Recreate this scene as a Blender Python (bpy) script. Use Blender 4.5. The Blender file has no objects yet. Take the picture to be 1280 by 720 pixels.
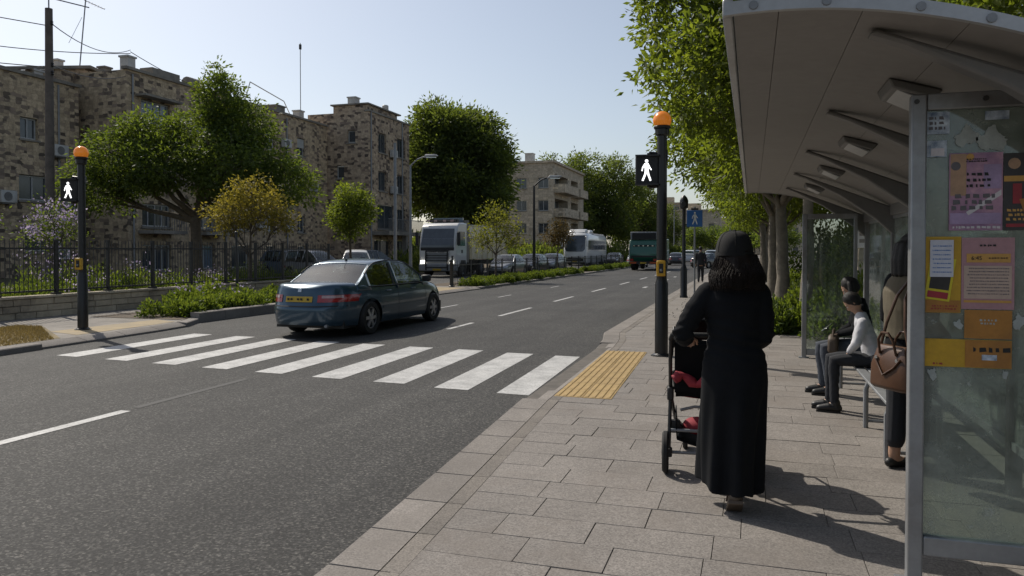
import bpy, bmesh, math, random
import numpy as np
from mathutils import Vector, Matrix, noise as mnoise

# ------------------------------------------------------------------ camera, sky, sun, exposure
scene = bpy.context.scene
COL = scene.collection
R = math.radians
EYE = 1.67
cam_data = bpy.data.cameras.new('camera')
cam = bpy.data.objects.new('camera', cam_data); COL.objects.link(cam)
cam.location = (0, 0, EYE)
cam.rotation_euler = (R(90 - 1.1), 0, math.atan(300 / 950))
cam_data.sensor_fit = 'HORIZONTAL'; cam_data.sensor_width = 36
cam_data.lens = 950 / 1280 * 36
cam_data.shift_y = -28.8 / 1280
cam_data.clip_start = 0.05; cam_data.clip_end = 3000
scene.camera = cam

SUN_EL = R(46); SUN_H = Vector((-0.87, 0.49)).normalized()     # sun stands ahead and to the left
world = bpy.data.worlds.new('World'); scene.world = world; world.use_nodes = True
wn = world.node_tree.nodes; wl = world.node_tree.links
sky = wn.new('ShaderNodeTexSky'); sky.sky_type = 'NISHITA'; sky.sun_disc = False
sky.sun_elevation = SUN_EL; sky.sun_rotation = math.atan2(SUN_H.x, SUN_H.y)
sky.altitude = 0; sky.air_density = 1.0; sky.dust_density = 1.5; sky.ozone_density = 1.0
wn['Background'].inputs['Strength'].default_value = 0.09
pale = wn.new('ShaderNodeHueSaturation'); pale.inputs['Saturation'].default_value = .70
wl.new(sky.outputs['Color'], pale.inputs['Color']); wl.new(pale.outputs['Color'], wn['Background'].inputs['Color'])
sd = bpy.data.lights.new('sun', 'SUN'); sd.energy = 3.1; sd.angle = R(0.5); sd.color = (1, .93, .82)
sun = bpy.data.objects.new('sun', sd); COL.objects.link(sun)
sun.rotation_euler = Vector((SUN_H.x * math.cos(SUN_EL), SUN_H.y * math.cos(SUN_EL), math.sin(SUN_EL))).to_track_quat('Z', 'Y').to_euler()
sun.location = (-30, 20, 40)
scene.view_settings.view_transform = 'Standard'; scene.view_settings.look = 'None'
scene.view_settings.exposure = 0.35; scene.view_settings.gamma = 1.0
scene.view_settings.use_curve_mapping = False
scene.render.engine = 'CYCLES'
try:
    scene.cycles.use_denoising = True
    scene.cycles.max_bounces = 8; scene.cycles.transparent_max_bounces = 16
    scene.cycles.caustics_reflective = False; scene.cycles.caustics_refractive = False
except Exception:
    pass

# ------------------------------------------------------------------ object helpers
def tag(o, label=None, cat=None, group=None, kind=None):
    if label: o['label'] = label
    if cat: o['category'] = cat
    if group: o['group'] = group
    if kind: o['kind'] = kind
    return o

def empty(name, loc=(0, 0, 0), rz=0.0, label=None, cat=None, group=None):
    o = bpy.data.objects.new(name, None); COL.objects.link(o)
    o.location = loc; o.rotation_euler = (0, 0, rz); o.empty_display_size = .2
    return tag(o, label, cat, group)

def kids(o):
    return [c for c in bpy.data.objects if c.parent is o]

def copy_tree(o, parent=None, cache=None):
    if cache is None:
        cache = {}
        for c in bpy.data.objects:
            if c.parent: cache.setdefault(c.parent.name, []).append(c)
    n = o.copy(); COL.objects.link(n)
    if parent is not None: n.parent = parent
    for ch in cache.get(o.name, []): copy_tree(ch, n, cache)
    return n

def uv_box(me):
    n = len(me.loops)
    if not n: return
    co = np.empty(len(me.vertices) * 3, 'f'); me.vertices.foreach_get('co', co); co = co.reshape(-1, 3)
    li = np.empty(n, 'i'); me.loops.foreach_get('vertex_index', li)
    pn = np.empty(len(me.polygons) * 3, 'f'); me.polygons.foreach_get('normal', pn); pn = np.abs(pn.reshape(-1, 3))
    tot = np.empty(len(me.polygons), 'i'); me.polygons.foreach_get('loop_total', tot)
    ax = np.repeat(np.where((pn[:, 2] >= pn[:, 0]) & (pn[:, 2] >= pn[:, 1]), 2, np.where(pn[:, 0] > pn[:, 1], 0, 1)), tot)
    c = co[li]
    u = np.where(ax == 0, c[:, 1], c[:, 0]); v = np.where(ax == 2, c[:, 1], c[:, 2])
    lay = me.uv_layers.new(name='UVMap')
    lay.data.foreach_set('uv', np.stack([u, v], 1).astype('f').ravel())

def new_obj(name, me, mats, parent=None, smooth=40, uv=True):
    for m in (mats if isinstance(mats, (list, tuple)) else [mats]):
        me.materials.append(m)
    if smooth:
        me.shade_smooth(); me.set_sharp_from_angle(angle=R(smooth))
    if uv: uv_box(me)
    o = bpy.data.objects.new(name, me); COL.objects.link(o)
    if parent is not None: o.parent = parent
    return o

class MB:
    def __init__(s): s.v = []; s.f = []; s.m = []
    def add(s, vs, fs, mi=0):
        b = len(s.v); s.v += [tuple(v) for v in vs]
        s.f += [tuple(b + i for i in f) for f in fs]; s.m += [mi] * len(fs)
        return s
    def box(s, x0, x1, y0, y1, z0, z1, mi=0):
        return s.add([(x0, y0, z0), (x1, y0, z0), (x1, y1, z0), (x0, y1, z0), (x0, y0, z1), (x1, y0, z1), (x1, y1, z1), (x0, y1, z1)],
                     [(0, 3, 2, 1), (4, 5, 6, 7), (0, 1, 5, 4), (1, 2, 6, 5), (2, 3, 7, 6), (3, 0, 4, 7)], mi)
    def cbox(s, x0, x1, y0, y1, z0, z1, c, mi=0):
        """box with its four upper edges chamfered"""
        return s.add([(x0, y0, z0), (x1, y0, z0), (x1, y1, z0), (x0, y1, z0), (x0, y0, z1 - c), (x1, y0, z1 - c), (x1, y1, z1 - c), (x0, y1, z1 - c),
                      (x0 + c, y0 + c, z1), (x1 - c, y0 + c, z1), (x1 - c, y1 - c, z1), (x0 + c, y1 - c, z1)],
                     [(0, 3, 2, 1), (0, 1, 5, 4), (1, 2, 6, 5), (2, 3, 7, 6), (3, 0, 4, 7), (4, 5, 9, 8), (5, 6, 10, 9), (6, 7, 11, 10), (7, 4, 8, 11), (8, 9, 10, 11)], mi)
    def bar(s, p, q, w, h=None, up=(0, 0, 1), mi=0):
        p = Vector(p); q = Vector(q); h = h or w; d = (q - p).normalized(); u = Vector(up)
        if abs(d.dot(u)) > .98: u = Vector((1, 0, 0))
        a = d.cross(u).normalized() * w / 2; b = a.cross(d).normalized() * h / 2
        vs = [p - a - b, p + a - b, p + a + b, p - a + b, q - a - b, q + a - b, q + a + b, q - a + b]
        return s.add(vs, [(3, 2, 1, 0), (4, 5, 6, 7), (0, 1, 5, 4), (1, 2, 6, 5), (2, 3, 7, 6), (3, 0, 4, 7)], mi)
    def tube(s, pts, r, n=8, cap=True, mi=0, flat=1.0):
        pts = [Vector(p) for p in pts]; rs = list(r) if isinstance(r, (list, tuple)) else [r] * len(pts)
        vs = []; prev = None
        for i, p in enumerate(pts):
            d = (pts[min(i + 1, len(pts) - 1)] - pts[max(i - 1, 0)])
            d = d.normalized() if d.length > 1e-9 else Vector((0, 0, 1))
            if prev is None:
                a = d.cross(Vector((0, 0, 1)) if abs(d.z) < .9 else Vector((1, 0, 0))).normalized()
            else:
                a = prev - d * prev.dot(d); a = a.normalized() if a.length > 1e-6 else d.orthogonal().normalized()
            prev = a; b = d.cross(a)
            for k in range(n):
                t = 2 * math.pi * k / n
                vs.append(p + a * math.cos(t) * rs[i] + b * math.sin(t) * rs[i] * flat)
        fs = [(i * n + k, i * n + (k + 1) % n, (i + 1) * n + (k + 1) % n, (i + 1) * n + k) for i in range(len(pts) - 1) for k in range(n)]
        if cap: fs += [tuple(range(n - 1, -1, -1)), tuple(range((len(pts) - 1) * n, len(pts) * n))]
        return s.add(vs, fs, mi)
    def lathe(s, prof, n=20, c=(0, 0, 0), axis='z', mi=0, closed=False):
        vs = []
        for r, z in prof:
            for k in range(n):
                t = 2 * math.pi * k / n; a, b = r * math.cos(t), r * math.sin(t)
                p = (a, b, z) if axis == 'z' else ((z, a, b) if axis == 'x' else (b, z, a))
                vs.append((p[0] + c[0], p[1] + c[1], p[2] + c[2]))
        m = len(prof)
        if closed: vs += vs[:n]; m += 1
        fs = [(i * n + k, i * n + (k + 1) % n, (i + 1) * n + (k + 1) % n, (i + 1) * n + k) for i in range(m - 1) for k in range(n)]
        if not closed: fs += [tuple(range(n - 1, -1, -1)), tuple(range((m - 1) * n, m * n))]
        return s.add(vs, fs, mi)
    def prism(s, poly, a, b, axis='y', mi=0):
        """poly: 2-D points; axis y: (x,z), axis x: (y,z), axis z: (x,y)"""
        def P(u, v, t): return (u, t, v) if axis == 'y' else ((t, u, v) if axis == 'x' else (u, v, t))
        n = len(poly)
        return s.add([P(u, v, a) for u, v in poly] + [P(u, v, b) for u, v in poly],
                     [tuple(range(n)), tuple(range(2 * n - 1, n - 1, -1))] + [(i, n + i, n + (i + 1) % n, (i + 1) % n) for i in range(n)], mi)
    def grid(s, fn, nu, nv, mi=0, wrap=False):
        vs = [fn(i / nu, j / nv) for j in range(nv + 1) for i in range(nu + (0 if wrap else 1))]
        w = nu if wrap else nu + 1
        fs = [(j * w + i, j * w + (i + 1) % w, (j + 1) * w + (i + 1) % w, (j + 1) * w + i) for j in range(nv) for i in range(nu)]
        return s.add(vs, fs, mi)
    def loft(s, rings, cap=True, mi=0):
        n = len(rings[0]); m = len(rings)
        fs = [(i * n + k, i * n + (k + 1) % n, (i + 1) * n + (k + 1) % n, (i + 1) * n + k) for i in range(m - 1) for k in range(n)]
        if cap: fs += [tuple(range(n - 1, -1, -1)), tuple(range((m - 1) * n, m * n))]
        return s.add([p for r in rings for p in r], fs, mi)
    def ball(s, c, r, n=14, m=9, mi=0, sc=(1, 1, 1)):
        return s.add([(c[0] + sc[0] * r * math.sin(math.pi * max(.004, min(.996, j / m))) * math.cos(2 * math.pi * k / n),
                       c[1] + sc[1] * r * math.sin(math.pi * max(.004, min(.996, j / m))) * math.sin(2 * math.pi * k / n),
                       c[2] - sc[2] * r * math.cos(math.pi * j / m)) for j in range(m + 1) for k in range(n)],
                     [(j * n + k, j * n + (k + 1) % n, (j + 1) * n + (k + 1) % n, (j + 1) * n + k) for j in range(m) for k in range(n)]
                     + [tuple(range(n - 1, -1, -1)), tuple(range(m * n, (m + 1) * n))], mi)
    def mesh(s, name, fix=True):
        me = bpy.data.meshes.new(name); me.from_pydata(s.v, [], s.f)
        if any(s.m): me.polygons.foreach_set('material_index', s.m)
        if fix:
            bm = bmesh.new(); bm.from_mesh(me); bmesh.ops.recalc_face_normals(bm, faces=bm.faces); bm.to_mesh(me); bm.free()
        me.update()
        return me
    def build(s, name, mats, parent=None, smooth=40, bevel=0, seg=2, loc=None, fix=True, sub=0):
        o = new_obj(name, s.mesh(name, fix), mats, parent, smooth)
        if loc is not None: o.location = loc
        if bevel:
            b = o.modifiers.new('bevel', 'BEVEL'); b.width = bevel; b.segments = seg; b.limit_method = 'ANGLE'; b.angle_limit = R(35)
        if sub:
            b = o.modifiers.new('sub', 'SUBSURF'); b.levels = sub; b.render_levels = sub
        return o

def struct(o): o['kind'] = 'structure'; return o

# ------------------------------------------------------------------ materials
MAT = {}
def nodes_of(name):
    m = bpy.data.materials.new(name); m.use_nodes = True; nt = m.node_tree
    return m, nt, nt.nodes, nt.links, nt.nodes['Principled BSDF']

def N(nt, typ, ins=None, **props):
    n = nt.nodes.new(typ)
    for k, v in props.items(): setattr(n, k, v)
    for k, v in (ins or {}).items():
        if isinstance(v, bpy.types.NodeSocket): nt.links.new(v, n.inputs[k])
        else: n.inputs[k].default_value = v
    return n

def ramp(nt, fac, stops, interp='LINEAR'):
    r = nt.nodes.new('ShaderNodeValToRGB'); e = r.color_ramp.elements; r.color_ramp.interpolation = interp
    while len(e) < len(stops): e.new(.5)
    for i, (p, c) in enumerate(stops):
        e[i].position = p; e[i].color = c if len(c) == 4 else (*c, 1)
    nt.links.new(fac, r.inputs['Fac']); return r.outputs['Color']

def mix(nt, f, a, b, mode='MIX'):
    n = nt.nodes.new('ShaderNodeMix'); n.data_type = 'RGBA'; n.blend_type = mode
    for i, v in ((0, f), (6, a), (7, b)):
        if isinstance(v, bpy.types.NodeSocket): nt.links.new(v, n.inputs[i])
        else: n.inputs[i].default_value = v if i == 0 or len(v) == 4 else (*v, 1)
    return n.outputs[2]

def noise(nt, vec, scale, detail=4, rough=.6):
    return N(nt, 'ShaderNodeTexNoise', {'Vector': vec, 'Scale': scale, 'Detail': detail, 'Roughness': rough}).outputs['Fac']

def bump(nt, h, strength, dist, prev=None):
    b = N(nt, 'ShaderNodeBump', {'Height': h, 'Strength': strength, 'Distance': dist})
    if prev is not None: nt.links.new(prev, b.inputs['Normal'])
    return b.outputs['Normal']

def pm(name, col, rough=.6, var=.15, scale=6.0, bmp=.15, bscale=60, bdist=.004, metal=0, spec=.5, rand=0.0, coat=0, tint=None, dirt=None, speck=0, sscale=160, place=False):
    """general surface: colour with two scales of noise, per-object variation, fine relief"""
    m, nt, n, l, b = nodes_of(name)
    v = n.new('ShaderNodeNewGeometry').outputs['Position'] if place else n.new('ShaderNodeTexCoord').outputs['Object']
    a = noise(nt, v, scale, 5, .65); c = noise(nt, v, scale * 9, 3, .6)
    lo = tuple(x * (1 - var) for x in col); hi = tuple(min(1, x * (1 + var)) for x in (tint or col))
    k = ramp(nt, a, [(.3, lo), (.7, hi)])
    k = mix(nt, .25, k, ramp(nt, c, [(.3, (.5, .5, .5)), (.75, (1, 1, 1))]), 'MULTIPLY')
    if speck:
        k = mix(nt, 1.0, k, ramp(nt, noise(nt, v, sscale, 2, .8), [(.32, (1 - speck,) * 3), (.5, (1, 1, 1)), (.7, (1 + speck,) * 3)]), 'MULTIPLY')
    if dirt:
        d = ramp(nt, noise(nt, v, scale * .35, 6, .7), [(.5, (0, 0, 0)), (.72, (1, 1, 1))])
        k = mix(nt, d, k, dirt)
    if rand:
        oi = n.new('ShaderNodeObjectInfo')
        k = mix(nt, 1.0, k, ramp(nt, oi.outputs['Random'], [(0, (1 - rand,) * 3), (1, (1 + rand * .6,) * 3)]), 'MULTIPLY')
    l.new(k, b.inputs['Base Color'])
    b.inputs['Roughness'].default_value = rough; b.inputs['Metallic'].default_value = metal
    b.inputs['Specular IOR Level'].default_value = spec
    rr = N(nt, 'ShaderNodeMapRange', {'Value': a, 'To Min': max(.03, rough - .1), 'To Max': min(1, rough + .1)})
    l.new(rr.outputs[0], b.inputs['Roughness'])
    if coat: b.inputs['Coat Weight'].default_value = coat; b.inputs['Coat Roughness'].default_value = .06
    if bmp: l.new(bump(nt, noise(nt, v, bscale, 3), bmp, bdist), b.inputs['Normal'])
    MAT[name] = m; return m

def glass_mat(name, tintc, refl=.12, rough=.02, dirt=0.0, dirtcol=(.35, .36, .33)):
    m, nt, n, l, b = nodes_of(name); n.remove(b)
    tr = N(nt, 'ShaderNodeBsdfTransparent', {'Color': (*tintc, 1)})
    gl = N(nt, 'ShaderNodeBsdfGlossy', {'Color': (.9, .93, .95, 1), 'Roughness': rough})
    fr = N(nt, 'ShaderNodeLayerWeight', {'Blend': .5})
    fp = N(nt, 'ShaderNodeMath', {0: fr.outputs['Facing'], 1: 5.0}, operation='POWER')
    f2 = N(nt, 'ShaderNodeMath', {0: fp.outputs[0], 1: .85, 2: .04 + refl}, operation='MULTIPLY_ADD')
    mx = N(nt, 'ShaderNodeMixShader', {0: f2.outputs[0], 1: tr.outputs[0], 2: gl.outputs[0]})
    out = mx.outputs[0]
    if dirt:
        tc = n.new('ShaderNodeTexCoord')
        f = ramp(nt, noise(nt, tc.outputs['Object'], 3.2, 6, .75), [(.36, (dirt * .16,) * 3), (.72, (dirt * 1.1,) * 3)])
        f3 = ramp(nt, noise(nt, tc.outputs['Object'], 13, 5, .8), [(.62, (0, 0, 0)), (.7, (.5,) * 3)])
        f = mix(nt, 1.0, f, f3, 'ADD')
        df = N(nt, 'ShaderNodeBsdfDiffuse', {'Color': (*dirtcol, 1)})
        out = N(nt, 'ShaderNodeMixShader', {0: f, 1: out, 2: df.outputs[0]}).outputs[0]
    l.new(out, n['Material Output'].inputs['Surface']); MAT[name] = m; return m

def leaf_mat(name, c_lo, c_hi, trans=.45, tcol=None):
    """leaf: reflected colour varies by leaf (attribute tint), light also passes through"""
    m, nt, n, l, b = nodes_of(name); n.remove(b)
    at = N(nt, 'ShaderNodeAttribute', attribute_name='tint')
    k = ramp(nt, at.outputs['Fac'], [(0, c_lo), (.6, tuple((a + b2) / 2 for a, b2 in zip(c_lo, c_hi))), (1, c_hi)])
    t = mix(nt, 1.0, k, tcol or (3.0, 2.85, .9), 'MULTIPLY')
    pr = N(nt, 'ShaderNodeBsdfPrincipled', {'Base Color': k, 'Roughness': .55, 'Specular IOR Level': .25})
    tl = N(nt, 'ShaderNodeBsdfTranslucent', {'Color': t})
    mx = N(nt, 'ShaderNodeMixShader', {0: trans, 1: pr.outputs[0], 2: tl.outputs[0]})
    l.new(mx.outputs[0], n['Material Output'].inputs['Surface']); MAT[name] = m; return m

def asphalt_mat(name, col, wear=.25):
    m, nt, n, l, b = nodes_of(name)
    v = n.new('ShaderNodeTexCoord').outputs['Object']
    big = noise(nt, v, .35, 5, .6); mid = noise(nt, v, 2.3, 5, .7); fine = noise(nt, v, 42, 4, .85)
    vor = N(nt, 'ShaderNodeTexVoronoi', {'Vector': v, 'Scale': 70}).outputs['Color']
    k = ramp(nt, fine, [(.32, tuple(x * .45 for x in col)), (.52, col), (.72, tuple(min(1, x * 2.4) for x in col))])
    k = mix(nt, .8, k, mix(nt, 1.0, k, ramp(nt, N(nt, 'ShaderNodeSeparateColor', {'Color': vor}).outputs[0], [(.0, (.4,) * 3), (.5, (.9,) * 3), (.75, (1.5,) * 3), (1, (3.6, 3.5, 3.3))]), 'MULTIPLY'))
    k = mix(nt, 1.0, k, ramp(nt, big, [(.3, (1 - wear,) * 3), (.7, (1 + wear, 1 + wear, 1 + wear * .9))]), 'MULTIPLY')
    # long wheel tracks and patches run with the road
    mp = N(nt, 'ShaderNodeMapping', {'Vector': v, 'Scale': (1.4, .05, 1)}).outputs[0]
    k = mix(nt, 1.0, k, ramp(nt, noise(nt, mp, 1.2, 4, .6), [(.3, (.76,) * 3), (.7, (1.2,) * 3)]), 'MULTIPLY')
    k = mix(nt, 1.0, k, ramp(nt, mid, [(.3, (.9,) * 3), (.7, (1.08,) * 3)]), 'MULTIPLY')
    l.new(k, b.inputs['Base Color']); b.inputs['Roughness'].default_value = .82; b.inputs['Specular IOR Level'].default_value = .35
    l.new(bump(nt, fine, .5, .006, bump(nt, mid, .2, .01)), b.inputs['Normal'])
    MAT[name] = m; return m

def stone_mat(name, light, mid, dark, darkfrac=.3, bw=.42, bh=.22, mortar=(.2, .18, .15), stain=(.06, .055, .05)):
    """coursed rough stone in metres of UV, single stones gone dark with weather"""
    m, nt, n, l, b = nodes_of(name)
    tc = n.new('ShaderNodeTexCoord'); uv = tc.outputs['UV']; ob = tc.outputs['Object']
    w = N(nt, 'ShaderNodeTexNoise', {'Vector': uv, 'Scale': 2.6, 'Detail': 4}).outputs['Color']
    uv2 = mix(nt, .07, uv, w, 'ADD')
    def brick(a, c, mo, bias, sq=1.0):
        t = N(nt, 'ShaderNodeTexBrick', {'Vector': uv2, 'Color1': (*a, 1), 'Color2': (*c, 1), 'Mortar': (*mo, 1), 'Scale': 1.0, 'Mortar Size': .012, 'Mortar Smooth': .3,
                                         'Bias': bias, 'Brick Width': bw, 'Row Height': bh})
        t.offset = .43; t.squash = .7; t.squash_frequency = 3
        return t
    t = brick((0, 0, 0), (1, 1, 1), (.5, .5, .5), 0)
    vm = N(nt, 'ShaderNodeMapping', {'Vector': uv2, 'Scale': (1 / bw * .95, 1 / bh * .95, 1)}).outputs[0]
    vo = N(nt, 'ShaderNodeTexVoronoi', {'Vector': vm, 'Scale': 1.0, 'Randomness': .62}, voronoi_dimensions='2D', distance='CHEBYCHEV'); sel = vo.outputs['Color']
    v2 = N(nt, 'ShaderNodeTexVoronoi', {'Vector': vm, 'Scale': 1.0, 'Randomness': .62}, voronoi_dimensions='2D', distance='CHEBYCHEV', feature='F2')
    ve = N(nt, 'ShaderNodeMath', {0: v2.outputs['Distance'], 1: vo.outputs['Distance']}, operation='SUBTRACT').outputs[0]
    mort = ramp(nt, ve, [(.02, (.45,) * 3), (.10, (0, 0, 0))])
    base = ramp(nt, N(nt, 'ShaderNodeSeparateColor', {'Color': sel}).outputs[1], [(0, mid), (.5, light), (1, tuple(min(1, x * 1.12) for x in light))])
    base = mix(nt, 1.0, base, ramp(nt, noise(nt, ob, 4, 5, .7), [(.3, (.62,) * 3), (.7, (1.2,) * 3)]), 'MULTIPLY')
    big = noise(nt, ob, .55, 4, .6)
    thr = N(nt, 'ShaderNodeMath', {0: N(nt, 'ShaderNodeSeparateColor', {'Color': sel}).outputs[0], 1: N(nt, 'ShaderNodeMapRange', {'Value': big, 'From Min': .3, 'From Max': .7, 'To Min': -.22, 'To Max': .22}).outputs[0]}, operation='ADD')
    dk = ramp(nt, thr.outputs[0], [(1 - darkfrac - .02, (0, 0, 0)), (1 - darkfrac + .03, (1, 1, 1))])
    k = mix(nt, dk, base, mix(nt, 1.0, dark, ramp(nt, N(nt, 'ShaderNodeSeparateColor', {'Color': sel}).outputs[2], [(0, (.7,) * 3), (1, (2.2, 2.1, 2.0))]), 'MULTIPLY'))
    k = mix(nt, mort, k, mortar)
    st = ramp(nt, noise(nt, N(nt, 'ShaderNodeMapping', {'Vector': ob, 'Scale': (.8, .8, .22)}).outputs[0], 1.1, 6, .7), [(.55, (0, 0, 0)), (.78, (.75,) * 3)])
    k = mix(nt, st, k, stain)
    l.new(k, b.inputs['Base Color']); b.inputs['Roughness'].default_value = .9; b.inputs['Specular IOR Level'].default_value = .2
    inv = N(nt, 'ShaderNodeMath', {0: 1.0, 1: mort}, operation='SUBTRACT').outputs[0]
    l.new(bump(nt, noise(nt, ob, 9, 4), .6, .05, bump(nt, inv, .8, .03)), b.inputs['Normal'])
    MAT[name] = m; return m

pm('black_metal', (.011, .011, .012), .38, .2, 4, .06, 90)
pm('iron', (.038, .037, .036), .5, .3, 8, .1, 80)
pm('amber_base', (.02, .02, .02), .4)
pm('grey_metal', (.30, .31, .32), .42, .12, 3, .05, 120, metal=.35, dirt=(.16, .15, .14))
pm('pale_metal', (.42, .43, .44), .4, .1, 3, .05, 120, metal=.25, dirt=(.25, .24, .22))
pm('galvanised', (.26, .27, .28), .5, .15, 5, .08, 60, metal=.3)
pm('white_paint', (.72, .72, .70), .45, .06, 5, .05)
pm('cream', (.72, .63, .44), .6, .12, 3, .08)
pm('chrome', (.6, .6, .6), .18, .05, 5, 0, metal=.9)
pm('rubber', (.012, .012, .012), .75, .2, 12, .2, 60)
pm('dark_plastic', (.018, .018, .019), .55, .2, 8, .08)
pm('interior', (.022, .022, .024), .8, .2, 6, .1)
pm('wood_pole', (.13, .11, .095), .85, .3, 3, .4, 25, .006)
pm('soil', (.10, .075, .05), .95, .35, 2, .6, 18, .03)
pm('concrete', (.34, .32, .29), .85, .15, 2.5, .2, 40, dirt=(.2, .19, .17))
pm('stone_pale', (.46, .395, .29), .88, .2, 2.5, .35, 16, .02, dirt=(.14, .12, .10), rand=.22)
pm('bark', (.12, .095, .07), .9, .35, 7, .7, 22, .02)
pm('bark_pale', (.19, .165, .13), .9, .3, 6, .6, 22, .015)
pm('wire', (.02, .02, .022), .6)
glass_mat('car_glass', (.5, .58, .58), .05)
glass_mat('shelter_glass', (.80, .86, .84), .03, .03, .16)
glass_mat('shelter_glass_old', (.60, .68, .64), .03, .04, .5, (.40, .43, .39))
pm('pane', (.055, .065, .075), .08, .3, 1.5, 0, spec=.8)
pm('pane_blue', (.16, .21, .27), .10, .3, 1.5, 0, spec=.8)
# ------------------------------------------------------------------ ground, road, pavements
asphalt_mat('asphalt', (.037, .036, .0348))
asphalt_mat('asphalt_pale', (.06, .058, .055), .2)
def paint_mat():
    m, nt, n, l, b = nodes_of('road_paint')
    v = n.new('ShaderNodeTexCoord').outputs['Object']
    k = ramp(nt, noise(nt, v, 38, 3, .7), [(.28, (.28, .275, .27)), (.47, (.50, .495, .48)), (.8, (.62, .61, .595))])
    w = ramp(nt, noise(nt, v, 3.0, 6, .75), [(.34, (.62,) * 3), (.6, (1,) * 3)])
    k = mix(nt, 1.0, k, w, 'MULTIPLY')
    ch = ramp(nt, noise(nt, v, 22, 5, .8), [(.34, (1, 1, 1)), (.40, (0, 0, 0))])
    k = mix(nt, ch, k, (.08, .08, .08))
    l.new(k, b.inputs['Base Color']); b.inputs['Roughness'].default_value = .65
    l.new(bump(nt, noise(nt, v, 95, 2), .3, .004), b.inputs['Normal']); MAT['road_paint'] = m
paint_mat()
pm('paver', (.236, .216, .197), .85, .12, 2.2, .4, 130, .003, rand=.09, dirt=(.19, .166, .145), spec=.3, speck=.38, sscale=85, place=True)
pm('kerb_stone', (.246, .224, .203), .85, .14, 2.0, .35, 110, .003, rand=.12, dirt=(.185, .166, .148), spec=.3, speck=.36, sscale=85, place=True)
pm('strip_stone', (.205, .184, .162), .85, .14, 2.5, .35, 120, .003, rand=.12, spec=.3, speck=.36, sscale=85, place=True)
pm('joint', (.125, .112, .098), .95, .3, 6, .4, 60)
pm('tactile_yellow', (.40, .275, .11), .75, .2, 3, .3, 90, rand=.1, dirt=(.28, .19, .085))
pm('tactile_faded', (.34, .265, .155), .85, .2, 3, .3, 60, dirt=(.27, .22, .15))
pm('dry_earth', (.17, .13, .085), .95, .3, 1.5, .6, 20, .03)
pm('lawn_earth', (.21, .165, .09), .95, .4, 2.0, .7, 25, .03)
pm('garden_earth', (.07, .065, .03), .95, .4, 1.0, .7, 15, .05)

def sheet(name, x0, x1, y0, y1, z, m, parent=None):
    o = MB().add([(x0, y0, z), (x1, y0, z), (x1, y1, z), (x0, y1, z)], [(0, 1, 2, 3)]).build(name, MAT[m], parent, 0)
    return o
struct(sheet('ground', -900, 900, -60, 1500, -.03, 'dry_earth'))
KP = [(-8, -1.70), (3.2, -2.02), (7.85, -2.34), (12.0, -2.42), (13.2, -2.50), (14.4, -2.70), (22, -2.76), (40, -2.9), (120, -3.0), (420, -3.0)]
def kx(y):
    for (a, b), (c, d) in zip(KP, KP[1:]):
        if y <= c: return b + (d - b) * (y - a) / (c - a)
    return KP[-1][1]
def kl(y):     # left kerb of the near carriageway
    pts = [(-8, -10.9), (9, -11.34), (13.4, -11.62), (14.6, -12.2), (22, -12.2), (24, -11.2), (31, -11.1), (420, -11.1)]
    for (a, b), (c, d) in zip(pts, pts[1:]):
        if y <= c: return b + (d - b) * (y - a) / (c - a)
    return -11.1
ys = [-8, 0, 3.2, 5, 7.85, 9, 12, 13.2, 13.4, 14.4, 14.6, 18, 22, 24, 31, 40, 80, 120, 200, 420]
mb = MB()
for a, b in zip(ys, ys[1:]):
    mb.add([(kl(a) - .05, a, 0), (kx(a) + .05, a, 0), (kx(b) + .05, b, 0), (kl(b) - .05, b, 0)], [(0, 1, 2, 3)])
road = struct(mb.build('road', MAT['asphalt'], smooth=0))
struct(sheet('opposite_road', -21.5, -14.2, 27.5, 420, -.004, 'asphalt_pale'))
struct(sheet('side_street', -60, -14.3, 27.3, 47, -.009, 'asphalt_pale'))
# painted markings, each its own thin slab on the road
def marking(poly, z=.004, name='road_marking', m='road_paint'):
    n = len(poly)
    return MB().add([(x, y, z) for x, y in poly], [tuple(range(n))]).build(name, MAT[m], road, 0)
SX = [-2.64, -3.45, -4.36, -5.30, -6.27, -7.24, -8.23, -9.22, -10.3]
SN = [8.36, 8.46, 8.62, 8.70, 8.82, 8.93, 9.05, 9.16, 9.27]
for i, (x, y) in enumerate(zip(SX, SN)):
    w = .20 if i == 0 else .225
    marking([(x - w, y + .03), (x + w, y), (x + w - .12, y + 3.28), (x - w - .12, y + 3.30)], name='crossing_stripe')
def dash(x, a, b, w=.11): marking([(x - w / 2, a), (x + w / 2, a), (x + w / 2, b), (x - w / 2, b)], name='lane_dash')
dash(-6.2, 1.2, 6.3, .13); dash(-6.13, 14.9, 16.4); dash(-6.12, 18.3, 21.2); dash(-6.15, 24.0, 26.8); dash(-6.15, 30.2, 33.2); dash(-6.15, 37, 40); dash(-6.15, 44, 47); dash(-6.15, 51, 54); dash(-6.15, 58, 61)
for a in (20.2, 25.6, 33): dash(-8.6, a, a + 1.5, .07)
for a in (34, 38.5, 43, 48): dash(-4.6, a, a + 1.1, .16)
# worn ghost of an older line near the crossing
pm('ghost_paint', (.054, .0525, .051), .8, .35, 5, .2)
marking([(-6.27, 6.45), (-6.17, 6.45), (-6.2, 8.3), (-6.3, 8.3)], .003, 'old_marking', 'ghost_paint')
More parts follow.
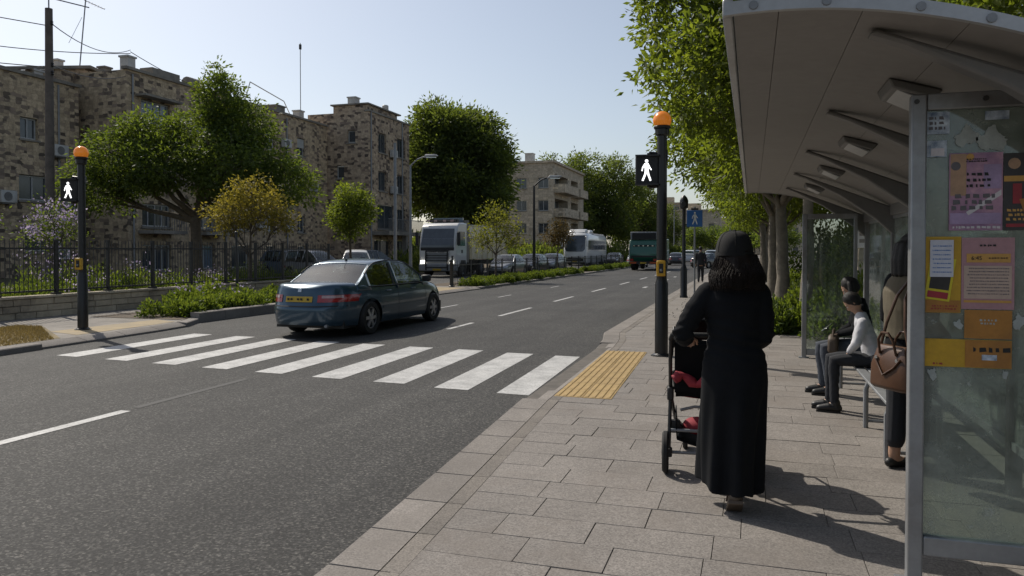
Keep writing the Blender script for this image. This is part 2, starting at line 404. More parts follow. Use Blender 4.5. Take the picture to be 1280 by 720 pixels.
# ---- near pavement
rng = random.Random(4)
mb = MB()
for a, b in zip(ys, ys[1:]):
    mb.add([(kx(a) + .04, a, .0), (60, a, .0), (60, b, .0), (kx(b) + .04, b, .0), (kx(a) + .04, a, .088), (60, a, .088), (60, b, .088), (kx(b) + .04, b, .088)],
           [(4, 5, 6, 7), (0, 4, 7, 3)])
pave = struct(mb.build('pavement', MAT['joint'], smooth=0))
PV = MB().cbox(-.5, .5, -.5, .5, -.05, 0, .0035).mesh('paver'); PV.materials.append(MAT['paver'])
PV.shade_smooth(); PV.set_sharp_from_angle(angle=R(25)); uv_box(PV)
pieces = []
y = 1.95; row = 0
while y < 60:
    dep = .335
    x = kx(y) + .30 + .10; first = True
    while x < (1.95 if y < 13.2 else .35):
        w = rng.choice([.38, .46, .52, .58, .66, .74]) if not first else rng.uniform(.3, .7)
        pieces.append((x - (.05 if first else 0), y, w + (.05 if first else 0), dep)); x += w; first = False
    y += dep; row += 1
near = sorted(pieces, key=lambda p: p[1])
for p in near[:300]:
    o = bpy.data.objects.new('paving_slab', PV); COL.objects.link(o); o.parent = pave
    o.location = (p[0] + p[2] / 2, p[1] + p[3] / 2, .1 + rng.uniform(-.0022, .0022))
    o.scale = (p[2] - .003, p[3] - .005, 1); o.rotation_euler = (rng.uniform(-.003, .003), rng.uniform(-.003, .003), rng.uniform(-.004, .004))
mb = MB()
for p in near[300:]:
    mb.cbox(p[0] + .004, p[0] + p[2] - .005, p[1] + .004, p[1] + p[3] - .005, .06, .1 + rng.uniform(-.002, .002), .006)
tag(mb.build('paving_slabs', MAT['paver'], pave, 25), kind='stuff')
struct(sheet('far_pavement', -2.4, 3.0, 59.9, 420, .098, 'paver'))
# kerb stones and the narrow strip behind them, stone by stone
y = 1.6; k = 0
while y < 62:
    L = rng.uniform(.50, .58) if y < 40 else 1.0
    a, b = y + .004, y + L - .004; xa, xb = kx(a), kx(b)
    drop = .06 if 7.9 < y < 11.9 else (.03 if 7.2 < y < 12.5 else 0)
    h = .102 - drop
    def quad(x0a, x1a, x0b, x1b, z0, z1, z2, c):
        return MB().add([(x0a, a, z0), (x1a, a, z0), (x1b, b, z0), (x0b, b, z0), (x0a, a, z1 - c), (x1a, a, z2), (x1b, b, z2), (x0b, b, z1 - c),
                         (x0a + c, a + .004, z1), (x1a, a + .004, z2), (x1b, b - .004, z2), (x0b + c, b - .004, z1)],
                        [(0, 3, 2, 1), (0, 1, 5, 4), (1, 2, 6, 5), (2, 3, 7, 6), (3, 0, 4, 7), (4, 5, 9, 8), (6, 7, 11, 10), (7, 4, 8, 11), (8, 9, 10, 11)])
    quad(xa, xa + .296, xb, xb + .296, -.05, h, .102, .018).build('kerb_stone', MAT['kerb_stone'], pave, 30)
    quad(xa + .302, xa + .412, xb + .302, xb + .412, .03, .1035, .1035, .003).build('strip_stone', MAT['strip_stone'], pave, 30)
    y += L; k += 1
mb = MB()
for a, b in ((61.9, 120), (120, 420)): mb.add([(kx(a), a, -.02), (kx(b), b, -.02), (kx(b), b, .1), (kx(a), a, .1), (kx(a) + .4, a, .102), (kx(b) + .4, b, .102)], [(0, 1, 2, 3), (3, 2, 5, 4)])
struct(mb.build('far_kerb', MAT['kerb_stone'], smooth=0))
# tactile field of yellow ribbed tiles at the crossing
TT = MB().cbox(-.155, .155, -.21, .21, -.04, .004, .003)
for i in range(4):
    xx = -.116 + i * .0775
    TT.add([(xx - .022, -.2, .004), (xx + .022, -.2, .004), (xx + .022, .2, .004), (xx - .022, .2, .004), (xx - .013, -.19, .0115), (xx + .013, -.19, .0115), (xx + .013, .19, .0115), (xx - .013, .19, .0115)],
           [(4, 5, 6, 7), (0, 1, 5, 4), (1, 2, 6, 5), (2, 3, 7, 6), (3, 0, 4, 7)])
TTm = TT.mesh('tactile_tile'); TTm.materials.append(MAT['tactile_yellow']); uv_box(TTm)
for j in range(9):
    for i in range(2):
        o = bpy.data.objects.new('tactile_tile', TTm); COL.objects.link(o); o.parent = pave
        yy = 8.12 + j * .425
        o.location = (-1.875 + i * .315 - (yy - 8) * .034, yy, .102 + rng.uniform(-.001, .001)); o.rotation_euler = (0, 0, .034)
# ---- island pavement across the road with its kerb
def isl_mat():
    m, nt, n, l, b = nodes_of('island_paving')
    tc = n.new('ShaderNodeTexCoord'); v = tc.outputs['Object']
    t = N(nt, 'ShaderNodeTexBrick', {'Vector': v, 'Color1': (.27, .245, .215, 1), 'Color2': (.20, .182, .16, 1), 'Mortar': (.10, .09, .075, 1), 'Scale': 1.0, 'Mortar Size': .006, 'Brick Width': .5, 'Row Height': .33})
    k = mix(nt, 1.0, t.outputs['Color'], ramp(nt, noise(nt, v, 2.5, 5, .7), [(.3, (.72,) * 3), (.7, (1.15,) * 3)]), 'MULTIPLY')
    l.new(k, b.inputs['Base Color']); b.inputs['Roughness'].default_value = .9; MAT['island_paving'] = m
isl_mat()
mb = MB()
iy = [-8, 0, 9, 11, 13.4, 14.6, 18, 22, 24, 31]
for a, b in zip(iy, iy[1:]):
    mb.add([(kl(a) - .3, a, .096), (-15.95, a, .096), (-15.95, b, .096), (kl(b) - .3, b, .096)], [(0, 1, 2, 3)])
struct(mb.build('island_pavement', MAT['island_paving'], smooth=0))
struct(sheet('median_ground', -14.2, -11.3, 31, 420, .092, 'soil'))
isle = None
y = 6.0
while y < 95:
    L = .95; a, b = y + .006, y + L - .006; xa, xb = kl(a), kl(b)
    up = .13 if 14.0 < y < 22.5 else 0
    dz = .05 if 9.2 < y < 13.0 or 24.5 < y < 30 else 0
    o = MB().add([(xa - .25, a, -.05), (xa, a, -.05), (xb, b, -.05), (xb - .25, b, -.05), (xa - .25, a, .104 + up), (xa - .02, a, .10 + up - dz), (xb - .02, b, .10 + up - dz), (xb - .25, b, .104 + up), (xa, a, .085 + up - dz), (xb, b, .085 + up - dz)],
                 [(0, 3, 2, 1), (4, 5, 6, 7), (5, 8, 9, 6), (8, 1, 2, 9), (0, 4, 7, 3), (0, 1, 8, 5, 4), (3, 7, 6, 9, 2)]).build('kerb_stone', MAT['kerb_stone'], None, 30)
    o.parent = bpy.data.objects['island_pavement'] if y < 31 else bpy.data.objects['median_ground']
    y += L
marking2 = MB().add([(-12.95, 11.3, .1), (-11.95, 11.0, .1), (-12.1, 13.7, .1), (-12.9, 14.0, .1)], [(0, 1, 2, 3)]).build('tactile_field', MAT['tactile_faded'], bpy.data.objects['island_pavement'], 0)
MB().add([(-12.9, 25.4, .1), (-11.55, 25.2, .1), (-11.45, 29.9, .1), (-12.7, 29.9, .1)], [(0, 1, 2, 3)]).build('tactile_field', MAT['tactile_faded'], bpy.data.objects['island_pavement'], 0)
struct(MB().add([(-11.55, 4, .1), (-15.0, 4, .1), (-14.5, 11.6, .1), (-13.9, 12.0, .1), (-11.78, 10.5, .1)], [(0, 1, 2, 3, 4)]).build('lawn_patch', MAT['lawn_earth'], None, 0))
struct(sheet('garden', -34, -16.15, 2, 27.2, .35, 'garden_earth'))
# dry grass blades on the lawn patch
rs = np.random.RandomState(3)
def blades(n, xf, h0, h1, w, name, m, lean=.5):
    P = xf(rs, n); h = rs.uniform(h0, h1, n); a = rs.uniform(0, 6.283, n); ln = rs.uniform(0, lean, n) * h
    dx, dy = np.cos(a), np.sin(a)
    v = np.zeros((n, 3, 3)); v[:, 0] = P; v[:, 1] = P
    v[:, 0, 0] -= dy * w; v[:, 0, 1] += dx * w; v[:, 1, 0] += dy * w; v[:, 1, 1] -= dx * w
    v[:, 2] = P; v[:, 2, 0] += dx * ln; v[:, 2, 1] += dy * ln; v[:, 2, 2] += h
    me = bpy.data.meshes.new(name)
    me.vertices.add(n * 3); me.vertices.foreach_set('co', v.ravel())
    me.loops.add(n * 3); me.loops.foreach_set('vertex_index', np.arange(n * 3)); me.polygons.add(n); me.polygons.foreach_set('loop_start', np.arange(0, n * 3, 3))
    at = me.attributes.new('tint', 'FLOAT', 'FACE'); at.data.foreach_set('value', rs.rand(n)); me.update(); me.validate()
    return new_obj(name, me, m, None, 0, False)
leaf_mat('dry_grass', (.16, .125, .06), (.34, .27, .13), .3, (1.2, 1.1, .7))
def lawn_pts(r, n):
    u, v = r.rand(n), r.rand(n); y = 5 + 6.9 * v; x0 = -11.7 - np.clip(y - 10.3, 0, 2) * 1.35
    return np.stack([x0 + (-14.5 - x0) * u, y, np.full(n, .1)], 1)
tag(blades(26000, lawn_pts, .02, .06, .006, 'dry_lawn', MAT['dry_grass']), 'dry yellowish lawn in the corner beside the far kerb', 'grass', kind='stuff')
# ------------------------------------------------------------------ buildings
stone_mat('old_stone', (.53, .42, .285), (.41, .322, .22), (.145, .118, .094), .27, .30, .165, mortar=(.26, .22, .16), stain=(.11, .095, .08))
stone_mat('old_stone_spotted', (.49, .385, .275), (.39, .305, .218), (.125, .10, .082), .28, .29, .18, mortar=(.26, .21, .16), stain=(.17, .14, .11))
stone_mat('clean_stone', (.50, .43, .33), (.44, .38, .29), (.34, .30, .23), .15, .6, .3, mortar=(.24, .21, .17), stain=(.2, .175, .14))
stone_mat('garden_stone', (.42, .36, .26), (.35, .29, .2), (.22, .18, .12), .2, .5, .2, stain=(.25, .2, .14))
pm('slab_concrete', (.26, .24, .205), .9, .2, 1.2, .2, 20, dirt=(.10, .09, .08))
pm('dark_recess', (.035, .033, .03), .9, .3, 2)
pm('rail', (.16, .16, .155), .6, .2, 4)
pm('shutter_white', (.42, .43, .42), .6, .15, 4)
pm('tank_white', (.50, .50, .48), .5, .12, 3, dirt=(.3, .28, .25))

def wallface(mb, o, u, n, W, z0, z1, ops=(), dep=.25, mi=0):
    o = Vector(o); u = Vector(u); n = Vector(n); up = Vector((0, 0, 1))
    us = sorted({0, W, *[a for q in ops for a in q[:2]]}); zs = sorted({z0, z1, *[a for q in ops for a in q[2:4]]})
    P = lambda a, z, d=0: o + u * a + up * z - n * d
    for a, b in zip(us, us[1:]):
        for c, d in zip(zs, zs[1:]):
            m = ((a + b) / 2, (c + d) / 2)
            if any(q[0] < m[0] < q[1] and q[2] < m[1] < q[3] for q in ops): continue
            mb.add([P(a, c), P(b, c), P(b, d), P(a, d)], [(0, 1, 2, 3)], mi)
    for a, b, c, d in [q[:4] for q in ops]:
        for s in ((P(a, c), P(b, c), P(b, c, dep), P(a, c, dep)), (P(a, d), P(a, d, dep), P(b, d, dep), P(b, d)), (P(a, c), P(a, c, dep), P(a, d, dep), P(a, d)), (P(b, c), P(b, d), P(b, d, dep), P(b, c, dep))):
            mb.add(s, [(0, 1, 2, 3)], mi)

def obox(mb, o, u, n, a, b, d0, d1, z0, z1, mi=0):
    """box in facade coordinates: along a..b, out of the wall d0..d1, up z0..z1"""
    o = Vector(o); u = Vector(u); n = Vector(n); z = Vector((0, 0, 1))
    vs = [o + u * x + n * y + z * w for w in (z0, z1) for x, y in ((a, d0), (b, d0), (b, d1), (a, d1))]
    mb.add(vs, [(0, 3, 2, 1), (4, 5, 6, 7), (0, 1, 5, 4), (1, 2, 6, 5), (2, 3, 7, 6), (3, 0, 4, 7)], mi)
    return mb

def window(root, o, u, n, q, dep=.2, bars=2, m='pane', fm='shutter_white', sill=True, grille=0):
    a, b, c, d = q[:4]
    w = MB(); obox(w, o, u, n, a + .01, b - .01, -dep - .03, -dep, c + .01, d - .01)
    win = w.build('window', MAT[m], root, 0)
    f = MB(); t = .06
    for i in range(bars + 1):
        x = a + .02 + (b - a - .04 - t) * i / bars
        obox(f, o, u, n, x, x + t, -dep + .002, -dep + .05, c + .02, d - .02)
    obox(f, o, u, n, a + .022, b - .022, -dep + .004, -dep + .046, c + .022, c + .09); obox(f, o, u, n, a + .022, b - .022, -dep + .004, -dep + .046, d - .09, d - .022)
    f.build('frame', MAT[fm], win, 0)
    if sill:
        obox(MB(), o, u, n, a - .08, b + .08, -.02, .09, c - .1, c - .003).build('sill', MAT['slab_concrete'], win, 0)
    if grille:
        g = MB()
        for i in range(int((b - a) / .16)):
            x = a + .08 + i * .16
            obox(g, o, u, n, x - .012, x + .012, .02, .04, c - .05, d + .05)
        for z in (c, (c + d) / 2, d): obox(g, o, u, n, a - .05, b + .05, .022, .045, z - .012, z + .012)
        g.build('grille', MAT['rail'], win, 0)
    return win

def tank(x, y, z, root, s=1.0):
    MB().lathe([(.02, 0), (.42 * s, 0), (.45 * s, .05), (.45 * s, 1.0 * s), (.36 * s, 1.1 * s), (.02, 1.13 * s)], 14, (x, y, z)).build('water_tank', MAT['tank_white'], root)
def boxy(x, y, z, w, h, root, m='slab_concrete', name='chimney'):
    MB().box(x - w / 2, x + w / 2, y - w / 2, y + w / 2, z, z + h).box(x - w / 2 - .06, x + w / 2 + .06, y - w / 2 - .06, y + w / 2 + .06, z + h, z + h + .1).build(name, MAT[m], root, 0)

def loc(base, pts): return [(p[0] - base[0], p[1] - base[1], p[2] - base[2]) for p in pts]

# --- the leftmost block of the old terrace
B = (-35, 20, 0)
b1 = empty('apartment_building', B, 0, 'low weathered stone apartment block at the left edge with tall balcony windows', 'building', 'old stone apartment blocks behind the garden')
o, u, n = (0, 0, 0), (0, 1, 0), (1, 0, 0)
f1 = [(9.0, 10.0, 7.3, 8.4), (5.6, 7.0, 7.2, 8.5), (8.9, 10.6, 4.2, 5.5), (4.5, 6.0, 4.2, 5.5), (9.2, 11.2, 1.6, 2.9), (5.5, 7.5, 1.6, 2.9), (1.5, 3.0, 4.2, 5.5), (1.5, 3.0, 7.2, 8.5)]
mb = MB(); wallface(mb, o, u, n, 12.5, 0, 10.5, f1)
mb.box(-9, -.26, 0, 12.4, 10.0, 10.1); wallface(mb, (0, 0, 0), (-1, 0, 0), (0, -1, 0), 9, 0, 10.5)
wallface(mb, (0, 12.5, 0), (-1, 0, 0), (0, 1, 0), 1.2, 0, 10.5)
mb.box(-9, -8.7, 0, 16, 0, 10.4)
mb.build('wall', MAT['old_stone'], b1, 0)
for q in f1: window(b1, o, u, n, q, bars=2)
# set-back bay with the glazed balcony
o2 = (-1.2, 12.5, 0)
f2 = [(.8, 4.4, 6.3, 8.7), (.8, 4.2, 3.3, 5.6), (.8, 4.2, .6, 2.6)]
mb = MB(); wallface(mb, o2, u, n, 6.5, 0, 11.1, f2, .5)
mb.box(-9, -1.5, 12.6, 18.9, 10.9, 11.0)
mb.build('recessed_wall', MAT['old_stone_spotted'], b1, 0)
window(b1, o2, u, n, f2[0], .45, 6, 'pane_blue'); window(b1, o2, u, n, f2[1], .45, 4); window(b1, o2, u, n, f2[2], .45, 4)
# stepped parapet over the bay
mb = MB().prism([(9.0, 10.3), (9.0, 10.75), (14.2, 12.0), (19, 11.3), (19, 10.3)], -1.5, -1.15, 'x'); mb.build('parapet', MAT['old_stone_spotted'], b1, 0)
MB().prism([(8.8, 10.76), (8.8, 10.9), (14.2, 12.2), (19.1, 11.5), (19.1, 11.32), (14.2, 12.02)], -1.7, -.95, 'x').build('parapet_cap', MAT['slab_concrete'], b1, 0)
obox(MB(), o, u, n, -.2, 12.6, -.3, .12, 10.51, 10.68).build('roof_edge', MAT['slab_concrete'], b1, 0)
obox(MB(), o2, u, n, .3, 4.8, .01, .9, 6.0, 6.2).build('balcony_slab', MAT['slab_concrete'], b1, 0)
boxy(-2.2, 7.4, 10.5, .6, 1.5, b1, 'slab_concrete'); boxy(-1.2, 10.9, 10.5, .5, .6, b1, 'tank_white'); boxy(-3, 13.9, 11.6, .4, .9, b1, 'tank_white')
for yy, zz in ((15.6, 12.0), (16.4, 11.9)): boxy(-1.35, yy, zz, .5, .35, b1, 'slab_concrete', 'roof_vent')
mb = MB().tube([(.05, 11.2, .2), (.05, 11.2, 10.4)], .05, 6); mb.build('downpipe', MAT['galvanised'], b1)
# --- long middle block
B = (-32.4, 33.2, 0)
b2 = empty('apartment_building', B, 0, 'long weathered stone apartment block behind the large green tree', 'building', 'old stone apartment blocks behind the garden')
W = 20.4; Z = 11.5
f = []
for s, (c, d) in enumerate(((.5, 2.0), (3.0, 4.3), (5.9, 7.2), (8.75, 10.1))):
    for a, b in ((1.0, 3.2), (5.2, 7.0), (8.6, 10.4), (12.4, 13.4), (16.2, 17.2)): f.append((a, b, c, d))
mb = MB(); wallface(mb, o, u, n, W, 0, Z, f); wallface(mb, o, (-1, 0, 0), (0, -1, 0), 9, 0, Z)
mb.box(-9, -.3, .01, W - .01, Z - .5, Z - .4); mb.box(-9, -8.7, .02, W - .02, 0, Z)
mb.build('wall', MAT['old_stone'], b2, 0)
for i, q in enumerate(f): window(b2, o, u, n, q, bars=4 if i % 5 == 0 else 2, m='pane_blue' if i in (15, 10, 1) else 'pane')
obox(MB(), o, u, n, -.15, W, -.25, .13, Z + .01, Z + .16).build('roof_edge', MAT['slab_concrete'], b2, 0)
obox(MB(), o, u, n, .6, 3.5, .01, .7, 10.18, 10.3).build('window_hood', MAT['slab_concrete'], b2, 0)
for k, (a, c) in enumerate(((4.9, 5.5), (4.9, 2.6), (.7, 5.5), (.7, 2.6))):
    sl = obox(MB(), o, u, n, a, a + 2.6, .01, 1.1, c, c + .18).build('balcony', MAT['slab_concrete'], b2, 0)
    g = MB()
    for i in range(14): obox(g, o, u, n, a + .05 + i * .19, a + .075 + i * .19, 1.05, 1.08, c + .18, c + 1.1)
    obox(g, o, u, n, a, a + 2.6, 1.04, 1.09, c + 1.1, c + 1.15); g.build('railing', MAT['rail'], sl, 0)
boxy(-.9, 1.0, Z + .1, .55, .8, b2, 'tank_white'); MB().box(-1.4, -.5, 2.4, 4.6, Z, Z + .7).build('roof_unit', MAT['slab_concrete'], b2, 0)
MB().lathe([(.02, -.6), (.38, -.6), (.4, -.5), (.4, .5), (.38, .6), (.02, .6)], 12, (-.9, 6.2, Z + .5), 'y').build('water_tank', MAT['slab_concrete'], b2)
boxy(-1.4, 9.5, Z, .8, .7, b2); boxy(-.8, 14.6, Z, 1.0, .6, b2); boxy(-1.2, 18.2, Z, .6, .9, b2, 'tank_white')
fr = MB()
for p, q in (((-1, 11.2, Z), (-1, 12.0, Z + 1.9)), ((-1, 12.0, Z + 1.9), (-1, 16.0, Z + 1.3)), ((-1, 16, Z + 1.3), (-1, 17.0, Z + .2))): fr.tube([p, q], .035, 6)
fr.build('roof_frame', MAT['tank_white'], b2)
MB().tube([(-1, 18.2, Z + 1), (-1, 18.2, Z + 6.2)], .028, 6).build('antenna_mast', MAT['rail'], b2)
MB().box(-1.08, -.92, 18.12, 18.28, Z + 5.7, Z + 6.1).build('antenna_head', MAT['dark_plastic'], b2, bevel=.03)
for a in (.35, 8.0, 14.8): MB().tube([(.06, a, .2), (.06, a, Z - .2)], .05, 6).build('downpipe', MAT['galvanised'], b2)
# --- projecting end block with spotted stone
B = (-28.8, 53.8, 0)
b3 = empty('apartment_building', B, 0, 'tall spotted stone apartment block with a roof hut, left of the big dark tree', 'building', 'old stone apartment blocks behind the garden')
Z = 12.6
fe = [(1.2, 1.9, 10.2, 11.2), (2.2, 2.9, 7.4, 8.4), (.8, 1.7, 4.3, 5.5)]       # along the end wall, from the corner leftwards
ff = [(1.6, 3.0, 9.6, 11.2), (5.0, 6.6, 9.6, 11.2), (1.6, 3.0, 6.5, 8.1), (5.0, 6.6, 6.5, 8.1), (1.4, 4.4, 3.4, 5.4), (5.0, 6.6, 3.4, 5.2), (.8, 3.6, .02, 2.5), (4.6, 6.6, .02, 2.5)]
mb = MB(); wallface(mb, o, (-1, 0, 0), (0, -1, 0), 5.5, 0, Z, fe); wallface(mb, o, u, n, 7.4, 0, Z, ff)
mb.box(-9, -.3, .3, 7.3, Z - .4, Z - .3)
mb.build('wall', MAT['old_stone_spotted'], b3, 0)
for q in fe: window(b3, o, (-1, 0, 0), (0, -1, 0), q, bars=1)
for q in ff: window(b3, o, u, n, q, bars=2, fm='rail')
mb = MB().box(-3.3, -.25, .25, 5.5, Z, Z + .62); mb.build('roof_hut', MAT['old_stone_spotted'], b3, 0)
MB().box(-3.5, -.1, .1, 6.0, Z + .63, Z + .74).build('hut_roof', MAT['slab_concrete'], b3, 0)
boxy(-2.0, 1.2, Z + .74, .7, .6, b3, 'tank_white'); tank(-1.0, 4.8, Z + .74, b3, .6)
obox(MB(), o, u, n, -.1, 7.5, -.3, .1, Z + .01, Z + .15).build('roof_edge', MAT['slab_concrete'], b3, 0)
sl = obox(MB(), o, u, n, .5, 7.2, .01, 1.5, 2.9, 3.2).build('balcony', MAT['slab_concrete'], b3, 0)
g = MB()
for i in range(44): obox(g, o, u, n, .6 + i * .15, .62 + i * .15, 1.42, 1.45, 3.2, 4.15)
obox(g, o, u, n, .5, 7.2, 1.4, 1.47, 4.15, 4.21); g.build('railing', MAT['rail'], sl, 0)
for a in (3.8, 6.8): obox(MB(), o, u, n, a, a + .4, 1.0, 1.4, 0, 2.9).build('pillar', MAT['slab_concrete'], b3, 0)
for a in (.3, 5.9): MB().tube([(.05, a, .2), (.05, a, Z)], .06, 6).build('downpipe', MAT['galvanised'], b3)
def aircon(root, a, z, m='tank_white'):
    ac = obox(MB(), (0, 0, 0), (0, 1, 0), (1, 0, 0), a, a + .85, .12, .45, z, z + .6).build('air_conditioner', MAT[m], root, bevel=.02)
    MB().lathe([(.01, 0), (.22, 0), (.22, .01), (.01, .01)], 14, (.455, a + .36, z + .3), 'x').build('fan_grille', MAT['rail'], ac)
    obox(MB(), (0, 0, 0), (0, 1, 0), (1, 0, 0), a + .1, a + .75, .0, .4, z - .06, z - .005).build('bracket', MAT['rail'], ac, 0)
for rt_, lst in ((b1, ((10.6, 6.6), (3.6, 6.5), (7.6, 4.0), (11.4, 3.9), (10.6, 1.2))), (b2, ((3.6, 9.0), (7.4, 8.6), (11.0, 6.0), (14.0, 9.1), (17.6, 6.2), (14.2, 3.2), (11.0, 3.2))), (b3, ((3.4, 9.4), (3.4, 6.4)))):
    for a_, z_ in lst: aircon(rt_, a_, z_)
for a_, z_, w_ in ((5.2, 8.75, 1.8), (8.6, 5.9, 1.8), (12.4, 5.9, 1.0), (16.2, 8.75, 1.0), (8.6, 3.0, 1.8)):
    sh_ = obox(MB(), (0, 0, 0), (0, 1, 0), (1, 0, 0), a_ + .03, a_ + w_ - .03, -.12, -.09, z_ + .62, z_ + 1.28).build('shutter', MAT['shutter_white'], b2, 0)
    for i_ in range(8): obox(MB(), (0, 0, 0), (0, 1, 0), (1, 0, 0), a_ + .04, a_ + w_ - .04, -.088, -.078, z_ + .64 + i_ * .08, z_ + .70 + i_ * .08).build('slat', MAT['shutter_white'], sh_, 0)
# --- paler block further down the street
B = (-25, 97, 0)
b4 = empty('apartment_building', B, 0, 'pale clean stone apartment block with stacked corner balconies further down the street', 'building')
Z = 13.2
f = [(a, a + 1.3, c, c + 1.3) for c in (1.2, 4.3, 7.4, 10.3) for a in (1.0, 4.2)] + [(3.0, 6.5, .2, 2.3)]
f = f[1:]
mb = MB(); wallface(mb, o, (-1, 0, 0), (0, -1, 0), 11, 0, Z, [(.6, 2.0, 9.9, 11.3), (.6, 2.0, 6.9, 8.3), (.6, 2.0, 3.9, 5.3), (3.6, 5.0, 9.9, 11.3), (3.6, 5.0, 6.9, 8.3), (3.6, 5, 3.9, 5.3), (.8, 4.5, .3, 2.6)])
ops = [(1.0, 8.5, c, c + 2.2) for c in (.3, 3.4, 6.4, 9.6)] + [(10.5, 15, c, c + 2.2) for c in (.3, 3.4, 6.4, 9.6)]
wallface(mb, o, u, n, 19, 0, Z, ops, 1.4); mb.box(-10, -1.5, .3, 18.9, Z - .3, Z - .2)
mb.build('wall', MAT['clean_stone'], b4, 0)
for q in [(.6, 2.0, 9.9, 11.3), (.6, 2.0, 6.9, 8.3), (.6, 2.0, 3.9, 5.3), (3.6, 5.0, 9.9, 11.3), (3.6, 5.0, 6.9, 8.3), (3.6, 5, 3.9, 5.3), (.8, 4.5, .3, 2.6)]: window(b4, o, (-1, 0, 0), (0, -1, 0), q, bars=2)
for q in ops: window(b4, o, u, n, q, 1.38, 4, sill=False)
for c in (3.1, 6.1, 9.3):
    for a, b in ((.6, 9.0), (10.2, 15.4)):
        sl = obox(MB(), o, u, n, a, b, .01, 1.5, c, c + .25).build('balcony', MAT['clean_stone'], b4, 0)
        q = MB(); obox(q, o, u, n, a, b, 1.36, 1.49, c + .252, c + 1.15); obox(q, o, u, n, a + .01, a + .12, .01, 1.355, c + .252, c + 1.15); q.build('balcony_front', MAT['clean_stone'], sl, 0)
obox(MB(), o, u, n, -.2, 19, -.3, .3, Z + .01, Z + .3).build('roof_edge', MAT['clean_stone'], b4, 0)
obox(MB(), o, (-1, 0, 0), (0, -1, 0), .31, 11, -.3, .2, Z + .01, Z + .3).build('roof_edge', MAT['clean_stone'], b4, 0)
boxy(-4, 3, Z, 1.1, 1.6, b4, 'tank_white')
# far blocks closing the street
rb = random.Random(8)
for i, (x, y, w, h, lab) in enumerate((( -14.5, 205, 13, 12.0, 'distant beige stone block just right of the far trees'), (-4, 260, 18, 12.0, 'distant pale stone block behind the blue crossing sign'), (12, 250, 12, 14.5, 'distant stone tower block right of the blue crossing sign'), (-27, 230, 15, 15.5, 'distant stone block rising between the far trees'))):
    r = empty('apartment_building', (x, y, 0), 0, lab, 'building', 'far stone blocks closing the street')
    ops = [(a, a + 1.6, c, c + 1.5) for c in np.arange(1.2, h - 2, 3.0) for a in np.arange(1.2, w - 2, 3.2)]
    mb = MB(); wallface(mb, (w / 2, 0, 0), (-1, 0, 0), (0, -1, 0), w, 0, h, ops, .4); mb.box(-w / 2, w / 2, .42, 12, 0, h - .3)
    mb.build('wall', MAT['clean_stone'], r, 0)
    for q in ops: window(r, (w / 2, 0, 0), (-1, 0, 0), (0, -1, 0), q, .35, 1, sill=False)
    MB().box(-w / 2 - .2, w / 2 + .2, -.3, 12.2, h + .01, h + .4).build('roof_edge', MAT['clean_stone'], r, 0)
    MB().box(-2 + i, 1.4 + i, 3, 6, h + .4, h + 2.2).build('roof_hut', MAT['clean_stone'], r, 0)

# ------------------------------------------------------------------ garden wall and railings across the road
gw = empty('garden_wall', (-15.9, 6, .09), 0, 'low pale stone garden wall under the iron railings', 'wall')
rw = random.Random(9)
mb = MB().box(-.26, -.03, 0, 21.2, 0, .47); mb.build('wall_core', MAT['concrete'], gw, 0)
for c in range(3):
    y = -rw.uniform(0, .4)
    while y < 21.2:
        L = rw.uniform(.42, .78); d = rw.uniform(.0, .022); a = max(0, y)
        MB().add([(-.03, a + .006, c * .155 + .005), (d - .006, a + .012, c * .155 + .011), (d - .006, min(21.2, y + L) - .012, c * .155 + .144), (-.03, min(21.2, y + L) - .006, c * .155 + .15),
                  (d - .004, min(21.2, y + L) - .012, c * .155 + .011), (-.03, min(21.2, y + L) - .006, c * .155 + .005), (d - .004, a + .012, c * .155 + .144), (-.03, a + .006, c * .155 + .15)],
                 [(1, 4, 2, 6), (0, 5, 4, 1), (5, 3, 2, 4), (3, 7, 6, 2), (7, 0, 1, 6), (0, 7, 3, 5)]).build('stone', MAT['stone_pale'], gw, 0)
        y += L
y = 0
while y < 21.2:
    MB().cbox(-.29, .035, y + .004, min(21.2, y + 1.03) - .004, .47, .525, .012).build('coping_stone', MAT['stone_pale'], gw, 30); y += 1.03
def fence_run(root, y0, y1, z0, h, post_dy, pick, first=True, n_lim=290, pw=.07, tall_first=0):
    y = y0; i = 0
    while y <= y1 + .01:
        hh = h + .06 + (tall_first if i == 0 else 0)
        MB().box(-pw / 2, pw / 2, y - pw / 2, y + pw / 2, z0, z0 + hh).box(-pw * .62, pw * .62, y - pw * .62, y + pw * .62, z0 + hh, z0 + hh + .04).box(-.085, .085, y - .085, y + .085, z0, z0 + .05).build('post', MAT['iron'], root, 0)
        y += post_dy; i += 1
    for z in (z0 + .1, z0 + h - .12): MB().box(-.016, .016, y0, y1, z - .02, z + .02).build('rail', MAT['iron'], root, 0)
    me = MB().box(-.007, .007, -.007, .007, 0, h - .02).lathe([(.014, h - .02), (.004, h + .04)], 4).mesh('picket'); me.materials.append(MAT['iron'])
    ys_ = np.arange(y0 + pick, y1, pick)
    for yy in ys_[-n_lim:] if not first else ys_[:n_lim]:
        o = bpy.data.objects.new('picket', me); COL.objects.link(o); o.parent = root; o.location = (0, float(yy), z0 + .06)
ff_ = empty('railing_fence', (-16.02, 6, .615), 0, 'black iron railing fence on the low stone garden wall', 'fence')
fence_run(ff_, .42, 21.0, 0, 1.22, 1.55, .115)
mf = empty('median_fence', (-12.45, 30.8, .09), 0, 'thin black railing fence along the planted median beyond the blue car', 'fence')
fence_run(mf, 0, 46, 0, 1.05, 2.3, .2, tall_first=.2)
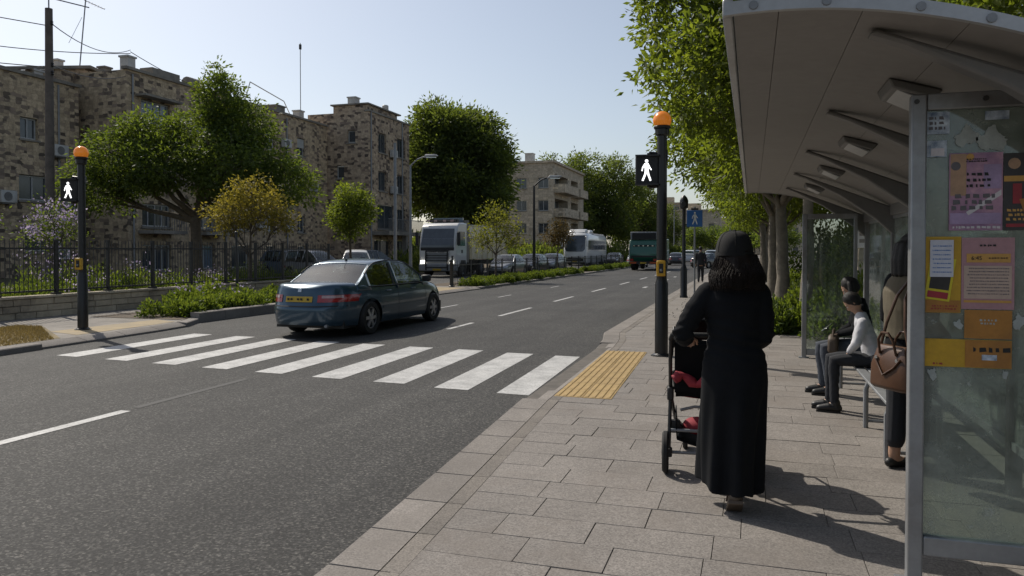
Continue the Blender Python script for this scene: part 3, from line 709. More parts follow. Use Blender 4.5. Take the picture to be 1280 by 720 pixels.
# ------------------------------------------------------------------ trees, shrubs, flowers
leaf_mat('leaf_green', (.040, .066, .020), (.105, .135, .040), .46)
leaf_mat('leaf_bright', (.055, .082, .020), (.135, .165, .042), .5)
leaf_mat('leaf_dark', (.040, .060, .024), (.100, .125, .045), .5)
leaf_mat('leaf_yellow', (.12, .115, .028), (.26, .22, .06), .5, (1.9, 1.75, .8))
leaf_mat('leaf_olive', (.07, .085, .022), (.16, .16, .045), .42)
leaf_mat('leaf_shrub', (.038, .066, .018), (.115, .145, .040), .4)
leaf_mat('leaf_rust', (.075, .06, .025), (.16, .125, .05), .4, (1.3, 1.1, .6))
leaf_mat('petal_lilac', (.42, .33, .52), (.68, .58, .76), .4, (1, 1, 1))
leaf_mat('petal_pink', (.45, .12, .16), (.65, .28, .30), .35, (1, .9, .9))

def leaves_mesh(name, P, Dr, size, rs, wid=.42, fold=.25, tint=None):
    """P leaf bases, Dr leaf axis; each leaf two folded faces"""
    n = len(P); L = size * rs.uniform(.65, 1.25, n)[:, None]
    Dr = Dr / np.linalg.norm(Dr, axis=1, keepdims=True)
    rnd = rs.normal(size=(n, 3)); S = np.cross(Dr, rnd); S /= np.linalg.norm(S, axis=1, keepdims=True) + 1e-9
    Nn = np.cross(S, Dr)
    v = np.zeros((n, 4, 3), 'f')
    mid = P + Dr * L * .45
    v[:, 0] = P; v[:, 1] = mid + S * L * wid * .5 + Nn * L * fold * .4; v[:, 2] = P + Dr * L; v[:, 3] = mid - S * L * wid * .5 + Nn * L * fold * .4
    me = bpy.data.meshes.new(name); me.vertices.add(n * 4); me.vertices.foreach_set('co', v.ravel())
    idx = (np.arange(n)[:, None] * 4 + np.array([0, 1, 2, 0, 2, 3])).ravel()
    me.loops.add(n * 6); me.loops.foreach_set('vertex_index', idx.astype('i')); me.polygons.add(n * 2); me.polygons.foreach_set('loop_start', np.arange(0, n * 6, 6 // 2).astype('i'))
    at = me.attributes.new('tint', 'FLOAT', 'FACE'); t = rs.rand(n) if tint is None else tint
    at.data.foreach_set('value', np.repeat(np.clip(t, 0, 1), 2).astype('f')); me.update(); me.validate()
    return me

def crown_points(lobes, nclu, rs, shell=.55):
    out = []; w = np.array([l[3] * l[4] * l[5] for l in lobes]) ** .75; w /= w.sum()
    for i, k in enumerate(rs.multinomial(nclu, w)):
        cx, cy, cz, rx, ry, rz = lobes[i]
        d = rs.normal(size=(k, 3)); d /= np.linalg.norm(d, axis=1, keepdims=True)
        r = (shell + (1 - shell) * rs.rand(k) ** .6) * (1 + .16 * np.sin(d[:, 0] * 5 + i) * np.cos(d[:, 2] * 6 + i * 2) + rs.normal(0, .06, k))
        out.append(np.stack([cx + d[:, 0] * r * rx, cy + d[:, 1] * r * ry, cz + d[:, 2] * r * rz], 1))
    return np.concatenate(out)

def make_tree(name, loc, trunk_h, trunk_r, lobes, nclu, per, leaf, crad, lm, label, group=None, seed=1, bark='bark', lean=(0, 0), twigs=60, shell=.5, droop=.3, wid=.42, cat='tree', forks=None):
    rs = np.random.RandomState(seed); rr = random.Random(seed)
    root = empty(name, loc, 0, label, cat, group)
    C = crown_points(lobes, nclu, rs, shell)
    mb = MB(); top = Vector((lean[0], lean[1], trunk_h))
    pts = []; rad = []
    for i in range(8):
        t = i / 7; pts.append(Vector((lean[0] * t ** 1.5 + rr.uniform(-.02, .02) * trunk_h * .4, lean[1] * t ** 1.5 + rr.uniform(-.02, .02) * trunk_h * .4, trunk_h * t)))
        rad.append(trunk_r * (1.35 if i == 0 else 1.1 if i == 1 else 1 - .25 * t))
    pts[0] = Vector((0, 0, -.05)); top = pts[-1]; mb.tube(pts, rad, 9)
    ends = []
    for l in lobes:
        e = Vector(l[:3]); m = top.lerp(e, .5) + Vector((rr.uniform(-.15, .15), rr.uniform(-.15, .15), -.12 * (e - top).length + rr.uniform(0, .1)))
        q = top - Vector((0, 0, rr.uniform(0, .25) * trunk_h * .3))
        p2 = [q, q.lerp(m, .5) + Vector((0, 0, .03)), m, m.lerp(e, .55), e]
        k = trunk_r * rr.uniform(.45, .62); mb.tube(p2, [k, k * .8, k * .6, k * .42, k * .2], 6); ends.append((p2, k))
    tw = rs.choice(len(C), min(twigs, len(C)), replace=False)
    for i in tw:
        c = Vector(C[i]); p2, k = min(ends, key=lambda e: (e[0][4] - c).length); s = p2[rr.choice([2, 3, 4])]
        mb.tube([s, s.lerp(c, .5) + Vector((0, 0, rr.uniform(-.05, .12))), c], [k * .3, k * .18, k * .06], 4, False)
    mb.build('trunk', MAT[bark], root, 60)
    P = np.repeat(C, per, 0); n = len(P)
    off = rs.normal(size=(n, 3)) * crad * np.array([1, 1, .75]); P = P + off
    cen = np.array([np.mean([l[k] for l in lobes]) for k in range(3)])
    Dr = off / (crad + 1e-6) + rs.normal(size=(n, 3)) * .7 + (P - cen) * .12; Dr[:, 2] -= droop
    ct = np.repeat(rs.rand(len(C)), per) * .5
    me = leaves_mesh('crown', P, Dr, leaf, rs, wid, tint=ct + rs.rand(n) * .5)
    new_obj('crown', me, MAT[lm], root, 0, False)
    return root

def lobed(cx, cy, cz, rx, ry, rz, n, seed, f=.36):
    r = random.Random(seed); out = [(cx, cy, cz - rz * .1, rx * .55, ry * .55, rz * .6)]
    for i in range(n):
        z = -0.75 + 1.7 * (i + .5) / n; q = math.sqrt(max(.05, 1 - min(1, abs(z)) ** 2)); a = i * 2.4 + r.uniform(-.3, .3); s = r.uniform(.75, 1.25) * f; k = r.uniform(.72, .95)
        out.append((cx + rx * q * math.cos(a) * k, cy + ry * q * math.sin(a) * k, cz + rz * min(.92, z), rx * s, ry * s, rz * s * .8))
    return out
# big green tree in the garden
make_tree('garden_tree', (-21.65, 25.7, .35), 2.7, .27, [(-1.9, -1.6, 4.9, 1.7, 1.7, 1.4), (1.9, -.2, 4.5, 1.8, 1.8, 1.5), (.4, .6, 5.8, 2.0, 2.0, 1.5), (1.0, .2, 7.4, 1.0, 1.0, 1.1), (-2.9, -1.9, 3.9, 1.4, 1.4, 1.0), (3.2, 1.2, 4.2, 1.4, 1.4, 1.1), (1.6, .9, 6.4, 1.3, 1.3, 1.2), (-1.5, -.8, 6.0, 1.1, 1.1, .9), (-.4, -1.8, 4.4, 1.4, 1.4, .9), (.9, .2, 8.3, .45, .45, .6)],
          2500, 18, .17, .17, 'leaf_green', 'large dense green tree rising from the garden behind the railings', seed=5, twigs=120)
# yellowing young tree
make_tree('garden_tree', (-16.45, 22.2, .35), 1.15, .075, [(-.55, -.3, 2.6, .85, .8, .7), (.5, -.1, 2.7, .9, .8, .7), (0, .1, 3.3, .85, .8, .65), (.9, .3, 2.3, .6, .6, .5), (-.9, .2, 2.3, .6, .6, .45)],
          330, 15, .125, .15, 'leaf_yellow', 'small yellowish tree in front of the large green garden tree', seed=8, twigs=110, shell=.35)
make_tree('street_tree', (-17.9, 31.6, 0), 2.3, .07, [(-.3, 0, 3.3, .75, .75, .7), (.4, 0, 3.5, .8, .75, .75), (0, 0, 4.2, .65, .65, .6), (.1, 0, 2.8, .7, .7, .5)],
          320, 18, .15, .16, 'leaf_bright', 'young bright green round tree behind the roof of the blue car', seed=12, twigs=60)
make_tree('large_tree', (-27.2, 68, 0), 4.5, .5, lobed(0, 0, 8.8, 4.9, 4.6, 5.7, 26, 4, .33),
          2600, 26, .40, .45, 'leaf_dark', 'huge dark green tree behind the white truck', seed=21, twigs=60, shell=.6)
make_tree('median_tree', (-12.75, 37.6, .09), 1.4, .06, [(-.5, 0, 2.5, .85, .8, .7), (.6, 0, 2.6, .85, .8, .7), (0, 0, 3.4, .75, .75, .65), (.9, .2, 2.0, .55, .6, .4), (-.9, .2, 2.0, .5, .5, .4)],
          210, 12, .15, .2, 'leaf_olive', 'thin yellow-green young tree in the median in front of the truck trailer', seed=31, twigs=70, shell=.35)
make_tree('median_tree', (-12.75, 50.8, .09), 1.5, .05, [(-.3, 0, 2.5, .7, .7, .6), (.4, 0, 2.6, .65, .7, .6), (0, 0, 3.2, .5, .5, .5)],
          170, 12, .16, .2, 'leaf_rust', 'small rust-tinged young tree in the median left of the coach', seed=33, twigs=50, shell=.35)
# dark trees beyond the coach
DT = [(-29.5, 121, 1.0, 'dark tree beside the pale block, leftmost of the row behind the coach'), (-24.0, 128, 1.03, 'tallest dark tree directly behind the coach'), (-20.5, 140, .86, 'dark tree behind the green truck, right of the coach'), (-18.2, 165, .66, 'lower dark tree at the right end of the row behind the coach'), (-33, 132, .9, 'dark tree filling the row behind the pale block')]
proto = None
for i, (x, y, s, lab) in enumerate(DT):
    if i < 2:
        t = make_tree('large_tree', (x, y, 0), 5, .5, lobed(0, 0, 9.4, 5.6, 5.0, 7.0, 22, 40 + i, .34),
                      1000, 20, .5, .55, 'leaf_dark', lab, 'dark trees beyond the coach', seed=41 + i, twigs=30, shell=.6)
        if i == 0: proto = t
    else:
        t = copy_tree(proto); t['label'] = lab; t.location = (x, y, 0); t.rotation_euler = (0, 0, i * 1.9)
    t.scale = (s, s, s)
# avenue on the near pavement
LOB = [(-1.9, -.3, 4.6, 1.7, 1.7, 1.3), (1.5, -.2, 4.7, 1.7, 1.7, 1.3), (-.9, -1.5, 5.4, 1.8, 1.7, 1.5), (.9, 1.2, 5.5, 1.9, 1.8, 1.5), (-.4, .4, 6.8, 2.1, 2.0, 1.5), (-2.0, .9, 6.0, 1.5, 1.5, 1.3), (.3, -1.3, 4.0, 1.3, 1.3, .8), (-.9, 1.6, 4.1, 1.4, 1.3, .8), (1.7, -1.2, 6.2, 1.4, 1.4, 1.2)]
AV = [(.85, 22.9, 'avenue tree with the thick pale trunk nearest the shelter glass'), (.70, 27.7, 'avenue tree with a leaning trunk, second from the shelter glass'), (.95, 33.2, 'avenue tree third from the shelter glass'), (.6, 40.2, 'avenue tree fourth from the shelter glass'), (.8, 46, 'avenue tree fifth from the shelter glass'), (.7, 52.5, 'avenue tree sixth from the shelter glass'), (.8, 60, 'avenue tree seventh from the shelter glass'), (.8, 69, 'avenue tree farthest along the near pavement')]
GA = 'avenue trees along the near pavement'
near_tree = make_tree('avenue_tree', (1.12, 17.2, .08), 3.2, .13, [(-1.9, -.6, 5.2, 1.5, 1.5, 1.2), (1.2, -.2, 4.9, 1.7, 1.7, 1.3), (-.9, -1.5, 5.8, 1.6, 1.6, 1.4), (.9, 1.2, 5.7, 1.9, 1.8, 1.5), (-.4, .4, 7.2, 2.1, 2.0, 1.6), (-2.3, .5, 6.9, 1.5, 1.5, 1.4), (-.2, -1.3, 4.2, 1.2, 1.3, .9), (-1.1, 1.0, 4.2, 1.0, 1.3, .9), (1.7, -1.2, 6.6, 1.4, 1.4, 1.2), (-1.6, -1.0, 8.2, 1.7, 1.6, 1.3), (-3.0, .2, 8.3, 1.1, 1.1, .9)],
          3000, 15, .18, .13, 'leaf_bright', 'nearest avenue tree with a large leafy crown beside the orange beacon', GA, seed=51, bark='bark_pale', twigs=200, shell=.5, wid=.40)
av = None
for i, (x, y, lab) in enumerate(AV):
    if i == 0:
        av = t = make_tree('avenue_tree', (x, y, .08), 2.9, .19, LOB, 1900, 14, .18, .15, 'leaf_bright', lab, GA, seed=55, bark='bark_pale', twigs=120, shell=.5, lean=(-.08, .1))
    else:
        t = copy_tree(av); t['label'] = lab; t.location = (x, y, .08); t.rotation_euler = (0, 0, i * 2.3)
        s = (1, .85, 1.05, .92, 1.0, .95, 1.05)[i - 1]; t.scale = (s * .93, s * .93, s)
# trees standing behind the shelter
for i, (x, y, s, rz, lab) in enumerate(((4.6, 10.6, 1.0, .7, 'tree whose crown shows above the shelter roof'), (5.2, 18.5, .9, 2.4, 'tree behind the shelter bushes, seen through its far glass'), (4.8, 27, .9, 4.0, 'tree behind the right side of the avenue'), (4.6, 36, .95, 5.1, 'tree deeper behind the right side of the avenue'))):
    t = copy_tree(av); t['label'] = lab; t['group'] = 'trees behind the shelter'; t.location = (x, y, .05); t.rotation_euler = (0, 0, rz); t.scale = (s, s, s * (1.1 if i == 0 else 1))
# far row on the right horizon
pr = None
for i, (x, y) in enumerate(((-1.5, 150), (.5, 165), (-5.5, 190), (-9, 195), (-13, 188), (3, 140), (6, 175))):
    lab = ['distant low tree left of the blue crossing sign', 'distant low tree under the blue crossing sign', 'distant low tree between the far pole and the beacon pole', 'distant low tree just right of the beacon pole', 'distant low tree behind the far traffic queue', 'distant low tree at the end of the avenue', 'distant low tree behind the end of the avenue'][i]
    if pr is None:
        pr = t = make_tree('distant_tree', (x, y, 0), 2.5, .2, [(-2, 0, 4.2, 2.2, 2, 1.7), (2, 0, 4.0, 2.2, 2, 1.6), (0, 0, 5.8, 2.2, 2, 1.5)], 260, 16, .5, .5, 'leaf_green', lab, 'distant low trees', seed=71, twigs=10)
    else:
        t = copy_tree(pr); t['label'] = lab; t.location = (x, y, 0); t.rotation_euler = (0, 0, i)

# ---- shrubs
def make_shrub(name, loc, R_, H_, n, leaf, lm, label, group, seed, wid=.3, flowers=None, fl_n=0, up=.8, cat='shrub'):
    rs = np.random.RandomState(seed); root = empty(name, loc, 0, label, cat, group)
    d = rs.normal(size=(n, 3)); d /= np.linalg.norm(d, axis=1, keepdims=True); d[:, 2] = np.abs(d[:, 2])
    nl = max(5, int(R_ * 14)); cc = rs.uniform(-1, 1, (nl, 2)) * R_ * .75; ch = rs.uniform(.45, 1, nl) * H_
    k = rs.randint(0, nl, n); r = rs.rand(n) ** .5
    rad = np.minimum(R_ * .42, .4)
    P = np.stack([cc[k, 0] + d[:, 0] * rad * r, cc[k, 1] + d[:, 1] * rad * r, np.abs(d[:, 2] * r * ch[k]) * .95 + .02], 1)
    Dr = d + rs.normal(size=(n, 3)) * .45; Dr[:, 2] += up
    new_obj('foliage', leaves_mesh('foliage', P, Dr, leaf, rs, wid, tint=(P[:, 2] / H_) * .35 + rs.rand(n) * .65), MAT[lm], root, 0, False)
    mb = MB()
    for j in range(min(nl, 14)): mb.tube([(cc[j, 0] * .3, cc[j, 1] * .3, -.02), (cc[j, 0] * .7, cc[j, 1] * .7, ch[j] * .4), (cc[j, 0], cc[j, 1], ch[j] * .85)], [.014, .01, .004], 4)
    mb.build('stems', MAT['bark'], root)
    if flowers:
        m = fl_n; kk = rs.randint(0, nl, m); g = rs.normal(size=(m, 3)) * np.array([rad * .5, rad * .5, .10])
        P = np.stack([cc[kk, 0] * 1.05, cc[kk, 1] * 1.05, ch[kk] * .98], 1) + g; P[:, 2] = np.clip(P[:, 2], .15, None)
        new_obj('blossom', leaves_mesh('blossom', P, rs.normal(size=(m, 3)) + [0, 0, .4], .06, rs, .8), MAT[flowers], root, 0, False)
    return root
GB = 'low shrubs in the kerbside bed'
sh = None
bed = [(-13.05, 14.9, 1.0, 'leftmost low shrub of the kerbside bed behind the blue car'), (-12.95, 16.0, 1.05, 'second low shrub from the left in the kerbside bed'), (-13.9, 16.2, 1.2, 'taller back-row shrub in the kerbside bed, in front of the stone wall'), (-12.95, 17.2, 1.0, 'third low shrub from the left in the kerbside bed'), (-14.0, 17.8, 1.25, 'back-row shrub by the dark stake in the kerbside bed'), (-12.95, 18.5, 1.0, 'low shrub in the kerbside bed next to the blue car boot'), (-13.6, 19.9, 1.1, 'shrub partly hidden behind the blue car boot'), (-13.0, 21.4, 1.0, 'last shrub of the kerbside bed, hidden behind the blue car')]
for i, (x, y, s, lab) in enumerate(bed):
    if sh is None: sh = t = make_shrub('low_shrub', (x, y, .1), .72, .5, 4600, .085, 'leaf_shrub', lab, GB, 81, .55, up=.25)
    elif i == 2: sh2 = t = make_shrub('low_shrub', (x, y, .1), .75, .62, 4200, .08, 'leaf_shrub', lab, GB, 83, .5, 'petal_lilac', 45, up=.3)
    else:
        t = copy_tree(sh2 if i == 4 else sh); t['label'] = lab; t.location = (x, y, .1); t.rotation_euler = (0, 0, i * 1.3)
    t.scale = (s, s, s)
struct(sheet('planting_bed', -14.9, -12.4, 14.1, 22.6, .105, 'soil'))
GM = 'clipped shrubs along the median'
y = 31.6; i = 0
while y < 78:
    if not 52.5 < y < 55.5:
        t = copy_tree(sh); t['group'] = GM; t.location = (-11.75, y, .09); t.rotation_euler = (0, 0, i * 1.7); s = (.82, .9, .78, .88)[i % 4]; t.scale = (s, s, s * 1.05)
        t['label'] = 'low green median shrub nearest to the end post of the median fence' if i == 0 else 'low green shrub in the even row along the median kerb'
    y += 1.25; i += 1
# garden planting behind the railings
GG = 'garden shrubs behind the railings'
rg = random.Random(5)
gp = [(-16.75, 11.9, .8, .95, 'petal_pink', 'pink-flowered bush behind the railings at the left edge'), (-16.8, 13.0, .7, .6, None, None), (-16.9, 14.2, .8, .75, None, None), (-16.8, 15.4, .75, .8, 'petal_lilac', None), (-16.9, 16.6, .85, 1.1, None, None), (-16.8, 17.8, .8, 1.0, 'petal_lilac', None), (-16.9, 19.0, .8, .8, None, None), (-16.8, 20.3, .8, .7, 'petal_lilac', None), (-16.9, 21.4, .7, .6, None, None), (-16.8, 22.6, .8, .7, None, None), (-16.9, 24.0, .8, .75, None, None), (-16.8, 25.6, .8, .7, None, None), (-18.4, 13.6, 1.0, 1.2, None, None), (-18.3, 16.0, 1.0, 1.3, 'petal_lilac', None), (-18.6, 18.6, 1.0, 1.2, None, None), (-18.4, 25.0, 1.0, 1.1, None, None)]
for i, (x, y, r_, h, fl, lab) in enumerate(gp):
    where = ['', 'first', 'second', 'third', 'fourth', 'fifth', 'sixth', 'seventh', 'eighth', 'ninth', 'tenth', 'eleventh'][i] if i < 12 else ''
    lab = lab or (f'{where} {"lilac-dotted" if fl else "plain green"} bush from the pink bush along the railings' if i < 12 else ['tall back-row bush left of the lit signal pole', 'tall lilac-dotted back-row bush right of the signal pole', 'tall back-row bush under the large garden tree', 'tall back-row bush under the small yellow tree'][i - 12])
    make_shrub('garden_shrub', (x, y, .35), r_, h, 2000, .10, 'leaf_shrub' if i % 3 else 'leaf_green', lab, GG, 100 + i, .34, fl, 150)
# dense bushes closing the gaps along the opposite road
for i, (x, y, s) in enumerate([(-23.6, 50.5, 2.6), (-24.5, 57, 3.6), (-31.5, 70, 5.5), (-35.5, 79, 6.5), (-23.5, 75, 3.6), (-24, 84, 4.2), (-22.5, 92, 3.2), (-20.5, 112, 4.4), (-17.5, 124, 4.6), (-14.5, 138, 4.4), (-12.8, 152, 4.0)]):
    if i == 0: dk0 = t = make_shrub('roadside_bush', (0, 0, 0), .8, .55, 2200, .1, 'leaf_dark', 'x', 'x', 333, .5)
    else: t = copy_tree(dk0)
    t.name = 'roadside_bush'; t['group'] = 'roadside bushes beyond the opposite road'; t['label'] = 'large bush lining the far side of the opposite road'; t.location = (x, y, 0); t.rotation_euler = (0, 0, i * 2.1); t.scale = (s, s, s * 1.25)
for i, y in enumerate((-1.5, 1.6, 4.4, 7.2, 10.4, 13.6, 17.0)):
    t = copy_tree(dk0); t.name = 'wall_bush'; t['group'] = 'bushes behind the boundary wall'; t['label'] = 'dark bush behind the low wall in back of the shelter'; t.location = (5.3 + .3 * (i % 2), y, .05); t.rotation_euler = (0, 0, i * 1.7); t.scale = (2.3, 2.3, 4.2)
# two lilac flowering trees
for (x, y, lab, sd) in ((-20.4, 15.2, 'lilac-flowering small tree at the left edge behind the railings', 3), (-20.0, 17.6, 'lilac-flowering small tree just left of the far signal pole', 4)):
    t = make_tree('flowering_tree', (x, y, .35), 1.3, .06, [(-.4, 0, 1.8, .5, .5, .45), (.4, 0, 1.9, .5, .5, .45), (0, 0, 2.3, .45, .45, .4)], 150, 9, .1, .2, 'leaf_green', lab, 'lilac flowering trees', seed=sd, twigs=50)
    rs2 = np.random.RandomState(sd); C = crown_points([(-.4, 0, 1.95, .5, .5, .45), (.4, 0, 2.0, .5, .5, .45), (0, 0, 2.4, .45, .45, .4)], 36, rs2, .8)
    P = np.repeat(C, 16, 0) + rs2.normal(size=(len(C) * 16, 3)) * [.10, .10, .14]
    new_obj('blossom', leaves_mesh('blossom', P, rs2.normal(size=P.shape), .085, rs2, .8), MAT['petal_lilac'], t, 0, False)
# bushes right of the pavement by the shelter
for i, (x, y, r_, h, lab) in enumerate(((.95, 15.6, .75, .75, 'low leafy bush at the foot of the avenue, left of the shelter glass'), (1.75, 14.6, .9, 1.25, 'tall leafy bush behind the far glass of the shelter'), (2.7, 15.6, 1.0, 1.6, 'tallest leafy bush behind the far glass beside the stone pillar'), (1.5, 19.5, .8, .9, 'bush at the foot of the first avenue trunk'), (1.9, 24.5, .9, 1.0, 'bush along the avenue beyond the first trunk'), (2.0, 30, .9, 1.0, 'bush along the avenue beyond the second trunk'), (2.6, 19, 1.1, 1.7, 'tall bush deeper behind the shelter glass'))):
    lb0 = make_shrub('leafy_bush', (x, y, .08), r_, h, int(5200 * max(1, r_ * h)), .11, 'leaf_shrub', lab, 'bushes beside the avenue', 140 + i, .5, up=.25)
for i, (x, y, s, lab) in enumerate(((3.0, 23, 1.5, 'large bush behind the stone pillar'), (4.2, 27.5, 1.9, 'large bush at the back of the verge beyond the stone pillar'), (5.4, 33, 2.2, 'large bush deepest behind the shelter'), (5.6, 22.5, 1.9, 'large bush behind the boundary wall and the shelter'), (3.3, 38, 1.9, 'large bush far along the avenue'))):
    t = copy_tree(lb0); t['label'] = lab; t.location = (x, y, .08); t.rotation_euler = (0, 0, i * 1.4); t.scale = (s, s, s)
# ------------------------------------------------------------------ vehicles
def paint(name, col, metal=.45, rough=.3):
    m, nt, n, l, b = nodes_of(name)
    v = n.new('ShaderNodeTexCoord').outputs['Object']
    k = mix(nt, ramp(nt, noise(nt, v, 2.5, 5, .7), [(.5, (0, 0, 0)), (.9, (.05,) * 3)]), col, (.16, .15, .13))
    # road dust low on the body
    z = N(nt, 'ShaderNodeSeparateXYZ', {'Vector': v}).outputs['Z']
    d = N(nt, 'ShaderNodeMapRange', {'Value': z, 'From Min': .15, 'From Max': .6, 'To Min': .2, 'To Max': .0}).outputs[0]
    k = mix(nt, d, k, (.12, .11, .10))
    l.new(k, b.inputs['Base Color']); b.inputs['Metallic'].default_value = metal; b.inputs['Roughness'].default_value = rough
    b.inputs['Coat Weight'].default_value = .7; b.inputs['Coat Roughness'].default_value = .08
    MAT[name] = m; return m
paint('paint_blue', (.026, .066, .104), .4, .3); paint('paint_white', (.55, .55, .54), .0, .35); paint('paint_silver', (.32, .33, .34), .5)
paint('paint_dark', (.03, .03, .035), .3); paint('paint_red', (.22, .02, .02), .1); paint('paint_green', (.012, .11, .07), .0, .45); paint('paint_greyblue', (.10, .14, .19), .4)
pm('lamp_red', (.34, .010, .012), .15, .2, 20, 0, coat=.8); pm('lamp_clear', (.46, .30, .30), .12, .15, 20, 0, coat=.8)
pm('plate_yellow', (.55, .36, .03), .5, .08, 6, 0); pm('ink', (.01, .01, .01), .6, .1)
pm('alloy', (.42, .42, .43), .35, .15, 8, 0, metal=.6)
def emit(name, col, s):
    m, nt, n, l, b = nodes_of(name)
    b.inputs['Base Color'].default_value = (*col, 1); b.inputs['Emission Color'].default_value = (*col, 1); b.inputs['Emission Strength'].default_value = s
    MAT[name] = m
emit('headlight_on', (1, .97, .88), 3.0); pm('tail_amber', (.45, .08, .015), .3, .2, 8, 0)

def text_obj(txt, size, m, parent, loc_, rot, ext=.001, name='lettering', align='CENTER'):
    c = bpy.data.curves.new(name, 'FONT'); c.body = txt; c.size = size; c.extrude = ext; c.align_x = align; c.align_y = 'CENTER'; c.resolution_u = 2
    t = bpy.data.objects.new('tmp', c); COL.objects.link(t)
    dg = bpy.context.evaluated_depsgraph_get(); me = bpy.data.meshes.new_from_object(t.evaluated_get(dg))
    bpy.data.objects.remove(t)
    me.materials.clear()
    o = new_obj(name, me, m, parent, 0); o.location = loc_; o.rotation_euler = rot
    return o

def wheel(root, x, y, r, w, side, alloy='alloy', spokes=6):
    """side +1: outer face towards +y"""
    wh = empty('wheel', (x, y, r)); wh.parent = root
    s = side
    MB().lathe([(r * .66, -w / 2), (r * .93, -w / 2), (r, -w * .34), (r, w * .34), (r * .93, w / 2), (r * .66, w / 2), (r * .64, w * .3), (r * .64, -w * .3)], 28, (0, 0, 0), 'y', closed=True).build('tyre', MAT['rubber'], wh)
    rim = MB(); yo = s * w * .38
    rim.lathe([(r * .60, min(yo, yo - s * .02)), (r * .66, min(yo, yo - s * .02)), (r * .66, max(yo, yo - s * .02)), (r * .60, max(yo, yo - s * .02))], 28, (0, 0, 0), 'y', closed=True)
    for k in range(spokes):
        a = 2 * math.pi * k / spokes; c, q = math.cos(a), math.sin(a)
        rim.bar((c * r * .08, yo, q * r * .08), (c * r * .62, yo - s * .012, q * r * .62), r * .2, .025, (0, 1, 0))
    rim.lathe([(.01, yo - .015), (r * .17, yo - .015), (r * .17, yo + .015), (.01, yo + .015)], 16, (0, 0, 0), 'y')
    rim.build('rim', MAT[alloy], wh)
    yi = s * w * .18
    MB().lathe([(.01, yi - .01), (r * .62, yi - .01), (r * .62, yi + .01), (.01, yi + .01)], 20, (0, 0, 0), 'y').build('brake_disc', MAT['dark_plastic'], wh)
    return wh

def interp(tab, x):
    for (a, b), (c, d) in zip(tab, tab[1:]):
        if x <= c: t = max(0, (x - a) / (c - a)); return b + (d - b) * t
    return tab[-1][1]
def sinterp(tab, x):
    xs = [t[0] for t in tab]; ysv = [t[1] for t in tab]; n = len(xs)
    if x <= xs[0]: return ysv[0]
    if x >= xs[-1]: return ysv[-1]
    i = max(k for k in range(n - 1) if xs[k] <= x); h = xs[i + 1] - xs[i]; t = (x - xs[i]) / h
    def sl(k):
        if k == 0 or k == n - 1: return (ysv[min(k + 1, n - 1)] - ysv[max(k - 1, 0)]) / (xs[min(k + 1, n - 1)] - xs[max(k - 1, 0)])
        a = (ysv[k] - ysv[k - 1]) / (xs[k] - xs[k - 1]); b = (ysv[k + 1] - ysv[k]) / (xs[k + 1] - xs[k])
        return 0 if a * b <= 0 else 2 * a * b / (a + b)
    return (2 * t**3 - 3 * t**2 + 1) * ysv[i] + (t**3 - 2 * t**2 + t) * h * sl(i) + (-2 * t**3 + 3 * t**2) * ysv[i + 1] + (t**3 - t**2) * h * sl(i + 1)

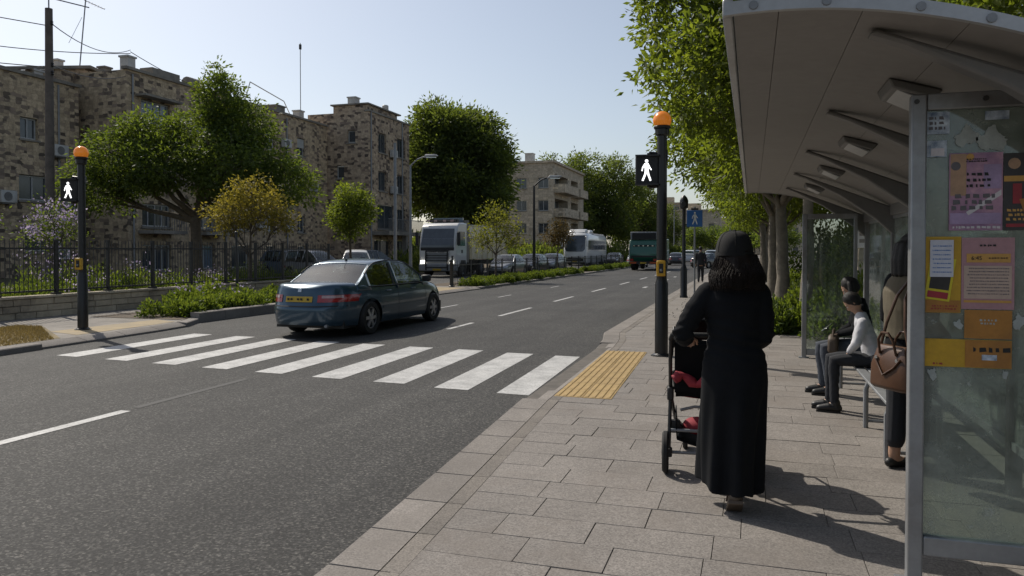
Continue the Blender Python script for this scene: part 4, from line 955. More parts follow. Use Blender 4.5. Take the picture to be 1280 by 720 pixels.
class Car:
    """saloon-type body: x forward, y left; profile tables shape it"""
    L = 2.30; W = .865; belt = .90; WR = .315; axles = (-1.24, 1.37); k = .40
    deck = [(-2.3, .90), (-2.2, .965), (-2.0, .985), (-1.5, .99), (-1.0, .95), (1.0, .93), (1.5, .86), (2.0, .75), (2.2, .66), (2.3, .58)]
    roof = [(-1.62, .96), (-1.38, 1.10), (-.98, 1.335), (-.78, 1.39), (-.3, 1.425), (.1, 1.41), (.35, 1.37), (.6, 1.26), (1.22, .91)]
    floor = .20; cut = (-1.62, 1.12)
    def __init__(s, **kw):
        for a, b in kw.items(): setattr(s, a, b)
    def w(s, x): 
        t = min(1, abs(x) / s.L); p = 5.5
        return s.W * max(0, 1 - t ** p) ** (1 / 3.2) * (1 - .05 * t * t - (.05 * max(0, x / s.L) ** 2))
    def ztop(s, x): return sinterp(s.deck, x)
    def zbot(s, x):
        z = s.floor + .05 * (abs(x) / s.L) ** 4
        for a in s.axles:
            d = abs(x - a); Rr = s.WR + .055
            if d < Rr: z = max(z, s.WR + math.sqrt(Rr * Rr - d * d))
        return z
    SEC = [(.0, .945), (.16, .985), (.42, 1.0), (.62, .992), (.80, .965), (.92, .93), (.975, .885), (1.0, .80), (1.012, .45), (1.018, 0.0)]
    SECF = None
    def side(s, x, z):
        """half width of the lower body at height z"""
        t = (z - s.floor) / (s.ztop(x) - s.floor)
        return s.w(x) * sinterp(s.SEC, t) if t <= 1.018 else 0
    def xr(s, x, z):
        """the tail and nose lean and the bumpers stand out"""
        if x < -1.6:
            t = (-x - 1.6) / (s.L - 1.6); q = sinterp([(.2, -.07), (.34, .0), (.54, .015), (.64, -.03), (.9, -.09), (1.0, -.13)], z); return x - q * t ** 2
        if x > 1.6:
            t = (x - 1.6) / (s.L - 1.6); q = sinterp([(.2, -.10), (.34, .0), (.50, .02), (.60, -.02), (.8, -.12)], z); return x + q * t ** 2
        return x
    def body(s, root, m):
        xs = [0]
        for i in range(1, 33): xs.append(s.L * (1 - (1 - i / 32) ** 1.9))
        xs += [s.L * (1 - f ** 3.2) ** (1 / 5.5) for f in np.linspace(0.0, .9, 19)]
        xs = sorted({round(float(a), 4) for q in xs for a in (q, -q)} | {round(a + d * (s.WR + .055), 4) for a in s.axles for d in (-1, -.999, -.97, -.9, -.75, -.5, -.25, 0, .25, .5, .75, .9, .97, .999, 1)})
        rings = []
        for x in xs:
            zt, zb = s.ztop(x), s.zbot(x); pts = []
            for t in (0, .05, .1, .16, .23, .3, .36, .42, .49, .56, .62, .68, .74, .80, .86, .92, .955, .98, 1.0, 1.008, 1.012, 1.016, 1.018):
                q = sinterp(s.SEC, t)
                z = zb + (zt - zb) * t if t < 1 else zt + (t - 1) * (zt - s.floor)
                tt = (z - s.floor) / (zt - s.floor); y = s.side(x, z) if t < .97 else s.w(x) * q
                pts.append((s.xr(x, z), y, z))
            rings.append(pts + [(a, -b, c) for a, b, c in reversed(pts[:-1])])
        mb = MB(); n = len(rings[0]); base = len(mb.v)
        fs = [(i * n + k, i * n + k + 1, (i + 1) * n + k + 1, (i + 1) * n + k) for i in range(len(rings) - 1) for k in range(n - 1)]
        fs = [f for f in fs if not (s.cut[0] < xs[f[0] // n] and xs[f[2] // n] < s.cut[1] and 15 <= f[0] % n <= n - 17)]
        mb.add([p for r in rings for p in r], fs)
        return mb.build('body', m, root, 50)
    # greenhouse
    def gz(s, x, y):
        zt = sinterp(s.roof, x); wt = s.gw(x, zt)
        return zt - .035 * (abs(y) / max(.05, wt)) ** 2.5
    def gw(s, x, z):
        t = abs(x - (s.roof[0][0] + s.roof[-1][0]) / 2) / ((s.roof[-1][0] - s.roof[0][0]) / 2)
        return s.W * .945 * (1 - .07 * t ** 2.5) - (z - s.belt) * s.k
    def cabin(s, root, m):
        a, b = s.roof[0][0], s.roof[-1][0]; n = 40; mb = MB(); rings = []
        for i in range(n + 1):
            x = a + (b - a) * i / n; zt = sinterp(s.roof, x) - .03
            z0 = s.belt - .06; pts = []
            for t in (0, .35, .7, .93): z = z0 + (zt - z0) * t; pts.append((x, s.gw(x, z), z))
            wt = s.gw(x, zt)
            for q in (.93, .8, .5, .2, 0): pts.append((x, wt * q, s.gz(x, wt * q)))
            rings.append(pts + [(p, -q, r) for p, q, r in reversed(pts[:-1])])
        w = len(rings[0])
        # leave openings: only roof, pillars and frames are metal
        fs = []
        for i in range(n):
            xm = a + (b - a) * (i + .5) / n
            for k in range(w - 1):
                kk = min(k, w - 2 - k)
                p = [rings[i][k], rings[i][k + 1], rings[i + 1][k + 1], rings[i + 1][k]]
                zc = sum(q[2] for q in p) / 4; yc = abs(sum(q[1] for q in p) / 4)
                if s.is_glass(xm, yc, zc, kk): continue
                fs.append((i * w + k, i * w + k + 1, (i + 1) * w + k + 1, (i + 1) * w + k))
        mb.add([p for r in rings for p in r], fs)
        o = mb.build('roof', m, root, 50)
        sol = o.modifiers.new('s', 'SOLIDIFY'); sol.thickness = .02; sol.offset = -1
        return o
    sidewin = [(-1.22, -.30), (-.20, .86)]; rearwin = (-1.54, -.96); frontwin = (.42, 1.16)
    def is_glass(s, x, y, z, kk):
        if kk >= 4: return s.rearwin[0] < x < s.rearwin[1] and y < s.gw(x, z) * .9 or s.frontwin[0] < x < s.frontwin[1] and y < s.gw(x, z) * .93
        if kk in (0, 1, 2): return any(a < x < b for a, b in s.sidewin)
        return False
    def glass(s, root, m='car_glass'):
        for nm, (a, b) in (('rear_window', s.rearwin), ('windscreen', s.frontwin)):
            def f(u, v):
                x = a - .03 + (b - a + .06) * u; zt = sinterp(s.roof, x) - .03; y = (2 * v - 1) * (s.gw(x, zt) * .93)
                return (x, y, s.gz(x, y) - .004)
            MB().grid(f, 14, 10).build(nm, MAT[m], root, 60)
        for sd in (1, -1):
            for a, b in s.sidewin:
                def f(u, v):
                    x = a - .03 + (b - a + .06) * u; zt = sinterp(s.roof, x) - .055; z = s.belt - .02 + (zt - s.belt + .02) * v
                    return (x, sd * (s.gw(x, z) - .008), z)
                MB().grid(f, 10, 4).build('side_window', MAT[m], root, 60)
    def patch(s, x0, x1, z0, z1, sd, off=.004, nu=8, nv=4, skew=0):
        def f(u, v):
            z = z0 + (z1 - z0) * v; x = x0 + (x1 - x0) * u + skew * v
            return (s.xr(x, z), sd * (s.side(x, z) + off), z)
        return MB().grid(f, nu, nv)
    def tailpatch(s, y0, y1, z0, z1, off=.006, end=-1, nu=14, nv=5):
        """piece lying on the rear (or front) face between two side positions"""
        def f(u, v):
            y = y0 + (y1 - y0) * u; z = z0 + (z1 - z0) * v
            lo, hi = 0.0, s.L
            for _ in range(30):
                m = (lo + hi) / 2
                if s.side(end * m, z) > abs(y): lo = m
                else: hi = m
            return (s.xr(end * lo, z) + end * off, y, z)
        return MB().grid(f, nu, nv)

def make_car(name, paintm, label, group, detail=True, car=None, lights=False):
    c = car or Car(); root = empty(name, (0, 0, 0), 0, label, 'car', group); P = MAT[paintm]
    c.body(root, P); c.cabin(root, P); c.glass(root)
    MB().box(-1.95, 2.0, -.70, .70, .17, .42).build('underbody', MAT['dark_plastic'], root, 0)
    for a in c.axles: MB().box(a - .36, a + .36, -.60, .60, .25, .66).build('wheel_arch', MAT['dark_plastic'], root, 0)
    for a in c.axles:
        for sd in (1, -1): wheel(root, a, sd * (c.W - .115), c.WR, .19, sd)
    # cabin furniture
    MB().box(-1.0, 1.1, -.68, .68, .45, .60).box(-1.62, -.98, -.66, .66, .60, .93).box(.75, 1.15, -.68, .68, .60, .92).build('cabin_floor', MAT['interior'], root, 0)
    for x, y in ((-.62, .36), (-.62, -.36), (.22, .36), (.22, -.36)):
        st = MB().prism([(x - .2, .8), (x - .34, 1.12), (x - .22, 1.14), (x - .05, .8)], y - .24, y + .24).build('seat', MAT['interior'], root, bevel=.03)
        MB().box(x - .36, x - .26, y - .13, y + .13, 1.15, 1.30).build('headrest', MAT['interior'], st, bevel=.03)
    # bumpers, lamps, plate
    c.tailpatch(-.74, .74, .58, .60, .008).build('bumper_seam', MAT['dark_plastic'], root)
    for sd in (1, -1):
        a, b = sorted((sd * .36, sd * .80))
        tl = c.tailpatch(a, b, .66, .79, .010).build('tail_light', MAT['lamp_red'], root, 60)
        a, b = sorted((sd * .43, sd * .70)); c.tailpatch(a, b, .735, .783, .014).build('clear_lens', MAT['lamp_clear'], tl, 60)
        c.patch(-2.12, -1.93, .665, .78, sd, .006).build('side_lens', MAT['lamp_red'], tl, 60)
        a, b = sorted((sd * .42, sd * .74)); c.tailpatch(a, b, .56, .68, .010, 1).build('headlight', MAT['headlight_on' if lights else 'chrome'], root, 60)
    c.tailpatch(-.38, .38, .56, .64, .008, 1).build('grille', MAT['dark_plastic'], root)
    c.tailpatch(-.6, .6, .26, .34, .008, 1).build('air_intake', MAT['dark_plastic'], root)
    if detail:
        pl = c.tailpatch(-.27, .27, .665, .765, .012).build('number_plate', MAT['plate_yellow'], root)
        bx = min(v.co.x for v in pl.data.vertices)
        for i in range(7):
            if i in (2, 5): continue
            y = .20 - i * .066; w = .02; q = MB()
            q.box(bx - .006, bx - .002, y - w, y + w, .695 + .004 * (i % 2), .735); q.build('plate_digit', MAT['ink'], pl, 0)
        c.tailpatch(-.035, .035, .845, .90, .012).build('badge', MAT['chrome'], root, 60)
        c.tailpatch(-.25, .25, .795, .81, .010).build('plate_trim', MAT['paint_blue'], root, 60)
        for sd in (1, -1):
            for x0, x1 in ((-.255, -.245), (.955, .965)): c.patch(x0, x1, .24, .9, sd, .003, 1, 8).build('door_gap', MAT['ink'], root)
            c.patch(-.92, -.91, .70, .9, sd, .003, 1, 6).build('door_gap', MAT['ink'], root)
            c.patch(-.85, .9, .47, .51, sd, .014, 14, 2).build('side_moulding', P, root)
            for x in (-.62, .40):
                h = MB(); yy = c.side(x, .80)
                h.add([(x - .10, sd * (yy - .005), .785), (x + .10, sd * (yy - .005), .785), (x + .10, sd * (yy + .022), .79), (x - .10, sd * (yy + .022), .79), (x - .10, sd * (yy - .005), .815), (x + .10, sd * (yy - .005), .815), (x + .10, sd * (yy + .022), .81), (x - .10, sd * (yy + .022), .81)],
                      [(0, 3, 2, 1), (4, 5, 6, 7), (0, 1, 5, 4), (1, 2, 6, 5), (2, 3, 7, 6), (3, 0, 4, 7)]); h.build('door_handle', MAT['paint_blue'], root, bevel=.008)
            mr = MB().box(.80, .92, *sorted((sd * .82, sd * 1.0)), .92, 1.06).build('wing_mirror', MAT['dark_plastic'], root, bevel=.03)
            MB().tube([(-.36, sd * .995 * c.gw(-.3, .92), .9), (-.36 + .03, sd * c.gw(-.3, 1.33), 1.34)], .018, 5).build('door_pillar', MAT['dark_plastic'], root)
            MB().tube([(x, sd * (c.gw(x, c.belt) + .004), c.belt + .004) for x in np.linspace(-1.25, .9, 12)], .012, 5).build('window_trim', MAT['dark_plastic'], root)
            MB().tube([(x, sd * (c.gw(x, sinterp(c.roof, x) - .035) + .0), sinterp(c.roof, x) - .035) for x in np.linspace(-1.25, .95, 24)], .013, 5).build('window_trim', MAT['dark_plastic'], root)
        MB().tube([(-.78, 0, 1.40), (-1.0, 0, 1.58)], .006, 5).lathe([(.03, 0), (.02, .03)], 8, (-.78, 0, 1.39)).build('aerial', MAT['dark_plastic'], root)
        MB().tube([(-2.0, -.5, .245), (-2.2, -.5, .235)], .03, 8).build('exhaust', MAT['galvanised'], root)
        MB().lathe([(.15, .0), (.18, .012), (.2, 0), (.18, -.012)], 20, (.72, .36, .98), 'x').build('steering_wheel', MAT['dark_plastic'], root)
    return root
blue = make_car('saloon_car', 'paint_blue', 'dark blue saloon car driving away over the zebra crossing', None)
blue.location = (-8.10, 15.05, 0); blue.rotation_euler = (0, 0, R(89.5)); blue.scale = (1.17, 1.06, 1.05)

# generic small cars of the traffic and the parking places
suv = Car(L=2.15, W=.88, belt=1.05, WR=.35, axles=(-1.2, 1.3), deck=[(-2.15, 1.0), (-2.0, 1.08), (-1.0, 1.06), (1.0, 1.05), (1.6, .98), (2.0, .86), (2.15, .72)],
          roof=[(-2.05, 1.07), (-1.95, 1.30), (-1.8, 1.60), (-1.5, 1.68), (-.3, 1.72), (.1, 1.68), (.35, 1.60), (1.15, 1.04)], rearwin=(-2.0, -1.84), frontwin=(.4, 1.08), sidewin=[(-1.6, -.75), (-.65, -.2), (-.1, .8)])
suv_white = make_car('parked_car', 'paint_white', 'white parked estate car between the blue car and the truck', 'cars on the side street', False, suv)
suv_white.location = (-20.6, 37.0, 0); suv_white.rotation_euler = (0, 0, R(-60))
t = make_car('parked_car', 'paint_silver', 'silver parked car whose roof shows above the blue car', 'cars on the side street', False, suv); t.location = (-24.2, 38.6, 0); t.rotation_euler = (0, 0, R(-15))
SIL = t
g = make_car('parked_car', 'paint_greyblue', 'grey-blue parked car leftmost of those behind the blue car', 'cars on the side street', False, suv); g.location = (-27.2, 40.6, 0); g.rotation_euler = (0, 0, R(-20))
q = make_car('parked_car', 'paint_dark', 'dark parked car in the shade left of the truck', 'cars on the side street', False, suv); q.location = (-25.2, 47.5, 0); q.rotation_euler = (0, 0, R(75))
SED = make_car('queued_car', 'paint_silver', 'silver car in the middle of the distant queue by the far pole', 'distant cars in the traffic queue', False); SED.location = (-5.0, 84, 0); SED.rotation_euler = (0, 0, R(90))
RED = make_car('queued_car', 'paint_dark', 'dark car in the distant queue just right of the green truck', 'distant cars in the traffic queue', False); RED.location = (-8.2, 88, 0); RED.rotation_euler = (0, 0, R(92))
for src, x, y, rz, nm, lab, gr in ((SIL, -4.7, 96, 90, 'queued_car', 'silver tall car far down the road beyond the far pole', 'distant cars in the traffic queue'), (suv_white, -7.9, 104, 90, 'queued_car', 'white tall car far down the road right of the green truck', 'distant cars in the traffic queue'),
                               (RED, -3.9, 74, 60, 'queued_car', 'dark car crossing the road end left of the blue sign pole', 'distant cars in the traffic queue'), (RED, -3.1, 116, 120, 'queued_car', 'dark car farthest down the road by the walkers', 'distant cars in the traffic queue'), (g, -8.4, 126, 90, 'queued_car', 'grey-blue car farthest down the left lane', 'distant cars in the traffic queue'),
                               (SED, -16.0, 62, -90, 'parked_car', 'silver car behind the median fence midway between truck and coach', 'cars on the opposite road'), (SED, -15.6, 48.5, -90, 'parked_car', 'silver car behind the median fence under the thin tree', 'cars on the opposite road'), (RED, -15.6, 54.6, -90, 'parked_car', 'dark car behind the median fence right of the thin tree', 'cars on the opposite road'), (RED, -15.3, 88, -90, 'parked_car', 'dark car behind the median fence right of the coach', 'cars on the opposite road')):
    t = copy_tree(src); t.name = nm; t['label'] = lab; t['group'] = gr; t.location = (x, y, 0); t.rotation_euler = (0, 0, R(rz))
# white van far ahead
van = empty('white_van', (-1.5, 92, 0), R(75), 'white van with blue windows far ahead beside the walkers', 'van')
MB().prism([(-2.6, .35), (2.4, .35), (2.5, .9), (2.0, 1.15), (1.4, 2.1), (-2.5, 2.3), (-2.62, 1.9)], -.95, .95).build('body', MAT['paint_white'], van, bevel=.1)
for sd in (1, -1):
    MB().box(-2.3, 1.35, *sorted((sd * .952, sd * .96)), 1.3, 1.95).build('side_window', MAT['pane_blue'], van, 0)
    for a in (-1.6, 1.6): wheel(van, a, sd * .86, .34, .22, sd)
MB().box(-2.68, -2.6, -.8, .8, 1.35, 2.0).build('rear_window', MAT['pane_blue'], van, 0)
for sd in (.8, -.8): MB().box(-2.66, -2.58, sd - .1, sd + .1, .9, 1.25).build('tail_light', MAT['lamp_red'], van, 0)

# --- white tipper truck facing us, x forward
tr = empty('white_truck', (-18.6, 43.6, 0), R(-90), 'white truck with lit headlights and a cream trailer body facing us', 'truck')
side = [(-1.9, .75), (.0, .55), (.08, 1.1), (.08, 1.9), (-.02, 2.4), (-.28, 3.15), (-.6, 3.38), (-1.5, 3.42), (-1.9, 3.42)]
MB().prism(side, -1.22, 1.22).build('cab', MAT['paint_white'], tr, bevel=.09, seg=3)
MB().add([(.075, -1.10, 1.98), (.075, 1.10, 1.98), (-.21, 1.04, 3.02), (-.21, -1.04, 3.02), (.09, -1.1, 1.80), (.09, 1.1, 1.80)], [(0, 1, 2, 3), (4, 5, 1, 0)]).build('windscreen', MAT['pane'], tr, 0).location.x = .02
MB().box(.07, .11, -1.12, 1.12, 1.66, 1.86).build('wiper_panel', MAT['dark_plastic'], tr, bevel=.02)
gr = MB().box(.07, .12, -.78, .78, .95, 1.5); gr.build('grille', MAT['galvanised'], tr, bevel=.02)
for z in (1.05, 1.2, 1.35): MB().box(.11, .14, -.74, .74, z - .025, z + .025).build('grille_bar', MAT['dark_plastic'], tr, 0)
lt = MB()
for i in range(9):
    if i != 4: MB().box(.121, .145, -.5 + i * .115, -.43 + i * .115, 1.53, 1.62).build('badge_letter', MAT['galvanised'], tr, 0)
bb = MB()
for y in (-.72, .72): bb.tube([(.2, y, .45), (.24, y, 1.0), (.2, y, 1.62), (.09, y, 1.68)], .045, 8)
for z in (.62, 1.62): bb.tube([(.24, -.72, z), (.24, .72, z)], .035, 8)
bb.build('bull_bar', MAT['black_metal'], tr)
MB().box(-.35, .16, -1.23, 1.23, .38, .84).build('bumper', MAT['galvanised'], tr, bevel=.06)
MB().box(.16, .175, -.28, .28, .42, .54).build('number_plate', MAT['plate_yellow'], tr, 0)
for sd in (1, -1):
    MB().box(.10, .17, *sorted((sd * .84, sd * 1.12)), .86, 1.03).build('headlight', MAT['headlight_on'], tr, bevel=.03)
    MB().box(-1.5, -.30, *sorted((sd * 1.221, sd * 1.232)), 1.95, 2.85).build('side_window', MAT['pane'], tr, 0)
    MB().box(-1.1, -.9, *sorted((sd * 1.222, sd * 1.24)), 1.5, 1.7).build('door_handle', MAT['dark_plastic'], tr, 0)
    m_ = MB().box(-.05, .08, *sorted((sd * 1.3, sd * 1.5)), 2.0, 2.8); m_.build('mirror', MAT['dark_plastic'], tr, bevel=.03)
    MB().prism([(-1.75, .3), (-1.75, .8), (-1.5, 1.05), (-.85, 1.05), (-.6, .8), (-.6, .3)], *sorted((sd * 1.0, sd * 1.235))).build('wheel_arch', MAT['dark_plastic'], tr, 0)
    for x in (-1.15, -4.6, -7.6, -8.9): wheel(tr, x, sd * 1.1, .5, .3, sd, 'galvanised', 8)
MB().box(-1.2, -.9, -.95, .95, 3.44, 3.62).tube([(-.45, -1, 3.5), (-.45, 1, 3.5)], .05, 6).build('roof_bar', MAT['dark_plastic'], tr)
for y in (-.8, -.3, .3, .8): MB().box(-.44, -.36, y - .1, y + .1, 3.46, 3.58).build('roof_lamp', MAT['lamp_clear'], tr, 0)
MB().box(-1.88, -1.7, -1.0, 1.0, 3.4, 3.75).build('air_deflector', MAT['paint_greyblue'], tr, 0)
MB().box(-10, -1.9, -.5, .5, .7, 1.0).build('chassis', MAT['dark_plastic'], tr, 0)
MB().box(-2.3, -1.92, -1.2, 1.2, .9, 3.6).build('cab_gap_panel', MAT['slab_concrete'], tr, 0)
MB().loft([[(x, 1.25, 1.1), (x, 1.25, 2.6), (x, .95, 3.25), (x, -.95, 3.25), (x, -1.25, 2.6), (x, -1.25, 1.1)] for x in (-2.4, -10)]).build('trailer_body', MAT['cream'], tr, 0)
for x in np.arange(-2.6, -10, -1.05): MB().loft([[(x + d, 1.3, 1.1), (x + d, 1.3, 2.62), (x + d, .98, 3.3), (x + d, -.98, 3.3), (x + d, -1.3, 2.62), (x + d, -1.3, 1.1)] for d in (-.05, .05)]).build('trailer_rib', MAT['cream'], tr, 0)
MB().box(-10, -2.4, -.9, .9, 3.31, 3.36).build('trailer_cover', MAT['white_paint'], tr, 0)

# --- white coach
co = empty('white_coach', (-18.3, 80.5, 0), R(-90), 'white touring coach with a big dark windscreen facing us', 'bus')
def coach_ring(x, w, z0, z1, r=.35): return [(x, w * .97, z0), (x, w, z0 + .4), (x, w, z1 - .9), (x, w * .94, z1 - r), (x, w * .7, z1 - .06), (x, 0, z1), (x, -w * .7, z1 - .06), (x, -w * .94, z1 - r), (x, -w, z1 - .9), (x, -w, z0 + .4), (x, -w * .97, z0)]
MB().loft([coach_ring(x, w, z0, z1) for x, w, z0, z1 in ((0.05, .95, .5, 1.4), (0.0, 1.18, .4, 1.75), (-.18, 1.26, .35, 2.6), (-.5, 1.28, .33, 3.3), (-.95, 1.29, .33, 3.58), (-1.5, 1.29, .33, 3.66), (-11.5, 1.29, .33, 3.66), (-12, 1.25, .4, 3.5))]).build('body', MAT['paint_white'], co, 50)
def ws(u, v):
    z = 1.55 + 1.75 * v; x = interp([(1.4, .06), (1.75, .02), (2.6, -.14), (3.3, -.44)], z) ; y = (2 * u - 1) * 1.12; return (x - .12 * abs(2 * u - 1) ** 3 + .03, y, z)
MB().grid(ws, 12, 6).build('windscreen', MAT['pane'], co, 60)
for sd in (1, -1):
    for a in np.arange(-1.0, -11.2, -1.7): MB().box(a - 1.62, a, *sorted((sd * 1.286, sd * 1.30)), 1.75, 2.75).build('side_window', MAT['pane'], co, 0)
    MB().box(.0, .07, *sorted((sd * .75, sd * 1.08)), .75, 1.0).build('headlight', MAT['chrome'], co, bevel=.05)
    MB().tube([(-.1, sd * 1.15, 3.2), (.35, sd * 1.35, 3.1), (.38, sd * 1.38, 2.7)], .04, 6).box(.3, .45, *sorted((sd * 1.28, sd * 1.5)), 2.1, 2.75).build('mirror', MAT['white_paint'], co, bevel=.03)
    for x in (-2.7, -8.8, -10.1): wheel(co, x, sd * 1.14, .5, .3, sd, 'galvanised', 8)
for x0, x1, h in ((-2.6, -1.2, 4.0), (-5.5, -3.6, 3.95)): MB().prism([(x0, 3.6), (x0 + .3, h), (x1 - .5, h), (x1, 3.6)], -.95, .95).build('roof_unit', MAT['paint_white'], co, bevel=.12, seg=3)
MB().box(.02, .1, -.5, .5, .55, .8).build('grille', MAT['dark_plastic'], co, bevel=.02); MB().box(.06, .11, -.26, .26, .42, .53).build('number_plate', MAT['plate_yellow'], co, 0)
MB().tube([(.02, -.6, 1.62), (-.05, -.1, 2.3)], .02, 5).tube([(.02, .5, 1.62), (-.05, .9, 2.3)], .02, 5).build('wiper', MAT['dark_plastic'], co)

# --- green refuse truck seen from behind (x forward)
gt = empty('green_truck', (-8.5, 63.0, 0), R(90), 'green refuse truck seen from behind in the left lane', 'truck')
MB().prism([(0, .75), (-.25, 1.1), (-.2, 1.8), (.2, 2.55), (6.2, 2.55), (6.2, .75)], -1.2, 1.2).build('body', MAT['paint_green'], gt, bevel=.06)
MB().box(.1, 1.0, -1.12, 1.12, 2.56, 3.2).build('hopper_frame', MAT['galvanised'], gt, bevel=.03)
MB().box(.06, .13, -.98, .98, 2.6, 3.1).build('hopper_opening', MAT['ink'], gt, 0)
MB().box(-.30, -.22, -1.0, 1.0, 1.12, 1.24).build('cross_bar', MAT['dark_plastic'], gt, 0)
MB().box(-.12, -.02, -.9, .9, 1.98, 2.12).build('light_bar', MAT['dark_plastic'], gt, 0)
for i in range(5): MB().box(-.14, -.1, -.8 + i * .38, -.66 + i * .38, 2.0, 2.09).build('marker_light', MAT['chrome'], gt, 0)
MB().box(-.45, -.1, -1.15, 1.15, .55, .74).build('rear_bumper', MAT['dark_plastic'], gt, 0)
for sd in (1, -1):
    MB().box(-.47, -.44, *sorted((sd * .55, sd * 1.1)), .58, .73).build('tail_light', MAT['tail_amber'], gt, 0)
    MB().box(-.33, -.27, *sorted((sd * .82, sd * 1.1)), .80, .98).build('tail_light', MAT['lamp_red'], gt, 0)
    MB().tube([(-.3, sd * 1.1, .8), (-.35, sd * 1.15, 1.6), (-.05, sd * 1.15, 2.2)], .03, 6).build('grab_rail', MAT['galvanised'], gt)
    for x in (1.3, 2.6, 6.8): wheel(gt, x, sd * 1.02, .5, .34, sd, 'galvanised', 8)
MB().box(6.3, 8.3, -1.2, 1.2, .8, 2.7).build('cab', MAT['paint_green'], gt, bevel=.08); MB().box(-.1, 8, -.5, .5, .55, .8).build('chassis', MAT['dark_plastic'], gt, 0)
MB().box(-.475, -.455, -.25, .25, .58, .7).build('number_plate', MAT['plate_yellow'], gt, 0)
pk = copy_tree(SED); pk.name = 'queued_car'; pk['label'] = 'silver car half hidden left of the green truck'; pk['group'] = 'distant cars in the traffic queue'; pk.location = (-11.2 + .3, 76, 0)
MB_far = empty('box_truck', (-13.6, 105, 0), R(-90), 'pale box truck behind the green refuse truck', 'truck')
MB().box(-7, -1.9, -1.2, 1.2, .9, 3.6).build('box_body', MAT['white_paint'], MB_far, bevel=.03); MB().prism([(-1.8, .5), (0, .5), (.1, 1.4), (-.3, 2.5), (-1.8, 2.6)], -1.1, 1.1).build('cab', MAT['paint_white'], MB_far, bevel=.08)
MB().add([(.12, -.95, 1.45), (.12, .95, 1.45), (-.24, .9, 2.38), (-.24, -.9, 2.38)], [(0, 1, 2, 3)]).build('windscreen', MAT['pane'], MB_far, 0)
for sd in (1, -1):
    for x in (-.9, -5.4): wheel(MB_far, x, sd * 1.0, .45, .28, sd, 'galvanised', 8)
# ------------------------------------------------------------------ signals, lamps, poles, signs
def amber():
    m, nt, n, l, b = nodes_of('amber_globe')
    b.inputs['Base Color'].default_value = (.75, .22, .02, 1); b.inputs['Roughness'].default_value = .25
    b.inputs['Emission Color'].default_value = (1, .30, .03, 1); b.inputs['Emission Strength'].default_value = .16
    MAT['amber_globe'] = m
amber(); emit('walk_white', (1, 1, 1), 1.4); emit('amber_core', (1, .55, .12), 2.2)
pm('button_yellow', (.60, .34, .02), .45, .08, 6, .03); pm('sign_blue', (.02, .13, .40), .4, .1, 4, 0); pm('sign_white', (.8, .8, .8), .4, .04, 5, 0)
def disc(cx, cz, r, n=18): return [(cx + r * math.cos(2 * math.pi * k / n), cz + r * math.sin(2 * math.pi * k / n)) for k in range(n)]
def walker(root, y0, y1, cx, cz, h, m, parent):
    """walking figure of the signal as a flat lit shape: head, body with arms and legs"""
    s = h / 2.0; mb = MB()
    T = lambda pts: [(cx + x * s, cz + z * s) for x, z in pts]
    mb.prism(disc(cx + .03 * s, cz + .86 * s, .145 * s), y0, y1)
    mb.prism(T([(-.10, .66), (.16, .68), (.22, .55), (.20, .05), (-.12, .05), (-.17, .55)]), y0, y1)
    mb.prism(T([(.13, .66), (.22, .58), (.40, .22), (.50, .10), (.43, .02), (.30, .16), (.10, .48)]), y0, y1)
    mb.prism(T([(-.08, .66), (-.18, .60), (-.36, .30), (-.42, -.02), (-.32, -.04), (-.26, .24), (-.06, .48)]), y0, y1)
    mb.prism(T([(-.02, .08), (.20, .08), (.27, -.30), (.46, -.88), (.32, -.94), (.10, -.36)]), y0, y1)
    mb.prism(T([(-.12, .08), (.10, .08), (.02, -.30), (-.24, -.92), (-.40, -.88), (-.16, -.28)]), y0, y1)
    return mb.build('walking_figure', MAT[m], parent, 0)
